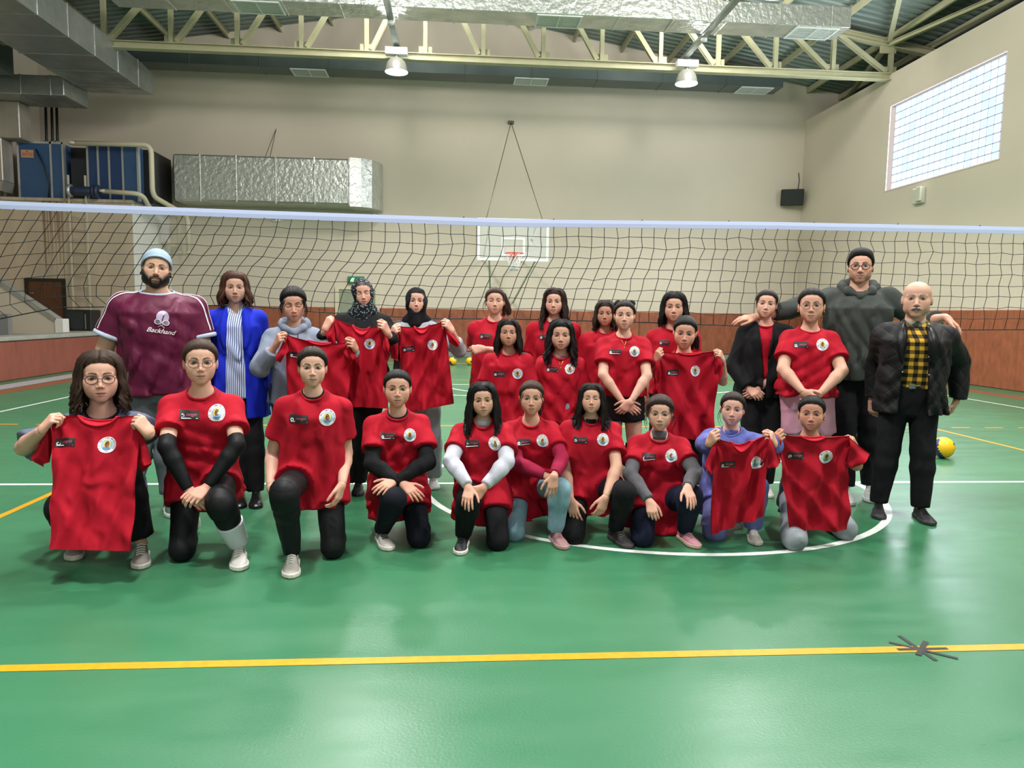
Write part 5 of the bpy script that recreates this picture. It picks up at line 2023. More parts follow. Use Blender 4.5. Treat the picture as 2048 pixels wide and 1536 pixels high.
def hair(c):
    S = c['S']; kind = S['hair']
    hs, Rh, Hc, tpl = c['hs'], c['Rh'], c['Hc'], c['tpl']
    col = S.get('haircol', '#1d1512')
    m = hair_mat('hair_' + col.lstrip('#'), col)
    fw_ = S.get('facew', 1.04)
    rs = np.random.RandomState(c['seed'])
    if kind in ('bald', 'none'): return

    def W(p):
        p = np.asarray(p, float) * np.array([fw_, 1, 1])
        return Hc + (p * hs) @ Rh.T
    D, r = tpl['D2'], tpl['r2']
    p0 = HO + D * r[:, None]
    az = np.arctan2(p0[:, 0], -p0[:, 1])
    hl = hairline(az)
    th = S.get('hairt', {'back': .012, 'long': .014, 'short': .012, 'wavy': .015}.get(kind, .01))
    edge = {'short': .012}.get(kind, .020)
    mk = sstep(-.004, edge, p0[:, 2] - hl)
    ear = ((np.abs(p0[:, 0]) > .064) & (np.abs(p0[:, 1] - .014) < .024) & (p0[:, 2] < .018))
    mk = np.where(ear, 0, mk)
    t = th * mk
    if kind == 'short': t = t + .012 * sstep(.05, .10, p0[:, 2]) * mk
    part = S.get('part', 0.0)
    if kind in ('long', 'wavy') or S.get('parted'):
        gr = np.exp(-((p0[:, 0] - part) / .005) ** 2) * (p0[:, 1] < .05) * (p0[:, 2] > .05)
        t = t - .003 * gr * mk
    off = np.where(mk > .01, t - .0012 * (1 - mk), -.006)
    pc = HO + D * (r + off)[:, None]
    # streak coordinate
    if kind == 'back':
        st = np.arctan2(pc[:, 0], pc[:, 2] + .01) * 26
    elif kind == 'short':
        st = pc[:, 0] * 420 + pc[:, 1] * 160
    else:
        st = pc[:, 1] * 330 + np.sign(pc[:, 0] - part) * 50 + pc[:, 2] * 25
    F = tpl['F2']
    keep = (mk[F] > .015).any(1)
    Vs = [W(pc)]; Fs = [F[keep]]; ST = [st]; n = len(pc)

    def add(pts, rad, sv, nside=6, flat=.55):
        nonlocal n
        v, f = tube_np(pts, rad, nside, flat=flat, caps=False)
        Vs.append(np.array(v)); Fs.append(np.array(f) + n)
        k = len(v)
        ang = np.tile(np.arange(nside), k // nside)
        ST.append(sv + ang * 1.7); n += k

    grids = c.get('grids', [])

    def collide(p, clear=.008):
        for _ in range(5):
            hit = False
            for g in grids:
                q = (p - g.lo) / g.h
                if (q < 1).any() or (q > g.n - 3).any(): continue
                i = np.round(q).astype(int)
                d = g.d[tuple(i)]
                if d < clear:
                    gr_ = np.array([g.d[tuple(i + e)] - g.d[tuple(i - e)] for e in np.eye(3, dtype=int)])
                    p = p + unit(gr_) * min(clear - d, .03); hit = True
            if not hit: break
        return p

    def surf(pt, o):
        d = unit(np.asarray(pt) - HO)
        k = int(np.argmax(D @ d))
        return HO + d * (r[k] + o)
    if kind in ('long', 'wavy'):
        L = S.get('hairlen', .30)            # length below ear level (metres)
        wave = S.get('wave', .006 if kind == 'long' else .018)
        nl = S.get('locks', 34)
        front_bias = S.get('front', .5)      # share of hair that comes forward over the shoulder
        for side in (-1, 1):
            for i in range(nl):
                u = (i + rs.uniform(-.3, .3)) / nl
                ys = -.062 + u * .155
                lay = rs.uniform(.008, .020)
                start = surf((part + side * .003, ys, .12 - .25 * max(0, ys)), .004)
                azE = np.interp(u, (0, .2, .5, .8, 1), (58, 75, 100, 135, 172)) + rs.uniform(-5, 5)
                zE = np.interp(u, (0, .2, .5, 1), (.030, .012, -.01, -.02))
                a = math.radians(azE)
                end = surf((side * math.sin(a), -math.cos(a), zE * 8), lay + .004)
                end = surf(end, lay + .004)
                pts = []
                for k in range(8):
                    w = k / 7
                    q = surf(start * (1 - w) + end * w + np.array([0, 0, .02 * math.sin(math.pi * w)]), lerp_(.006, lay, min(1, w * 2.2)) + .003 * math.sin(math.pi * w))
                    pts.append(W(q))
                # fall
                Lk = L * rs.uniform(.82, 1.05)
                ns = max(5, int(Lk / .028))
                q = pts[-1].copy(); ph = rs.uniform(0, 6.28); fr = rs.uniform(.8, 1.25)
                lat = Rh @ np.array([side, 0, 0]); fwd = Rh @ np.array([0, -1, 0])
                fw_s = (1 if u < front_bias else -.4)
                rad = [.0085] * 8
                for k in range(ns):
                    w = (k + 1) / ns
                    s = k * Lk / ns
                    dv = np.array([0, 0, -1.0]) + fwd * .10 * fw_s * (1 if k < 6 else 0) + lat * (.12 if k < 4 else -.05)
                    q = q + dv * (Lk / ns)
                    q = collide(q)
                    o = wave * min(1, w * 1.6)
                    pts.append(q + lat * o * math.sin(s * 52 * fr + ph) + fwd * o * .8 * math.cos(s * 47 * fr + ph))
                    rad.append((.0105 + .003 * math.sin(s * 20 + ph)) * (1 - .78 * max(0, w - .55) / .45))
                rad = [x * S.get('lockw', 1.0) for x in rad]
                add(pts, rad, rs.uniform(0, 1000))
    tail = S.get('tail')
    if tail:
        # ponytail: (x, y, z) tie point in head space, length, sideways offset
        (tx, ty, tz_), L, sx = tail
        for i in range(26):
            a = rs.uniform(0, 6.28); rr = rs.uniform(0, .016)
            p = W((tx + rr * math.cos(a), ty + .004, tz_ + rr * math.sin(a)))
            lat = Rh @ np.array([1, 0, 0]); bkv = Rh @ np.array([0, 1, 0])
            q = p.copy(); pts = [W((tx * .8, ty - .02, tz_)), p]; rad = [.004, .007]
            ns = max(5, int(L / .03)); ph = rs.uniform(0, 6.28)
            for k in range(ns):
                w = k / ns
                dv = (bkv * .9 + np.array([0, 0, .35])) * max(0, 1 - w * 3.2) + np.array([0, 0, -1]) * min(1, w * 2.6 + .1) + lat * sx * (1 - w) + lat * .22 * math.cos(a) * (1 - w)
                q = q + unit(dv) * (L / ns)
                q = collide(q)
                pts.append(q + lat * .006 * math.sin(k * 1.3 + ph)); rad.append(.0085 * (1 - .75 * max(0, w - .5) / .5))
            add(pts, rad, rs.uniform(0, 1000))
    for (bx, by, bz, br) in S.get('buns', ()):
        for i in range(16):
            a0 = rs.uniform(0, 6.28); inc = rs.uniform(-.9, .9)
            pts = []
            for k in range(9):
                a = a0 + k / 8 * 4.6
                v = np.array([math.cos(a), math.sin(a) * math.cos(inc), math.sin(a) * math.sin(inc)]) * br * (1 + .08 * math.sin(3 * a))
                pts.append(W(np.array([bx, by, bz]) + v))
            add(pts, [br * .35 * hs] * 9, rs.uniform(0, 1000), flat=.7)
    if S.get('wisps'):
        for side in (-1, 1):
            for i in range(S['wisps']):
                a = math.radians(rs.uniform(38, 66))
                p = surf((side * math.sin(a), -math.cos(a), rs.uniform(.55, .75)), .004)
                pts = [W(p)]; q = W(p); rad = [.0012]; cu = rs.uniform(-.5, .5)
                L = rs.uniform(.07, .15); ns = 6
                lat = Rh @ np.array([side, 0, 0]); fwd = Rh @ np.array([0, -1, 0])
                for k in range(ns):
                    q = q + (np.array([0, 0, -1.]) + lat * (.40 - .14 * k + .2 * math.sin(k + cu)) + fwd * (.10 - .05 * k)) * L / ns
                    pts.append(q.copy()); rad.append(.0026 * (1 - .14 * k))
                add(pts, rad, rs.uniform(0, 1000))
    V = np.concatenate(Vs); F = np.concatenate(Fs)
    o = link('hair', mesh_np('hair', V, F, attrs={'st': np.concatenate(ST)}), m, c['root'])
    c['hair_o'] = o


def W_head(c, p):
    return c['Hc'] + c['Rh'] @ (np.asarray(p, float) * c['hs'] * np.array([c['S'].get('facew', 1.04), 1, 1]))


def glasses(col='#3a3630', r=.0014, half=False, rx=.0245, rz=.0195, dark=False):
    def fn(c):
        m = mat('glasses_' + col.lstrip('#'), col, .35, .4)
        b = MB()
        for s in (-1, 1):
            pts = [W_head(c, (s * .0325 + rx * math.cos(a), -.0965 + .006 * abs(s * .0325 + rx * math.cos(a)) / .05, -.0045 + rz * math.sin(a)))
                   for a in np.linspace(0, 2 * math.pi, 24, endpoint=False)]
            b.tube(pts, r * c['hs'], 5, closed=True)
            b.tube([W_head(c, (s * .057, -.090, .002)), W_head(c, (s * .074, -.05, .004)), W_head(c, (s * .077, .012, .0))], r * c['hs'], 5)
        b.tube([W_head(c, (-.008, -.0975, -.001)), W_head(c, (0, -.1005, .002)), W_head(c, (.008, -.0975, -.001))], r * c['hs'], 5)
        o = b.build('glasses', m, c['root'])
        for s in (-1, 1):
            q = MB(); n = 24
            vs = [W_head(c, (s * .0325, -.0955, -.0045))] + [W_head(c, (s * .0325 + rx * math.cos(a), -.0965 + .006 * abs(s * .0325 + rx * math.cos(a)) / .05, -.0045 + rz * math.sin(a)))
                                                                  for a in np.linspace(0, 2 * math.pi, n, endpoint=False)]
            q.add(vs, [(0, 1 + i, 1 + (i + 1) % n) for i in range(n)]).build('lens', mat('spectacle_lens', '#1c1a1c', .04, alpha=.10, spec=.6), o)
    return fn


def necklace(c):
    N, R, nr = c['N'], c['R'], c['nr']
    v, f = c['top_bvh']
    bvh = BVHTree.FromPolygons([Vector(p) for p in v], f.tolist())
    pts = []
    for i in range(15):
        u = -1 + 2 * i / 14
        p = N + R @ V3(u * nr * 1.05, -.30, .028 - .105 * (1 - abs(u)) ** .9)
        h = bvh.ray_cast(Vector(p), Vector(R[:, 1]))
        q = np.array(h[0]) - R[:, 1] * .004 if h[0] is not None and np.array(h[0]) @ R[:, 1] - N @ R[:, 1] < .03 else N + R @ V3(u * nr * 1.05, -nr * 1.08 * math.sqrt(max(.05, 1 - u * u * .9)), .028 - .105 * (1 - abs(u)) ** .9)
        pts.append(q)
    gold = mat('gold', '#c79a4a', .3, .9)
    b = MB().tube(pts, .0016, 5)
    p = pts[7]
    o = b.build('necklace', gold, c['root'])
    MB().lathe([(0, -.012), (.005, -.009), (.006, -.003), (.003, .002), (0, .004)], 8, tuple(p + V3(0, -.003, -.008))).build('pendant', gold, o)


def earrings(c):
    gold = mat('gold', '#c79a4a', .3, .9)
    for s in (-1, 1):
        MB().lathe([(0, -.006), (.005, -.004), (.006, 0), (.005, .004), (0, .006)], 8, tuple(W_head(c, (s * .078, .004, -.040)))).build('earring', gold, c['root'])


def hair_clip(side=1, z=.07, y=-.035):
    def fn(c):
        p = W_head(c, (side * .052, y, z)); q = W_head(c, (side * .064, y + .02, z - .018))
        MB().tube([p, (p + q) / 2 + V3(0, -.004, .004), q], .005, 6).build('hair_clip', mat('clip_white', '#e9e6ea', .3), c['root'])
    return fn


# ------------------------------------------------------------------ badges on the shirts
def emblem_2d():
    """round municipal badge: flat coloured shapes in the unit circle"""
    L = []

    def disc(r, c, z, x=0, y=0, sx=1, sy=1, n=40):
        L.append(([(x, y)] + [(x + r * sx * math.cos(2 * math.pi * i / n), y + r * sy * math.sin(2 * math.pi * i / n)) for i in range(n)],
                  [(0, 1 + i, 1 + (i + 1) % n) for i in range(n)], c, z))

    def poly(p, c, z):
        L.append((p, [tuple(range(len(p)))], c, z))
    # rings subdivided so that the badge follows the cloth
    V = [(0, 0)]; F = []
    n = 40
    for j in range(1, 6):
        for i in range(n): V.append((j / 5 * math.cos(2 * math.pi * i / n), j / 5 * math.sin(2 * math.pi * i / n)))
    F += [(0, 1 + i, 1 + (i + 1) % n) for i in range(n)]
    for j in range(4):
        for i in range(n): F.append((1 + j * n + i, 1 + (j + 1) * n + i, 1 + (j + 1) * n + (i + 1) % n, 1 + j * n + (i + 1) % n))
    L.append((V, F, 'white', 0))
    disc(.66, 'sky', .10)
    disc(.40, 'green', .16, -.06, .05, 1.0, 1.25)
    disc(.40, 'yellow', .22, 0, .06, 1.0, 1.25)
    disc(.27, 'brown', .28, .0, .06, 1.0, 1.5)
    disc(.10, 'dark', .33, -.06, .12, 1, 1.3, 12); disc(.08, 'tan', .33, .07, -.02, 1, 1.5, 12)
    poly([(-.42, -.42), (.42, -.42), (.30, -.62), (-.30, -.62)], 'blue', .34)
    poly([(-.30, -.30), (.32, -.30), (.44, -.44), (-.44, -.44)], 'blue', .34)
    s = 'T.C. BELLIMAN BELEDİYESİ'
    for i, ch in enumerate(s):
        if ch == ' ': continue
        a = math.radians(212 - i * 10.6)
        V_, F_ = text_mesh(ch, .30)
        if len(V_) == 0: continue
        ca, sa = math.cos(a - math.pi / 2), math.sin(a - math.pi / 2)
        L.append(([(.83 * math.cos(a) + v[0] * ca - v[1] * sa, .83 * math.sin(a) + v[0] * sa + v[1] * ca) for v in V_], F_, 'navy', .12))
    V_, F_ = text_mesh('1954', .2)
    L.append(([(v[0], v[1] - .80) for v in V_], F_, 'navy', .12))
    return L


def patch_2d():
    L = []
    V = []; F = []
    nx, ny = 9, 5
    for j in range(ny):
        for i in range(nx): V.append((-1 + 2 * i / (nx - 1), -.44 + .88 * j / (ny - 1)))
    for j in range(ny - 1):
        for i in range(nx - 1): F.append((j * nx + i, j * nx + i + 1, (j + 1) * nx + i + 1, (j + 1) * nx + i))
    L.append((V, F, 'black', 0))
    n = 16
    V = []; F = []
    for i in range(n):
        a = 2 * math.pi * i / n
        for r in (.085, .19): V.append((-.70 + r * math.cos(a), -.10 + r * math.sin(a)))
    for i in range(n): F.append((2 * i, 2 * i + 1, 2 * ((i + 1) % n) + 1, 2 * ((i + 1) % n)))
    L.append((V, F, 'white', .12))
    V_, F_ = text_mesh('yangın', .50, shear=.35)
    L.append(([(v[0] * .88 + .20, v[1] * .9 + .06) for v in V_], F_, 'pink', .12))
    L.append(([(-.86, -.34), (.88, -.34), (.88, -.27), (-.86, -.27)], [(0, 1, 2, 3)], 'white', .12))
    return L


BADGE_M = {k: mat('badge_' + k, c_, .6) for k, c_ in dict(white='#e9e4ec', sky='#9db8c4', green='#4d6440', yellow='#e0d070', brown='#7a4a22', dark='#2c1a10', tan='#b0754a',
                                                          blue='#5b86b4', navy='#1a1f45', black='#17161a', pink='#c4566a').items()}
EMB = emblem_2d(); PAT = patch_2d()


def decal(name, layers, surf_vf, centre, Rd, size, parent, lift=.0022, aspect=1.0):
    """lay flat shapes onto a surface: cast along Rd[:,1] from in front of it"""
    bvh = surf_vf if isinstance(surf_vf, BVHTree) else BVHTree.FromPolygons([Vector(p) for p in surf_vf[0]], np.asarray(surf_vf[1]).tolist())
    V = []; F = []; mi = []; keys = []
    d = Vector(Rd[:, 1])
    last = None
    h0 = bvh.ray_cast(Vector(centre - Rd[:, 1] * .4), d)
    if h0[0] is None: return None
    dep0 = (np.array(h0[0]) - centre) @ Rd[:, 1]
    for (vs, fs, key, z) in layers:
        if key not in keys: keys.append(key)
        n = len(V)
        for (x, y) in vs:
            p = centre + Rd @ np.array([x * size, 0, y * size])
            h = bvh.ray_cast(Vector(p - Rd[:, 1] * .4), d)
            dep = (np.array(h[0]) - p) @ Rd[:, 1] if h[0] is not None else dep0
            if abs(dep - dep0) > .05: dep = dep0
            V.append(p + Rd[:, 1] * (dep - lift - z * .006))
        for f in fs:
            F.append([i + n for i in f]); mi.append(keys.index(key))
    me = bpy.data.meshes.new(name)
    me.from_pydata([tuple(v) for v in V], [], F)
    me.polygons.foreach_set('material_index', mi)
    for k in keys: me.materials.append(BADGE_M[k])
    me.update()
    return link(name, me, None, parent)


def badges(which='both', s=.755, ex=.076, pxo=-.068):
    def fn(c):
        N, P, R, T, H = c['N'], c['P'], c['R'], c['T'], c['H']
        v, f = c['top_bvh']
        bvh = BVHTree.FromPolygons([Vector(p) for p in v], f.tolist())
        k = H / 1.55
        z_ = .82 if H < 1.57 else 1.0
        z_ = c['S'].get('bsc', z_)
        s_ = c['S'].get('bs', s)
        if which in ('both', 'emblem'):
            decal('round_badge', EMB, bvh, P + R @ V3(ex * k, 0, T * s_), R, .043 * z_, c['top'])
        if which in ('both', 'patch'):
            decal('name_patch', PAT, bvh, P + R @ V3(c['S'].get('pxo', pxo) * k, 0, T * (s_ - .01)), R, .050 * z_, c['top'])
    return fn
# ------------------------------------------------------------------ special garments
def _axes(nt, tc):
    sp = nd(nt, 'ShaderNodeSeparateXYZ'); nt.links.new(tc.outputs['Object'], sp.inputs[0]); return sp


def _math(nt, op, a, b=None):
    n = nd(nt, 'ShaderNodeMath', operation=op)
    for i, v in enumerate((a, b)):
        if v is None: continue
        if isinstance(v, (int, float)): n.inputs[i].default_value = v
        else: nt.links.new(v, n.inputs[i])
    return n.outputs[0]


def _stripe(nt, src, period, duty):
    return _math(nt, 'LESS_THAN', _math(nt, 'FRACT', _math(nt, 'DIVIDE', src, period)), duty)


def plaid_color(nt, tc):
    sp = _axes(nt, tc)
    a = _stripe(nt, _math(nt, 'ADD', sp.outputs['X'], 10), .052, .5); b = _stripe(nt, _math(nt, 'ADD', sp.outputs['Z'], 10), .052, .5)
    s = _math(nt, 'MULTIPLY', _math(nt, 'ADD', a, b), .5)
    r = nd(nt, 'ShaderNodeValToRGB'); r.color_ramp.interpolation = 'CONSTANT'
    e = r.color_ramp.elements
    e[0].position = 0; e[0].color = (*lin('#c9982c'), 1); e[1].position = .3; e[1].color = (*lin('#5d4a1c'), 1)
    x = e.new(.8); x.color = (*lin('#0e0d0d'), 1)
    nt.links.new(s, r.inputs[0]); return r.outputs[0]


def pinstripe_color(nt, tc):
    sp = _axes(nt, tc)
    a = _stripe(nt, _math(nt, 'ADD', sp.outputs['X'], 10), .0135, .38)
    m = nd(nt, 'ShaderNodeMix', data_type='RGBA'); m.inputs['A'].default_value = (*lin('#c9d2ea'), 1); m.inputs['B'].default_value = (*lin('#3d4f86'), 1)
    nt.links.new(a, m.inputs['Factor']); return m.outputs['Result']


def scarf_color(nt, tc):
    n = nd(nt, 'ShaderNodeTexVoronoi'); n.inputs['Scale'].default_value = 75
    nt.links.new(tc.outputs['Object'], n.inputs['Vector'])
    r = nd(nt, 'ShaderNodeValToRGB'); e = r.color_ramp.elements
    e[0].position = .22; e[0].color = (*lin('#9fb0b4'), 1); e[1].position = .36; e[1].color = (*lin('#0e1418'), 1)
    nt.links.new(n.outputs['Distance'], r.inputs[0]); return r.outputs[0]


def camo_color(nt, tc):
    n = nd(nt, 'ShaderNodeTexNoise'); n.inputs['Scale'].default_value = 26
    nt.links.new(tc.outputs['Object'], n.inputs['Vector'])
    r = nd(nt, 'ShaderNodeValToRGB'); e = r.color_ramp.elements
    e[0].position = .42; e[0].color = (*lin('#3c4038'), 1); e[1].position = .56; e[1].color = (*lin('#8a8f84'), 1)
    nt.links.new(n.outputs['Fac'], r.inputs[0]); return r.outputs[0]


def quilted(name, c):
    if name in MATS: return MATS[name]
    m = bpy.data.materials.new(name); m.use_nodes = True
    nt = m.node_tree; b = nt.nodes['Principled BSDF']; b.inputs['Base Color'].default_value = (*lin(c), 1); b.inputs['Roughness'].default_value = .68; b.inputs['Specular IOR Level'].default_value = .3
    tc = nd(nt, 'ShaderNodeTexCoord'); sp = _axes(nt, tc)
    hs_ = []
    for s in (1, -1):
        q = _math(nt, 'ADD', sp.outputs['X'], _math(nt, 'MULTIPLY', sp.outputs['Z'], s * .75))
        fr = _math(nt, 'FRACT', _math(nt, 'DIVIDE', _math(nt, 'ADD', q, 20), .085))
        hs_.append(_math(nt, 'POWER', _math(nt, 'ABSOLUTE', _math(nt, 'SINE', _math(nt, 'MULTIPLY', fr, math.pi))), .4))
    h = _math(nt, 'MULTIPLY', hs_[0], hs_[1])
    bp = nd(nt, 'ShaderNodeBump'); bp.inputs['Distance'].default_value = .007; bp.inputs['Strength'].default_value = .7
    nt.links.new(h, bp.inputs['Height']); nt.links.new(bp.outputs[0], b.inputs['Normal'])
    MATS[name] = m
    return m


def hood(m, inner=None, back=True):
    def fn(c):
        N, R, H = c['N'], c['R'], c['H']
        k = c['nr'] / .048
        P_ = [V3(0, -.092, -.046), V3(-.064, -.066, -.016), V3(-.086, .005, .004), V3(-.070, .066, .022), V3(0, .094, .026), V3(.070, .066, .022), V3(.086, .005, .004), V3(.064, -.066, -.016), V3(0, -.092, -.046)]
        P_ = [N + R @ (p * k) for p in P_]
        rr = [.014, .020, .026, .034, .040, .034, .026, .020, .014]
        pr = [cone(P_[i], P_[i + 1], rr[i] * k, rr[i + 1] * k) for i in range(8)]
        pr.append(cone(N + R @ V3(0, .085, .02), N + R @ V3(0, .105, -.10), .055 * k, .06 * k))
        g = Grid(pr, .0095)
        for p in pr: g.add(p, .02)
        g.apply(fold_fn(c['seed'] + 3, .010))
        g.sub(cone(N + R @ V3(0, -.01, -.01), c['Hc'], c['nr'] * 1.02, c['nr'] * 1.25), .004)
        v, f = g.mesh()
        c['hood'] = link('hood', mesh_np('hood', v, f), m, c['top'])
    return fn


def drawstrings(col='#2a2c33', L=.14):
    def fn(c):
        N, R = c['N'], c['R']
        v, f = c['top_bvh']; bvh = BVHTree.FromPolygons([Vector(p) for p in v], f.tolist())
        for s in (-1, 1):
            pts = []
            for i in range(7):
                p = N + R @ V3(s * (.030 + .006 * i / 6), -.4, -.035 - L * i / 6)
                h = bvh.ray_cast(Vector(p), Vector(R[:, 1]))
                if h[0] is not None: pts.append(np.array(h[0]) - R[:, 1] * .006)
            if len(pts) > 2: MB().tube(pts, .0032, 6).build('drawstring', mat('cord_' + col.lstrip('#'), col, .7), c['top'])
    return fn


def turtleneck(m, hgt=.05):
    def fn(c):
        N, R, nr = c['N'], c['R'], c['nr']
        a = N + R @ V3(0, -.004, -.025); u = unit(c['Hc'] + c['Rh'] @ V3(0, .018, -.07) * c['hs'] - N)
        pts = [a, a + u * hgt * .4, a + u * hgt * .7, a + u * hgt]
        v, f = tube_np(pts, [nr * 1.24, nr * 1.20, nr * 1.19, nr * 1.14], 20)
        me = bpy.data.meshes.new('neck_roll'); me.from_pydata([tuple(p) for p in v], [], f); me.polygons.foreach_set('use_smooth', [True] * len(f)); me.update()
        link('neck_roll', me, m, c['root'])
    return fn


def undershirt_collar(m):
    """a sliver of dark undershirt inside the neckline"""
    def fn(c):
        N, R, nr = c['N'], c['R'], c['nr']
        pts = []
        for i in range(24):
            a = 2 * math.pi * i / 24
            pts.append(N + R @ V3(math.sin(a) * nr * 1.32, -math.cos(a) * nr * 1.26 - .013, .002 - .024 * math.cos(a)))
        v, f = tube_np(pts, .007, 6, closed=True)
        link('undershirt_collar', mesh_np('undershirt_collar', np.array(v), np.array(f)), m, c['root'])
    return fn


def shirt_collar(m, spread=.03):
    def fn(c):
        N, R, nr = c['N'], c['R'], c['nr']
        b = MB()
        for s in (-1, 1):
            pts_in = [V3(0, nr * 1.1, .045), V3(s * nr * 1.1, .01, .036), V3(s * nr * .85, -nr * .95, .006), V3(s * spread * .5, -nr * 1.30, -.022)]
            pts_out = [V3(0, nr * 1.45, .010), V3(s * nr * 1.75, .012, -.004), V3(s * nr * 1.75, -nr * 1.25, -.036), V3(s * spread * 1.6, -nr * 1.85, -.085)]
            A = [N + R @ p for p in pts_in]; B = [N + R @ p for p in pts_out]
            th = V3(0, 0, .006)
            n = len(A)
            vs = A + B + [p - th for p in A] + [p - th for p in B]
            fs = []
            for i in range(n - 1):
                fs += [(i, i + 1, n + i + 1, n + i), (2 * n + i, 3 * n + i, 3 * n + i + 1, 2 * n + i + 1)]
            fs += [(n - 1, 2 * n - 1, 4 * n - 1, 3 * n - 1), (n, 3 * n, 3 * n + 1, n + 1), (n + 1, 3 * n + 1, 3 * n + 2, n + 2), (n + 2, 3 * n + 2, 3 * n + 3, n + 3)]
            MB().add(vs, fs).build('shirt_collar', m, c['inner'] if 'inner' in c else c['top'])
    return fn


def lapels(m, w=.05):
    """turned edges down the open front of a jacket"""
    def fn(c):
        P, N, R, T = c['P'], c['N'], c['R'], c['T']
        v, f = c['top_bvh']; bvh = BVHTree.FromPolygons([Vector(p) for p in v], f.tolist())
        op = c['S'].get('opening', (.035, .05, .06))
        for s in (-1, 1):
            pts = []; 
            for i in range(9):
                q = 1.0 - i / 8 * .55
                wd = np.interp(q, (-.6, .3, .95, 1.05), (op[2], op[1], op[0], op[0] * 1.1))
                ww = w * math.sin(math.pi * (i + 1.2) / 10.2)
                row = []
                for u in (0.004, .5, 1.0):
                    p = P + R @ V3(s * (wd + u * ww), -.45, q * T)
                    h = bvh.ray_cast(Vector(p), Vector(R[:, 1]))
                    if h[0] is None or h[3] > .62: row = None; break
                    row.append(np.array(h[0]) - R[:, 1] * (.010 if u < .9 else .006))
                if row: pts.append(row)
            if len(pts) < 3: continue
            vs = [p for row in pts for p in row]; n = len(pts)
            fs = []
            for i in range(n - 1):
                for j in range(2): fs.append((i * 3 + j, i * 3 + j + 1, (i + 1) * 3 + j + 1, (i + 1) * 3 + j))
            me = bpy.data.meshes.new('lapel'); me.from_pydata([tuple(p) for p in vs], [], fs); me.polygons.foreach_set('use_smooth', [True] * len(fs)); me.update()
            o = link('lapel', me, m, c['top'])
            sm = o.modifiers.new('thick', 'SOLIDIFY'); sm.thickness = .006
    return fn


def belt(c):
    P, R, T, H = c['P'], c['R'], c['T'], c['H']
    s = .13
    w = np.interp(s, SEC, c['hw']) + .012; d = np.interp(s, SEC, c['hd']) + .012
    pts = [P + R @ V3(w * math.sin(a), -d * math.cos(a), s * T) for a in np.linspace(0, 2 * math.pi, 36, endpoint=False)]
    v, f = tube_np(pts, .018, 4, closed=True, flat=.35)
    o = link('belt', mesh_np('belt', np.array(v), np.array(f), smooth=False), mat('belt_leather', '#17130f', .5), c['root'])
    q = P + R @ V3(-.01, -d - .010, s * T)
    MB().box((q[0] - .022, q[1] - .006, q[2] - .018), (q[0] + .022, q[1] + .004, q[2] + .018), bev=.003).build('buckle', M_GALV, o)


def jacket_studs(c):
    P, R, T = c['P'], c['R'], c['T']
    v, f = c['top_bvh']; bvh = BVHTree.FromPolygons([Vector(p) for p in v], f.tolist())
    for s, zs in ((-1, (.05, .33, .62)), (1, (.30, .55, .84, .92))):
        for z in zs:
            p = P + R @ V3(s * (.072 if z > .4 else .08), -.45, z * T)
            h = bvh.ray_cast(Vector(p), Vector(R[:, 1]))
            if h[0] is not None and h[3] < .6:
                q = np.array(h[0]); MB().lathe([(0, -.004), (.006, -.003), (.006, .003), (0, .003)], 10, tuple(q), axis='y').build('stud', M_GALV, c['top'])


def hijab(m, drape=.10):
    def fn(c):
        Hc, Rh, hs, N, R = c['Hc'], c['Rh'], c['hs'], c['N'], c['R']
        W_ = lambda *p: Hc + Rh @ (V3(*p) * hs)
        pr = [(ell(W_(0, .018, .026), np.array((.088, .100, .092)) * hs, Rh), 0),
              (ell(W_(0, -.012, -.045), np.array((.074, .085, .085)) * hs, Rh), .03),
              (cone(W_(0, .012, -.08), N + R @ V3(0, .0, -.01), .074 * hs, .082 * hs), .03),
              (cone(N + R @ V3(0, -.035, .01), N + R @ V3(0, -.062, -drape), .065 * hs, .045 * hs), .04),
              (cone(N + R @ V3(-.06, .01, -.02), N + R @ V3(.06, .01, -.02), .055 * hs, .055 * hs), .04)]
        g = Grid([p for p, k in pr], .0085)
        for p, k in pr: g.add(p, k)
        g.apply(fold_fn(c['seed'] + 3, .010, 30, 80, vert=1.2))
        g.sub(ell(W_(0, -.098, -.014), np.array((.060, .072, .084)) * hs, Rh), .006)
        v, f = g.mesh()
        c['scarf'] = link('headscarf', mesh_np('headscarf', v, f), m, c['root'])
    return fn


def beanie(m):
    def fn(c):
        Hc, Rh, hs = c['Hc'], c['Rh'], c['hs']
        W_ = lambda *p: Hc + Rh @ (V3(*p) * hs)
        cut_p = W_(0, -.085, .080); cn = Rh @ unit(V3(0, -.80, -1))
        pr = [(ell(W_(0, .016, .034), np.array((.091, .112, .100)) * hs, Rh, cuts=[(cut_p, cn)]), 0)]
        g = Grid([pr[0][0]], .006)
        g.add(pr[0][0], 0)
        v, f = g.mesh()
        o = link('beanie', mesh_np('beanie', v, f), m, c['root'])
        pts = []
        n = unit(cn); ctr = W_(0, .02, .0)
        ex = Rh @ V3(1, 0, 0); ey = np.cross(n, ex)
        # rim where the cut plane meets the cap
        for a in np.linspace(0, 2 * math.pi, 40, endpoint=False):
            d = ex * math.cos(a) + ey * math.sin(a)
            base = cut_p - n * .0
            c0 = W_(0, .016, .034); c0 = c0 - n * ((c0 - base) @ n)
            lo_, hi_ = 0, .16
            for _ in range(22):
                mid = (lo_ + hi_) / 2; q = Rh.T @ (c0 + d * mid - W_(0, .016, .034)) / (np.array((.091, .112, .100)) * hs)
                if (q @ q) < 1: lo_ = mid
                else: hi_ = mid
            pts.append(c0 + d * lo_)
        v, f = tube_np(pts, .010 * hs, 8, closed=True, flat=.6)
        link('beanie_rim', mesh_np('beanie_rim', np.array(v), np.array(f)), m, o)
    return fn


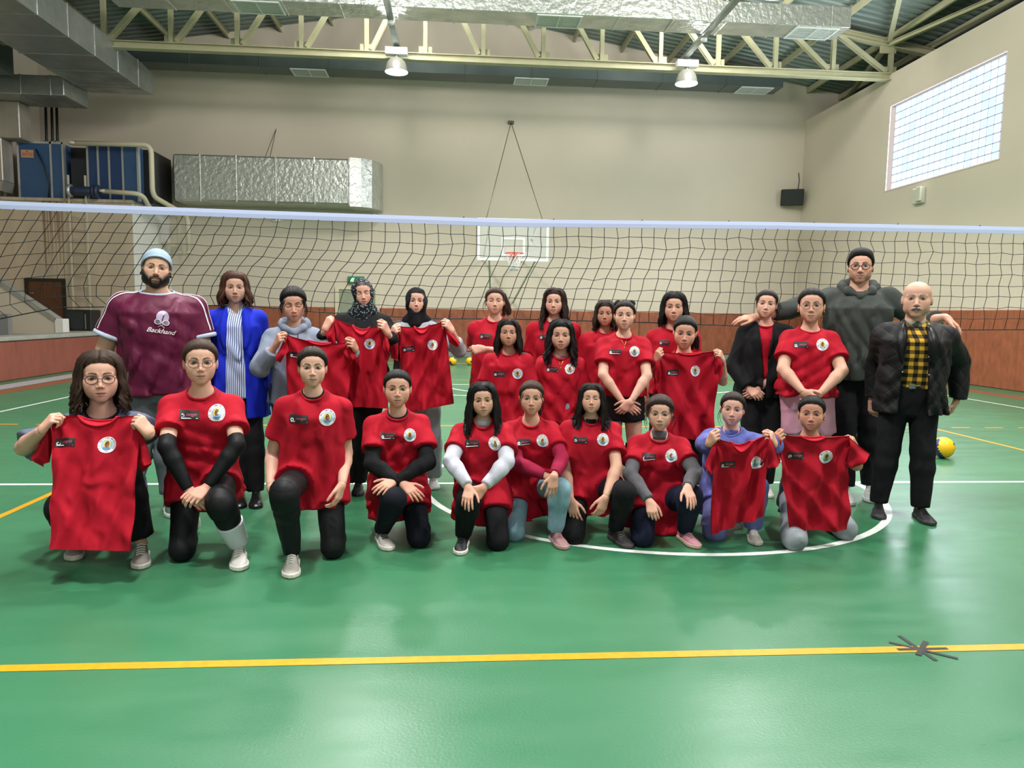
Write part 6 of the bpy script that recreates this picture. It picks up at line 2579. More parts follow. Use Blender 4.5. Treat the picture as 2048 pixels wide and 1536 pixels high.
def moustache(col='#a9a29c'):
    def fn(c):
        for s in (-1, 1):
            pts = [W_head(c, p) for p in ((s * .002, -.0985, -.0565), (s * .012, -.0965, -.0575), (s * .022, -.0905, -.0635), (s * .027, -.0845, -.0705))]
            MB().tube(pts, [.0062 * c['hs'], .0066 * c['hs'], .0052 * c['hs'], .0022 * c['hs']], 8).build('moustache', hair_mat('hair_' + col.lstrip('#'), col), c['root'])
    return fn


def ribbon_on(c, pts3, width, m, name, lift=.003):
    v, f = c['top_bvh']; bvh = BVHTree.FromPolygons([Vector(p) for p in v], f.tolist())
    Q = []; Nn = []
    for p in pts3:
        h = bvh.find_nearest(Vector(p))
        Q.append(np.array(h[0])); Nn.append(np.array(h[1]))
    Nn = [unit(sum(Nn[max(0, i - 2):i + 3])) for i in range(len(Nn))]
    vs = []
    for i in range(len(Q)):
        t = unit(Q[min(i + 1, len(Q) - 1)] - Q[max(0, i - 1)]); s = unit(np.cross(Nn[i], t))
        vs += [Q[i] + Nn[i] * lift - s * width / 2, Q[i] + Nn[i] * (lift + .001), Q[i] + Nn[i] * lift + s * width / 2]
    fs = []
    for i in range(len(Q) - 1):
        for j in range(2): fs.append((i * 3 + j, i * 3 + j + 1, (i + 1) * 3 + j + 1, (i + 1) * 3 + j))
    me = bpy.data.meshes.new(name); me.from_pydata([tuple(p) for p in vs], [], fs); me.update()
    return link(name, me, m, c['top'])


def sleeve_stripes(m, offs=(-.016, .016), sleeve=.62, width=.011):
    def fn(c):
        J, N, R = c['J'], c['N'], c['R']
        for s, k in ((-1, 'L'), (1, 'R')):
            q, d = cut_arm(J, k, sleeve - .02)
            a = N + R @ V3(s * c['nr'] * 1.5, 0, .02)
            out = unit(R @ V3(s * .75, -.45, .6))
            for o_ in offs:
                pts = []
                for i in range(22):
                    t = i / 21
                    base = a * (1 - t) ** 2 + 2 * t * (1 - t) * (J['S' + k] + R @ V3(0, 0, .04)) + q * t * t
                    sd = unit(np.cross(out, d))
                    pts.append(base + out * .08 * min(1, .5 + t) + sd * o_)
                ribbon_on(c, pts, width, m, 'sleeve_stripe')
    return fn


def sleeve_cuffs(m, sleeve=.62, r=.0):
    def fn(c):
        J = c['J']
        v, f = c['top_bvh']
        for k in 'LR':
            q, d = cut_arm(J, k, sleeve)
            near = v[np.abs((v - q) @ d + .008) < .008]
            near = near[np.linalg.norm(near - q, axis=1) < .16]
            if len(near) < 10: continue
            ex = unit(np.cross(d, V3(0, 1, 0))); ey = np.cross(d, ex)
            rr = np.median(np.linalg.norm((near - q) - np.outer((near - q) @ d, d), axis=1))
            pts = [q - d * .006 + (ex * math.cos(a) + ey * math.sin(a)) * (rr + .0) for a in np.linspace(0, 2 * math.pi, 30, endpoint=False)]
            vv, fq = tube_np(pts, .014, 8, closed=True, flat=.5)
            link('sleeve_cuff', mesh_np('sleeve_cuff', np.array(vv), np.array(fq)), m, c['top'])
    return fn


def backhand_print(c):
    """racket emblem and script wording on the maroon jersey"""
    L = []
    n = 28
    V = [(0, .55)]; F = []
    for j in range(1, 7):
        for i in range(n):
            a = 2 * math.pi * i / n; V.append((.40 * j / 6 * math.cos(a), .55 + .46 * j / 6 * math.sin(a)))
    F = [(0, 1 + i, 1 + (i + 1) % n) for i in range(n)]
    for j in range(5):
        for i in range(n): F.append((1 + j * n + i, 1 + (j + 1) * n + i, 1 + (j + 1) * n + (i + 1) % n, 1 + j * n + (i + 1) % n))
    L.append((V, F, 'lilac', 0))
    L.append(([(-.03, .30), (.04, .30), (.10, .78), (.03, .80)], [(0, 1, 2, 3)], 'plum', .15))
    L.append(([(-.05, .72), (.06, .66), (.12, .84), (.02, .90)], [(0, 1, 2, 3)], 'white', .2))
    for s in (-1, 1):
        V = []; F = []
        for i in range(20):
            a = 2 * math.pi * i / 20
            for r_ in (.15, .19): V.append((s * .26 + r_ * 1.15 * math.cos(a), .20 + r_ * math.sin(a)))
        for i in range(20): F.append((2 * i, 2 * i + 1, 2 * ((i + 1) % 20) + 1, 2 * ((i + 1) % 20)))
        L.append(([(s * .26, .20)] + [(s * .26 + .17 * math.cos(2 * math.pi * i / 20), .20 + .15 * math.sin(2 * math.pi * i / 20)) for i in range(20)], [(0, 1 + i, 1 + (i + 1) % 20) for i in range(20)], 'plum', .2))
        L.append((V, F, 'white', .28))
        for k in range(-2, 3):
            L.append(([(s * .26 + k * .06 - .008, .08), (s * .26 + k * .06 + .008, .08), (s * .26 + k * .06 + .008, .32), (s * .26 + k * .06 - .008, .32)], [(0, 1, 2, 3)], 'lilac', .3))
            L.append(([(s * .26 - .15, .20 + k * .05 - .007), (s * .26 + .15, .20 + k * .05 - .007), (s * .26 + .15, .20 + k * .05 + .007), (s * .26 - .15, .20 + k * .05 + .007)], [(0, 1, 2, 3)], 'lilac', .3))
        L.append(([(s * .14, .08), (s * .10, .04), (-s * .22, -.14), (-s * .18, -.18)][:2] + [(-s * .22, -.18), (-s * .19, -.12)], [(0, 1, 2, 3)], 'white', .32))
    V_, F_ = text_mesh('Backhand', .46, shear=.4)
    for dx in (0, .012):
        L.append(([(v[0] + dx, v[1] - .42) for v in V_], F_, 'white', .3))
    BADGE_M.setdefault('lilac', mat('print_lilac', '#b9a9c9', .6)); BADGE_M.setdefault('plum', mat('print_plum', '#4a2f52', .6))
    Rr = c['R'] @ roty(math.radians(9))
    decal('jersey_print', L, c['top_bvh'], c['P'] + c['R'] @ V3(.035, 0, c['T'] * .62), Rr, .092, c['top'], lift=.0045)


# ------------------------------------------------------------------ shirts held up to the camera
def lerp(a, b, t):
    return a + (b - a) * t


def held_shirt(label, tl, tr, bl, br, Y, sl=None, sr=None, dy=0.0, sag=.03, emb=None, pat=None, amp=.014, seed=1, neck=(.34, .66), yb=None, twist=0.0, neckdip=.05, label_tag=True, bsc=1.0):
    """tl..br pixel corners, Y distance of the hands; the cloth hangs between them"""
    A, B = at(*tl, Y=Y), at(*tr, Y=Y + dy)
    C_, D_ = at(*bl, Y=(yb or Y) - .02), at(*br, Y=(yb or Y) + dy - .02)
    cen = (A + B) / 2
    root = empty('red_t_shirt', tuple(np.minimum(np.minimum(A, B), np.minimum(C_, D_)))); tag(root, label, 't-shirt', 'red t-shirts held up')
    r = unit(B - A); dn = unit((C_ + D_) / 2 - cen); nrm = unit(np.cross(r, dn))           # towards the camera or away
    if nrm[1] > 0: nrm = -nrm
    rs = np.random.RandomState(seed)
    wv = [(rs.uniform(1.2, 4.2), rs.uniform(-1.2, 1.2), rs.uniform(0, 6.28), rs.uniform(.4, 1)) for _ in range(6)]
    wid = np.linalg.norm(B - A)

    def disp(u, v):
        o = 0
        for (f1, f2, p, a) in wv:
            q = math.sin(math.pi * (u * f1 + v * f2 * 2) + p + .8 * math.sin(3 * v + p))
            o += a * (1 - 2 * math.sqrt(q * q + .03))
        # folds fan out from the gripped corners
        for cu in (0, 1):
            th = math.atan2(v + .02, abs(u - cu) + .02); rd = math.hypot(v, u - cu)
            o += 1.6 * math.sin(th * 9 + cu * 2 + seed) * math.exp(-rd * 2.2)
        return o * amp * (.35 + .65 * min(1, v * 2)) + twist * (u - .5) * v

    def surf(u, v, back=False):
        top = lerp(A, B, u); bot = lerp(C_, D_, u)
        p = lerp(top, bot, v)
        sg = sag * 4 * u * (1 - u) * (1 - v) ** 2
        p = p + dn * sg
        a = (u - neck[0]) / (neck[1] - neck[0])
        if 0 < a < 1:
            dip = (neckdip if not back else neckdip * .35) * math.sin(math.pi * a) ** .6 * max(0, 1 - v * 5)
            p = p + dn * dip
        p = p + nrm * disp(u, v) * (1 if not back else .9)
        if back: p = p - nrm * (.022 + .01 * math.sin(5 * v + u * 3)) * (math.sin(math.pi * min(1, max(0, u))) ** .5 * .9 + .1)
        return p
    nu, nv = 40, 44
    V = [surf(i / nu, j / nv) for j in range(nv + 1) for i in range(nu + 1)]
    n1 = len(V)
    V += [surf(i / nu, j / nv, True) for j in range(nv + 1) for i in range(nu + 1)]
    F = []
    for j in range(nv):
        for i in range(nu):
            q = [j * (nu + 1) + i, j * (nu + 1) + i + 1, (j + 1) * (nu + 1) + i + 1, (j + 1) * (nu + 1) + i]
            F.append(q[::-1]); F.append([x + n1 for x in q])
    for j in range(nv):
        for i in (0, nu):
            a, b = j * (nu + 1) + i, (j + 1) * (nu + 1) + i
            F.append([a, b, b + n1, a + n1] if i == 0 else [a, a + n1, b + n1, b])
    ib = [nv * (nu + 1) + i for i in range(nu + 1)]
    for i in range(nu): F.append([i, i + n1, i + 1 + n1, i + 1])
    body = link('shirt_body', mesh_np('shirt_body', np.array(V), np.array(F)), M_RED, root)
    bvh = BVHTree.FromPolygons([Vector(p) for p in V[:n1]], [f[::-1] for f in np.array(F)[:nu * nv * 2:2].tolist()])
    # collar rib round the neckline
    pts = []
    for i in range(13):
        u = neck[0] + (neck[1] - neck[0]) * i / 12; pts.append(surf(u, 0.0) + nrm * .002)
    bkp = []
    for i in range(13):
        u = neck[1] - (neck[1] - neck[0]) * i / 12; bkp.append(surf(u, 0.0, True) + V3(0, 0, .002))
    v, f = tube_np(pts + bkp, .006, 6, closed=True)
    link('collar', mesh_np('collar', np.array(v), np.array(f)), M_RED, root)
    if label_tag:
        p = surf(.5, 0, True) + nrm * .004 - V3(0, 0, .012)
        MB().box((p[0] - .009, p[1] - .002, p[2] - .016), (p[0] + .009, p[1] + .001, p[2] + .004)).build('neck_label', mat('label_white', '#d9c9cc', .7), root)
    for nm, pl, base_u in (('L', sl, 0.0), ('R', sr, 1.0)):
        if pl is None: continue
        # four pixel corners: shoulder, outer tip top, outer tip bottom, underarm
        Yq = Y + (dy if base_u else 0)
        q = [at(*p, Y=Yq - .012) for p in pl]
        m_, n_ = 12, 12
        V = []
        for k in (0, 1):
            for j in range(n_ + 1):
                for i in range(m_ + 1):
                    a, b = i / m_, j / n_
                    p = lerp(lerp(q[0], q[1], a), lerp(q[3], q[2], a), b)
                    p = p + nrm * (.010 * math.sin(a * 5 + b * 4 + seed) + .006 * math.sin(b * 9 - a * 3) + (.022 * math.sin(math.pi * b) if k == 0 else -.022 * math.sin(math.pi * b)))
                    V.append(p)
        F = []
        N1 = (m_ + 1) * (n_ + 1)
        for j in range(n_):
            for i in range(m_):
                z = [j * (m_ + 1) + i, j * (m_ + 1) + i + 1, (j + 1) * (m_ + 1) + i + 1, (j + 1) * (m_ + 1) + i]
                F.append(z); F.append([x + N1 for x in z[::-1]])
        for i in range(m_):
            for j in (0, n_):
                a, b = j * (m_ + 1) + i, j * (m_ + 1) + i + 1
                F.append([a, b, b + N1, a + N1])
        link('sleeve', mesh_np('sleeve', np.array(V), np.array(F)), M_RED, root)
    Rd = np.stack([r, -nrm, unit(np.cross(r, -nrm))], 1)
    if emb: decal('round_badge', EMB, bvh, at(*emb, Y=Y + dy * .7), Rd, .043 * bsc, root)
    if pat: decal('name_patch', PAT, bvh, at(*pat, Y=Y + dy * .3), Rd, .050 * bsc, root)
    return root
# ================================================================== THE GROUP
BLK = fabric('black', '#101014', var=.1)
BLK2 = fabric('black_leggings', '#0d0e12', var=.08, rough=.6, wr=.004)
NAVYB = fabric('navy_black', '#0e111c')
GREYH = fabric('grey_blue_fleece', '#7d8698')
GREYL = fabric('light_grey_fleece', '#8f959c')
SWEATG = fabric('grey_sweatpants', '#6d757d')
GREYD = fabric('dark_grey', '#37383d')
GREYT = fabric('heather_grey', '#5d5b60', var=.12)
GREYK1 = fabric('grey_blue_cotton', '#5c6178')
WHITEF = fabric('white_knit', '#b9b9c6')
CRIM = fabric('crimson_knit', '#8c1438')
JEANL = fabric('light_denim', '#7f9fae', var=.12)
JEANN = fabric('navy_denim', '#131a30', var=.12)
LAV = fabric('lavender_fleece', '#5f66a8')
LAVP = fabric('lavender_trousers', '#6f76b2')
PINKS = fabric('pink_shorts', '#d79ab0')
MAROON = fabric('maroon_jersey', '#5a1234', rough=.55)
RINGER = fabric('pale_blue_rib', '#b4c0d6', wr=.003)
BEANIE = fabric('pale_blue_knit', '#8fa3b5', wr=.004)
OLIVE = fabric('dark_olive_fleece', '#3c403d')
BLUEB = fabric('royal_blue', '#1226b4', wr=.006)
SOCKW = fabric('white_sock', '#d6d6de', wr=.003)
SHINYB = fabric('black_shell', '#0d0c10', rough=.42, wr=.014, ws=9)
QUILT = quilted('quilted_black_shell', '#0f0d11')
PLAID = cloth('yellow_black_plaid', '#c9982c', wr=.005, color=plaid_color)
PINST = cloth('blue_white_stripe', '#c9d2ea', wr=.006, color=pinstripe_color)
SCARF = cloth('patterned_scarf', '#0e1418', wr=.008, color=scarf_color)
CAMO = cloth('camouflage_snood', '#3c4038', wr=.006, color=camo_color)
WTRIM = fabric('white_trim', '#d9d9e2', wr=.002)

TEE = lambda **k: upper_garment('t_shirt', M_RED, **k)


def rtee(hem=-.26, **k):
    return [TEE(hem=hem, **k), badges()]


def long_under(m, f0=.45, f1=1.93, ease=.007):
    return sleeve_piece('long_sleeve', m, f0, f1, ease, fold=.0035)


D1 = '#1a1311'; D2 = '#241914'; D3 = '#3a281e'; BK = '#0f0d0d'
SK1, SK2, SK3 = '#d6a692', '#cd9c86', '#bd8a72'
CAST = []
P_ = CAST.append

# ---- kneeling front row, left to right
P_(dict(label='squatting girl with long wavy brown hair and glasses holding up a red shirt', pose='squat', head=(200, 706, 803, 4.15), H=1.64, skin=SK1, bw=1.12, am=1.1,
    hair='wavy', haircol='#3a2a20', hairlen=.20, locks=40, wave=.017, hairt=.018, front=.55, feet=((152, 1106), (283, 1122)), lean=(0, .10), hpitch=0,
    armL=dict(wy=(82, 862, 3.765), f=(106, 834), hand='pinch', pn=(-.45, -.6, .6), hint=(-1, .1, -.7)), armR=dict(wy=(298, 868, 3.785), f=(274, 836), hand='pinch', pn=(.45, -.6, .6), hint=(1, .1, -.7)),
    wear=[lower_garment('trousers', BLK, .030, ankle_ease=.03, cuff=.04), upper_garment('t_shirt', GREYK1, hem=-.2, sleeve=.95, collar_m=BLK), shoes('#8f8984', '#c9c4ba')], extra=[glasses('#2c2622', .0016)]))
P_(dict(label='kneeling girl with glasses, black arm sleeves and one white sock', pose='kneel', pxo=-.052, bs=.80, head=(401, 681, 767, 4.10), H=1.66, skin=SK1, bw=1.03,
    hair='back', haircol=D3, upleg='R', foot=(478, 1126), knee=(441, 1006), lean=(0, .06), tail=((.01, .098, .0), .16, .1),
    armL=dict(e=(333, 893), w=(380, 984), f=(402, 1005), hand='loose', pn=(-.3, -.6, .6)), armR=dict(e=(474, 890), w=(412, 978), f=(388, 994), hand='loose', pn=(.2, -.7, .6)),
    wear=[lower_garment('leggings', BLK2, .005)] + rtee(-.30, thigh=.35) + [sleeve_piece('arm_sleeve', BLK2, .80, 1.93, .004, fold=0), leg_piece('knee_pad', BLK2, 'R', .80, 1.22, .014, .006), leg_piece('sock', SOCKW, 'R', 1.45, 1.96, .017), shoes('#c9c6c2', '#d9d6cf')],
    extra=[glasses('#5a5048')]))
P_(dict(label='kneeling girl with both bare arms straight down and black striped sneakers', pose='kneel', head=(625, 697, 772, 4.02), H=1.60, skin=SK1, hairt=.016, parted=True,
    hair='back', haircol=D2, upleg='L', foot=(583, 1140), knee=(568, 985), lean=(0, .04), smile=.0022,
    armL=dict(e=(546, 905), w=(541, 972), f=(545, 1012), hand='relaxed', en=False, pn=(-1, -.3, 0)), armR=dict(e=(692, 905), w=(684, 968), f=(673, 1008), hand='relaxed', en=False, pn=(1, -.3, 0)),
    wear=[lower_garment('leggings', BLK2, .005)] + rtee(-.30, thigh=.35) + [undershirt_collar(BLK), leg_piece('knee_pad', BLK2, 'L', .80, 1.22, .014, .006), shoes('#a9a49c', '#d0ccc2', stripe='#1b1b1d')]))
P_(dict(label='kneeling girl in red shirt over black long sleeves with white hair clips', pose='kneel', pxo=-.056, head=(795, 741, 812, 4.32), H=1.50, skin=SK2,
    hair='back', haircol=BK, upleg='L', foot=(763, 1090), knee=(790, 998), lean=(0, .06), kx=.05, hairt=.010, facew=1.08,
    armL=dict(e=(744, 928), w=(806, 968), f=(828, 986), hand='flat', pn=(-.1, -.6, .8)), armR=dict(e=(856, 925), w=(790, 962), f=(766, 974), hand='flat', pn=(.1, -.6, .8)),
    wear=[lower_garment('trousers', NAVYB, .010)] + rtee(-.42, thigh=.45) + [long_under(BLK), undershirt_collar(BLK), shoes('#b5b0aa', '#cfc9bf', lace='#2b2b2d', yaws=(14, 0))], extra=[hair_clip(-1, .074), hair_clip(1, .072)]))
P_(dict(label='kneeling girl with long straight black hair and white long sleeves', pose='kneel', head=(966, 768, 831, 4.28), H=1.42, skin=SK2, facew=1.06,
    hair='long', haircol=BK, hairlen=.24, locks=30, front=.6, upleg='L', foot=(926, 1098), knee=(938, 1000), lean=(0, .05), hroll=-4,
    armL=dict(e=(902, 922), w=(938, 974), f=(934, 1002), hand='flat', pn=(-.2, -.8, .4)), armR=dict(e=(1014, 924), w=(968, 974), f=(946, 1000), hand='flat', pn=(.3, -.8, .4)),
    wear=[lower_garment('trousers', BLK, .010)] + rtee(-.42, thigh=.40) + [long_under(WHITEF, ease=.008), turtleneck(WHITEF, .035), shoes('#17171a', '#d4d0c8', kind='high', lace='#1c1c1e', yaws=(-8, 0))]))
P_(dict(label='kneeling girl in light blue jeans with crimson sleeves and hands stacked on one knee', pose='kneel', pxo=-.050, head=(1063, 763, 828, 4.45), H=1.42, skin=SK2,
    hair='back', haircol=D3, tail=((.0, .098, -.01), .16, .3), upleg='R', foot=(1112, 1088), knee=(1120, 978), lean=(0, .06), wisps=3,
    armL=dict(e=(1034, 928), w=(1094, 952), f=(1116, 978), hand='flat', pn=(-.1, -.6, .8)), armR=dict(e=(1124, 918), w=(1108, 950), f=(1104, 984), hand='flat', pn=(.2, -.7, .7)),
    wear=[lower_garment('jeans', JEANL, .012)] + rtee(-.42, thigh=.40) + [long_under(CRIM), shoes('#a0767a', '#a98a86', lace='#b98d8e', yaws=(0, 14))]))
P_(dict(label='kneeling girl with long dark hair and bare forearms, dark boots', pose='kneel', head=(1183, 770, 827, 4.40), H=1.46, skin=SK2, eyes='half',
    hair='long', haircol=D1, hairlen=.20, locks=32, wave=.009, front=.35, upleg='R', foot=(1232, 1086), knee=(1250, 984), lean=(0, .04), hpitch=-8,
    armL=dict(e=(1131, 942), w=(1142, 1000), f=(1150, 1034), hand='flat', pn=(-.4, -.9, .2)), armR=dict(e=(1233, 934), w=(1211, 994), f=(1199, 1030), hand='relaxed', pn=(.4, -.9, .2)),
    wear=[lower_garment('trousers', BLK, .010)] + rtee(-.34, thigh=.35) + [undershirt_collar(BLK), turtleneck(BLK, .03), shoes('#2c272b', '#3a3536', kind='high', lace='#6a6668', yaws=(0, 24))]))
P_(dict(label='kneeling girl with grey turtleneck and grey sleeves, navy jeans and pink sneakers', pose='kneel', head=(1320, 793, 858, 4.35), H=1.42, skin=SK1, facew=1.08,
    hair='back', haircol='#33251d', hairt=.018, wisps=8, upleg='R', foot=(1370, 1086), knee=(1382, 992), lean=(0, .05), hpitch=3, gaze=.002,
    armL=dict(e=(1260, 948), w=(1299, 1002), f=(1306, 1030), hand='loose', pn=(-.3, -.9, .3)), armR=dict(e=(1390, 944), w=(1374, 974), f=(1384, 1000), hand='flat', pn=(.2, -.7, .6)),
    wear=[lower_garment('jeans', JEANN, .012)] + rtee(-.42, thigh=.40) + [long_under(GREYT), turtleneck(GREYT, .052), shoes('#c98a98', '#d0a89a', lace='#d9a5b0', yaws=(0, 20))]))
P_(dict(label='kneeling girl in lavender sweatshirt and trousers holding a crumpled red shirt', pose='kneel', head=(1465, 786, 849, 4.45), H=1.42, skin=SK1,
    hair='back', haircol=D2, wisps=2, upleg='R', foot=(1507, 1080), knee=(1512, 975), lean=(0, .05), hroll=3,
    armL=dict(wy=(1418, 888, 3.99), f=(1430, 868), hand='pinch', pn=(-.5, -.7, .4), hint=(-1, .2, -.8)), armR=dict(wy=(1550, 890, 4.0), f=(1540, 866), hand='pinch', pn=(.5, -.7, .4), hint=(1, .2, -.8)),
    wear=[lower_garment('trousers', LAVP, .018), upper_garment('sweatshirt', LAV, ease=.012, hem=-.30, sleeve=1.9, sl_r=.020, thigh=.3, fold=.02), turtleneck(LAV, .03), shoes('#c6beb6', '#d4cec6')], extra=[hair_clip(-1, .08)]))
P_(dict(label='girl kneeling in pale grey trousers holding up a spread red shirt, gold earrings', pose='sit', head=(1623, 793, 860, 4.45), H=1.42, skin=SK3,
    hair='back', haircol=BK, parted=True, knees=((1588, 1078), (1690, 1058)), lean=(0, .05),
    armL=dict(wy=(1549, 890, 4.06), f=(1560, 868), hand='pinch', pn=(-.5, -.7, .4)), armR=dict(wy=(1714, 900, 4.06), f=(1702, 876), hand='pinch', pn=(.5, -.7, .4)),
    wear=[lower_garment('trousers', GREYL, .016), upper_garment('t_shirt', GREYD, hem=-.2), shoes('#8f8a86')], extra=[earrings]))

# ---- standing, left to right
P_(dict(label='bearded man in maroon jersey, pale beanie and grey sweatpants standing at far left', pose='stand', head=(313, 503, 572, 4.98), sex='man', skin='#cda28a', bw=1.22, bd=1.28, am=1.28, lm=1.15, sw=1.12,
    haircol=BK, hair='none', beard='#0c0a09', beardt=.012, beardw=.985, smile=.0045, neckw=1.2, hroll=6, facew=1.06, feet=((255, 1032), (338, 1026)), nr=1.08,
    armL=dict(eo=(-.42, .05, -1), wo=(-.05, -.15, -1)), armR=dict(eo=(.24, -.05, -1), wo=(-.05, -.25, -1)),
    wear=[lower_garment('sweatpants', SWEATG, .026, ankle_ease=.012, cuff=.03), upper_garment('jersey', MAROON, ease=.012, hem=-.20, sleeve=.70, collar_m=RINGER, fold=.018), sleeve_cuffs(RINGER, .70), sleeve_stripes(WTRIM, sleeve=.70), beanie(BEANIE),
          shoes('#3f5f54', '#cfd2cc', lace='#dfe4e0', stripe='#d8dcd8', yaws=(0, 12))], extra=[backhand_print]))
P_(dict(label='woman with wavy brown hair in royal blue blazer over a striped blouse', pose='stand', head=(470, 546, 605, 5.25), sex='woman', skin='#c39a86', bw=.98, sw=.92, hair='wavy', haircol='#4a2e22', hairlen=.13, locks=34, wave=.016, hairt=.02, part=.012, lip='#9a4a4a',
    feet=((480, 1008), (512, 1008)), opening=(.045, .060, .072), hpitch=2,
    wear=[lower_garment('trousers', BLK, .014), upper_garment('blouse', PINST, ease=.006, hem=-.20, sleeve=0, parent_key='inner', neck='vee', collar=False), shirt_collar(PINST),
          upper_garment('blazer', BLUEB, ease=.020, hem=-.46, sleeve=1.92, sl_r=.018, opening=(.045, .060, .072), neck='crew', collar=False, fold=.014), lapels(BLUEB, .055), shoes('#121113', '#0d0d0e', lace='#121113', kind='high', mat_rough=.35)]))
P_(dict(label='girl in grey blue hoodie looking down, holding up a folded red shirt', pose='stand', head=(587, 576, 640, 5.2), skin=SK2, eyes='closed', hair='back', haircol=BK, parted=True, hairt=.016, wisps=9, hpitch=12, hroll=-3,
    feet=((578, 1002), (603, 1002)), armL=dict(wy=(552, 690, 4.955), f=(560, 672), hand='pinch', pn=(-.4, -.8, .4), hint=(-.6, .2, -1)), armR=dict(wy=(712, 700, 4.955), f=(704, 684), hand='pinch', pn=(.5, -.7, .4), hint=(.6, .2, -1)),
    wear=[lower_garment('trousers', GREYD, .02), upper_garment('hoodie', GREYH, ease=.014, hem=-.18, sleeve=1.75, sl_r=.024, neck='crew', collar=False), hood(GREYH), drawstrings(), shoes('#cfcdca')]))
P_(dict(label='girl in black and white patterned headscarf holding up a red shirt', pose='stand', head=(726, 560, 612, 5.42), skin=SK1, hair='none', eyes='closed', smile=.003, hroll=-7, feet=((688, 988), (716, 984)), hpitch=6,
    armL=dict(wy=(650, 660, 5.13), f=(662, 636), hand='pinch', pn=(-.4, -.8, .4), hint=(-.6, .2, -1)), armR=dict(wy=(776, 668, 5.13), f=(766, 648), hand='pinch', pn=(.5, -.7, .4), hint=(.6, .2, -1)),
    wear=[lower_garment('trousers', BLK, .022), upper_garment('sweater', BLK, ease=.010, hem=-.15, sleeve=1.85, sl_r=.014), hijab(SCARF, .09), shoes('#18171a', '#232224', lace='#18171a')]))
P_(dict(label='girl in plain black headscarf and pale track jacket holding up a red shirt', pose='stand', head=(833, 577, 628, 5.5), skin=SK1, hair='none', feet=((838, 978), (867, 972)),
    armL=dict(wy=(782, 676, 5.21), f=(792, 655), hand='pinch', pn=(-.4, -.8, .4), hint=(-.6, .2, -1)), armR=dict(wy=(905, 664, 5.21), f=(892, 644), hand='pinch', pn=(.5, -.7, .4), hint=(.8, .2, -1)),
    wear=[lower_garment('sweatpants', GREYL, .024, ankle_ease=.03), upper_garment('track_jacket', fabric('pale_grey_jersey', '#9ea3ab'), ease=.010, hem=-.15, sleeve=1.5, sl_r=.016), sleeve_stripes(BLK2, (-.014, .002, .018), .9, .007), hijab(BLK, .04), shoes('#d3d6da', '#dfe2e4')]))
P_(dict(label='girl with brown ponytail standing with one forearm folded across holding her elbow', pose='stand', head=(990, 577, 628, 5.48), skin=SK1, hair='back', haircol=D3, eyes='half', tail=((.02, .085, .065), .22, .55), wisps=2, hairt=.014,
    armL=dict(e=(951, 706), w=(958, 760), en=False, hand='relaxed'), armR=dict(e=(1008, 708), w=(968, 698), f=(944, 700), hand='grip', pn=(0, -.9, .4), fd=(-.8, .1, 0), wn=True),
    wear=[lower_garment('trousers', GREYD, .012), TEE(hem=-.2), badges('patch'), shoes('#b9b6b2')]))
P_(dict(label='girl with long brown hair looking sternly, behind the two girls with loose dark hair', pose='stand', head=(1109, 579, 630, 5.5), skin=SK1, hair='long', haircol='#2c1d17', hairlen=.24, front=.45, wave=.008, part=.012, hyaw=-6,
    wear=[lower_garment('trousers', BLK, .012), TEE(hem=-.2), badges('patch'), shoes('#b9b6b2')]))
P_(dict(label='girl with shoulder length straight dark hair standing in front of the ponytail girl', pose='stand', bs=.64, head=(1017, 641, 693, 5.02), skin=SK3, hair='long', haircol=D1, hairlen=.15, front=.4, locks=32, hpitch=-4,
    armL=dict(eo=(-.2, -.05, -1), wo=(.25, -.45, -1)), armR=dict(eo=(.2, -.05, -1), wo=(-.25, -.45, -1)),
    wear=[lower_garment('trousers', NAVYB, .012)] + rtee(-.25) + [shoes('#b9b6b2')]))
P_(dict(label='girl with long curly black hair and thin necklace standing in the middle', pose='stand', head=(1122, 642, 699, 5.10), skin=SK2, hair='wavy', haircol=BK, hairlen=.22, front=.6, locks=36, wave=.014, hairt=.016, facew=1.08, smile=.002, hpitch=2,
    armL=dict(eo=(-.28, .12, -1), wo=(-.06, -.1, -1)), armR=dict(eo=(.28, .12, -1), wo=(.06, -.1, -1)),
    wear=[lower_garment('trousers', GREYH, .012)] + rtee(-.25) + [turtleneck(fabric('grey_rose_knit', '#8c6f78'), .018), shoes('#b9b6b2')], extra=[necklace]))
P_(dict(label='girl half hidden behind the girl with two hair buns', pose='stand', head=(1211, 604, 652, 5.38), skin=SK3, hair='long', haircol='#2e2019', hairlen=.13, front=.3, hyaw=-4, wear=[lower_garment('trousers', GREYD, .012), TEE(hem=-.2), shoes('#b9b6b2')]))
P_(dict(label='girl with two hair buns, necklace and black shorts, wrists crossed in front', pose='stand', head=(1249, 603, 659, 5.05), skin=SK1, hair='back', haircol=D1, parted=True, hairt=.012, buns=((-.050, .03, .098, .026), (.050, .03, .098, .026)), covered=False,
    feet=((1238, 1012), (1272, 1010)), armL=dict(e=(1206, 750), w=(1247, 806), f=(1268, 820), hand='relaxed', pn=(-.2, -.9, .3)), armR=dict(e=(1294, 752), w=(1262, 803), f=(1243, 822), hand='relaxed', pn=(.2, -.9, .3)), smile=.002,
    wear=[lower_garment('shorts', BLK2, .010, legs=.42)] + rtee(.06, flare=1.02) + [leg_piece('knee_pad', BLK2, 'LR', .90, 1.32, .012, .004), shoes('#c9c9cc', '#dcdcdc')], extra=[necklace]))
P_(dict(label='girl with long black hair standing behind the girl who holds a red shirt', pose='stand', head=(1348, 587, 643, 5.5), skin=SK2, hair='long', haircol=BK, hairlen=.14, front=.4, hairt=.016,
    wear=[lower_garment('trousers', JEANN, .012), TEE(hem=-.1), badges('patch'), shoes('#b9b6b2')]))
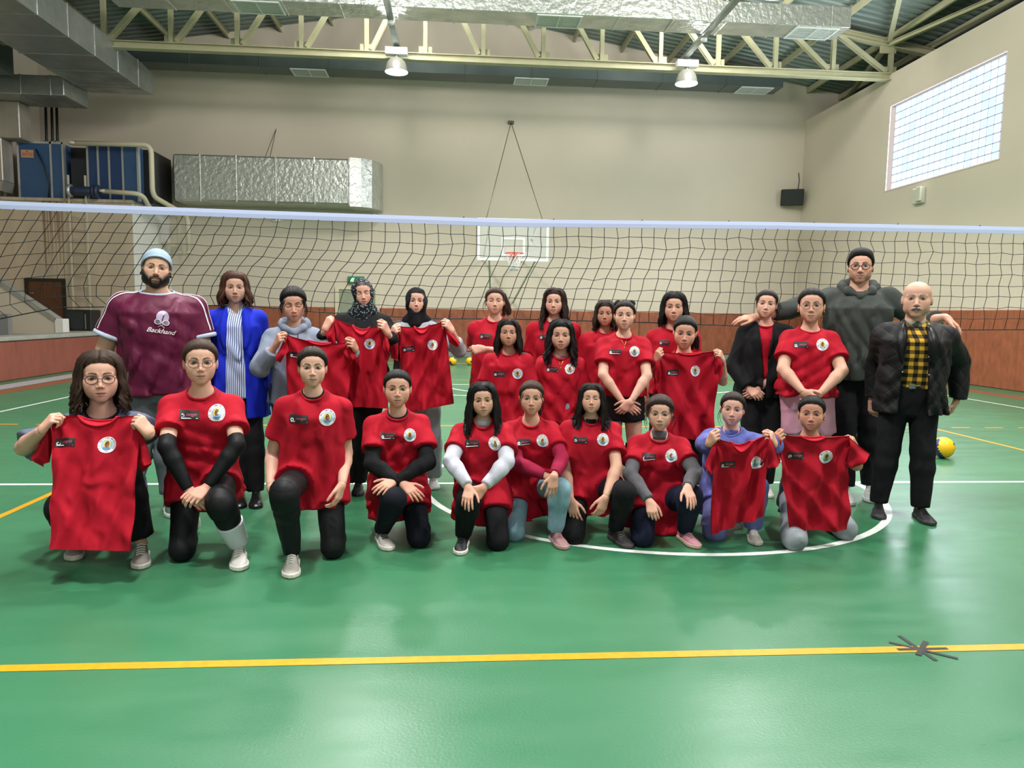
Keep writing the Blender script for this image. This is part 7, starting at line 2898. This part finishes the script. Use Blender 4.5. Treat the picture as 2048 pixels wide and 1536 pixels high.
P_(dict(label='girl with slicked back black hair holding a wide red shirt before her', pose='stand', head=(1370, 634, 695, 5.25), skin=SK2, hair='back', haircol=BK, tail=((.02, .09, -.02), .18, .5), smile=.002, hpitch=10, hroll=3,
    armL=dict(wy=(1312, 722, 4.965), f=(1320, 702), hand='pinch', pn=(-.4, -.8, .4), hint=(-.5, .2, -1)), armR=dict(wy=(1446, 722, 4.965), f=(1438, 702), hand='pinch', pn=(.5, -.7, .4), hint=(.5, .2, -1)), feet=((1362, 985), (1395, 985)),
    wear=[lower_garment('trousers', BLK, .010), TEE(hem=-.1), shoes('#b9b6b2')]))
P_(dict(label='smiling girl in open black zip jacket over red with hands clasped', pose='stand', head=(1533, 581, 636, 5.5), skin=SK1, hair='back', haircol=D2, hroll=5, smile=.004, wisps=3, bw=1.05, feet=((1500, 990), (1532, 988)), opening=(.030, .012, .02),
    armL=dict(e=(1466, 732), w=(1497, 778), f=(1514, 790), hand='loose', pn=(-.2, -.9, .3)), armR=dict(e=(1563, 735), w=(1518, 778), f=(1500, 790), hand='loose', pn=(.2, -.9, .3)),
    wear=[lower_garment('trousers', BLK, .018), upper_garment('t_shirt', M_RED, ease=.0, hem=-.05, sleeve=0, parent_key='inner', neck='crew', narrow=.95), upper_garment('jacket', BLK, ease=.018, hem=-.16, sleeve=1.9, sl_r=.022, opening=(.050, .014, .006), neck='crew', collar=False), lapels(BLK, .03), shoes('#d0cdc8', '#ddd9d2')]))
P_(dict(label='girl in long pink shorts with round glasses standing with hands together', pose='stand', head=(1623, 578, 645, 5.2), skin=SK2, bw=1.14, hair='back', haircol=D1, parted=True, covered=False, smile=.002, hairt=.013,
    feet=((1590, 992), (1655, 992)), armL=dict(e=(1566, 738), w=(1606, 784), f=(1628, 800), hand='relaxed'), armR=dict(e=(1684, 742), w=(1641, 787), f=(1620, 798), hand='relaxed'), am=1.15, lm=1.1,
    wear=[lower_garment('shorts', PINKS, .016, legs=.86)] + rtee(-.10) + [shoes('#d8d6d2')], extra=[glasses('#6a5a50'), earrings]))
P_(dict(label='tall man in dark olive hoodie and glasses with arms around his neighbours', pose='stand', head=(1721, 501, 566, 5.42), sex='man', skin=SK2, hair='short', haircol=BK, beard='#5a4438', beardw=.35, beardt=.001, facew=1.02, feet=((1690, 1000), (1742, 996)), shrug=(.03, .03), bw=1.06,
    armL=dict(wy=(1512, 634, 5.52), f=(1488, 636), hand='flat', pn=(-.2, -.4, .9), hint=(0, 1, -.2)), armR=dict(wy=(1892, 634, 4.98), f=(1914, 652), hand='relaxed', pn=(.4, -.3, .9), hint=(0, 1, -.3)),
    wear=[lower_garment('trousers', BLK, .022), upper_garment('hoodie', OLIVE, ease=.020, hem=-.16, sleeve=1.45, sl_r=.026, neck='crew', collar=False, fold=.02), hood(OLIVE), shoes('#c9cacc', '#d7d8da', stripe='#17171a', yaws=(0, -8))], extra=[glasses('#191615', .0022)]))
P_(dict(label='bald old man with grey moustache in black quilted jacket and yellow plaid shirt', pose='stand', head=(1834, 563, 634, 4.75), sex='man', headkind='old', skin='#c79a86', hair='bald', haircol='#8d8680', browcol='#5a524c', brow=.8, facew=1.08, bw=1.06, bd=1.15, feet=((1758, 1030), (1842, 1040)), opening=(.060, .075, .09), sw=1.04,
    armL=dict(e=(1756, 722), w=(1744, 800), f=(1748, 840), hand='loose', pn=(-.8, -.6, 0), en=False), armR=dict(e=(1918, 722), w=(1914, 800), f=(1900, 832), hand='loose', pn=(.8, -.6, 0), en=False), smile=-.001,
    wear=[lower_garment('trousers', fabric('black_denim', '#0c0d11'), .018), belt, upper_garment('plaid_shirt', PLAID, ease=.002, hem=.10, sleeve=0, parent_key='inner', neck='crew', collar=False, fold=.008), shirt_collar(PLAID), turtleneck(CAMO, .045),
          upper_garment('jacket', QUILT, ease=.030, hem=-.26, sleeve=1.95, sl_r=.026, opening=(.056, .078, .095), neck='crew', collar=False, fold=.018), lapels(SHINYB, .06), shoes('#17151a', '#2a272a', lace='#17151a', yaws=(-6, 10))], extra=[moustache(), jacket_studs]))

HELD = [
    dict(label='red shirt held by the squatting wavy haired girl at far left', tl=(103, 828), tr=(281, 830), bl=(95, 1098), br=(258, 1102), Y=3.82, yb=3.60, sl=((103, 836), (60, 914), (86, 934), (98, 924)), sr=((280, 850), (303, 926), (284, 944), (270, 915)), emb=(223, 893), pat=(139, 888), seed=1, neck=(.30, .72), sag=.01),
    dict(label='red shirt held by the girl in the grey hoodie', tl=(569, 668), tr=(706, 684), bl=(574, 850), br=(690, 850), Y=4.95, sl=((572, 668), (550, 716), (560, 726), (578, 702)), sr=((700, 684), (713, 712), (702, 728), (686, 706)), pat=(592, 710), seed=2, bsc=.85, sag=.03, neckdip=.015, label_tag=False),
    dict(label='red shirt held by the girl in the patterned headscarf', tl=(668, 634), tr=(772, 646), bl=(690, 813), br=(776, 818), Y=5.125, sl=((668, 640), (652, 668), (660, 690), (672, 690)), sr=((768, 652), (780, 690), (776, 720), (766, 700)), emb=(739, 688), seed=3, bsc=.85, sag=.05),
    dict(label='red shirt held by the girl in the plain black headscarf', tl=(796, 652), tr=(890, 642), bl=(806, 828), br=(908, 808), Y=5.205, sl=((798, 656), (780, 668), (782, 716), (796, 722)), sr=((886, 646), (921, 686), (914, 695), (898, 684)), emb=(865, 690), pat=(817, 698), seed=4, bsc=.85, sag=.02),
    dict(label='red shirt held by the girl with slicked back hair in the middle row', tl=(1314, 702), tr=(1440, 700), bl=(1326, 878), br=(1428, 880), Y=4.96, sr=((1434, 704), (1449, 728), (1437, 764), (1428, 745)), sl=((1316, 706), (1308, 740), (1312, 780), (1322, 760)), emb=(1391, 742), pat=(1347, 745), seed=5, bsc=.88, sag=.02, neck=(.36, .7), neckdip=.012),
    dict(label='crumpled red shirt held by the girl in lavender', tl=(1426, 872), tr=(1543, 866), bl=(1430, 1076), br=(1526, 1030), Y=3.98, sl=((1428, 876), (1411, 932), (1420, 950), (1428, 940)), sr=((1538, 868), (1563, 926), (1538, 937), (1520, 930)), emb=(1512, 926), pat=(1458, 930), seed=6, bsc=.88, amp=.016, sag=.05, twist=.08),
    dict(label='wide red shirt held by the front row girl with gold earrings', tl=(1554, 868), tr=(1700, 872), bl=(1582, 1062), br=(1703, 1064), Y=4.04, sr=((1696, 874), (1742, 908), (1704, 938), (1692, 930)), sl=((1556, 872), (1548, 905), (1556, 925), (1562, 918)), emb=(1652, 914), pat=(1594, 912), seed=7, bsc=.92, sag=.015, neckdip=.02),
]
PEOPLE = [person(sp) for sp in CAST]
for hshirt in HELD:
    held_shirt(**hshirt)
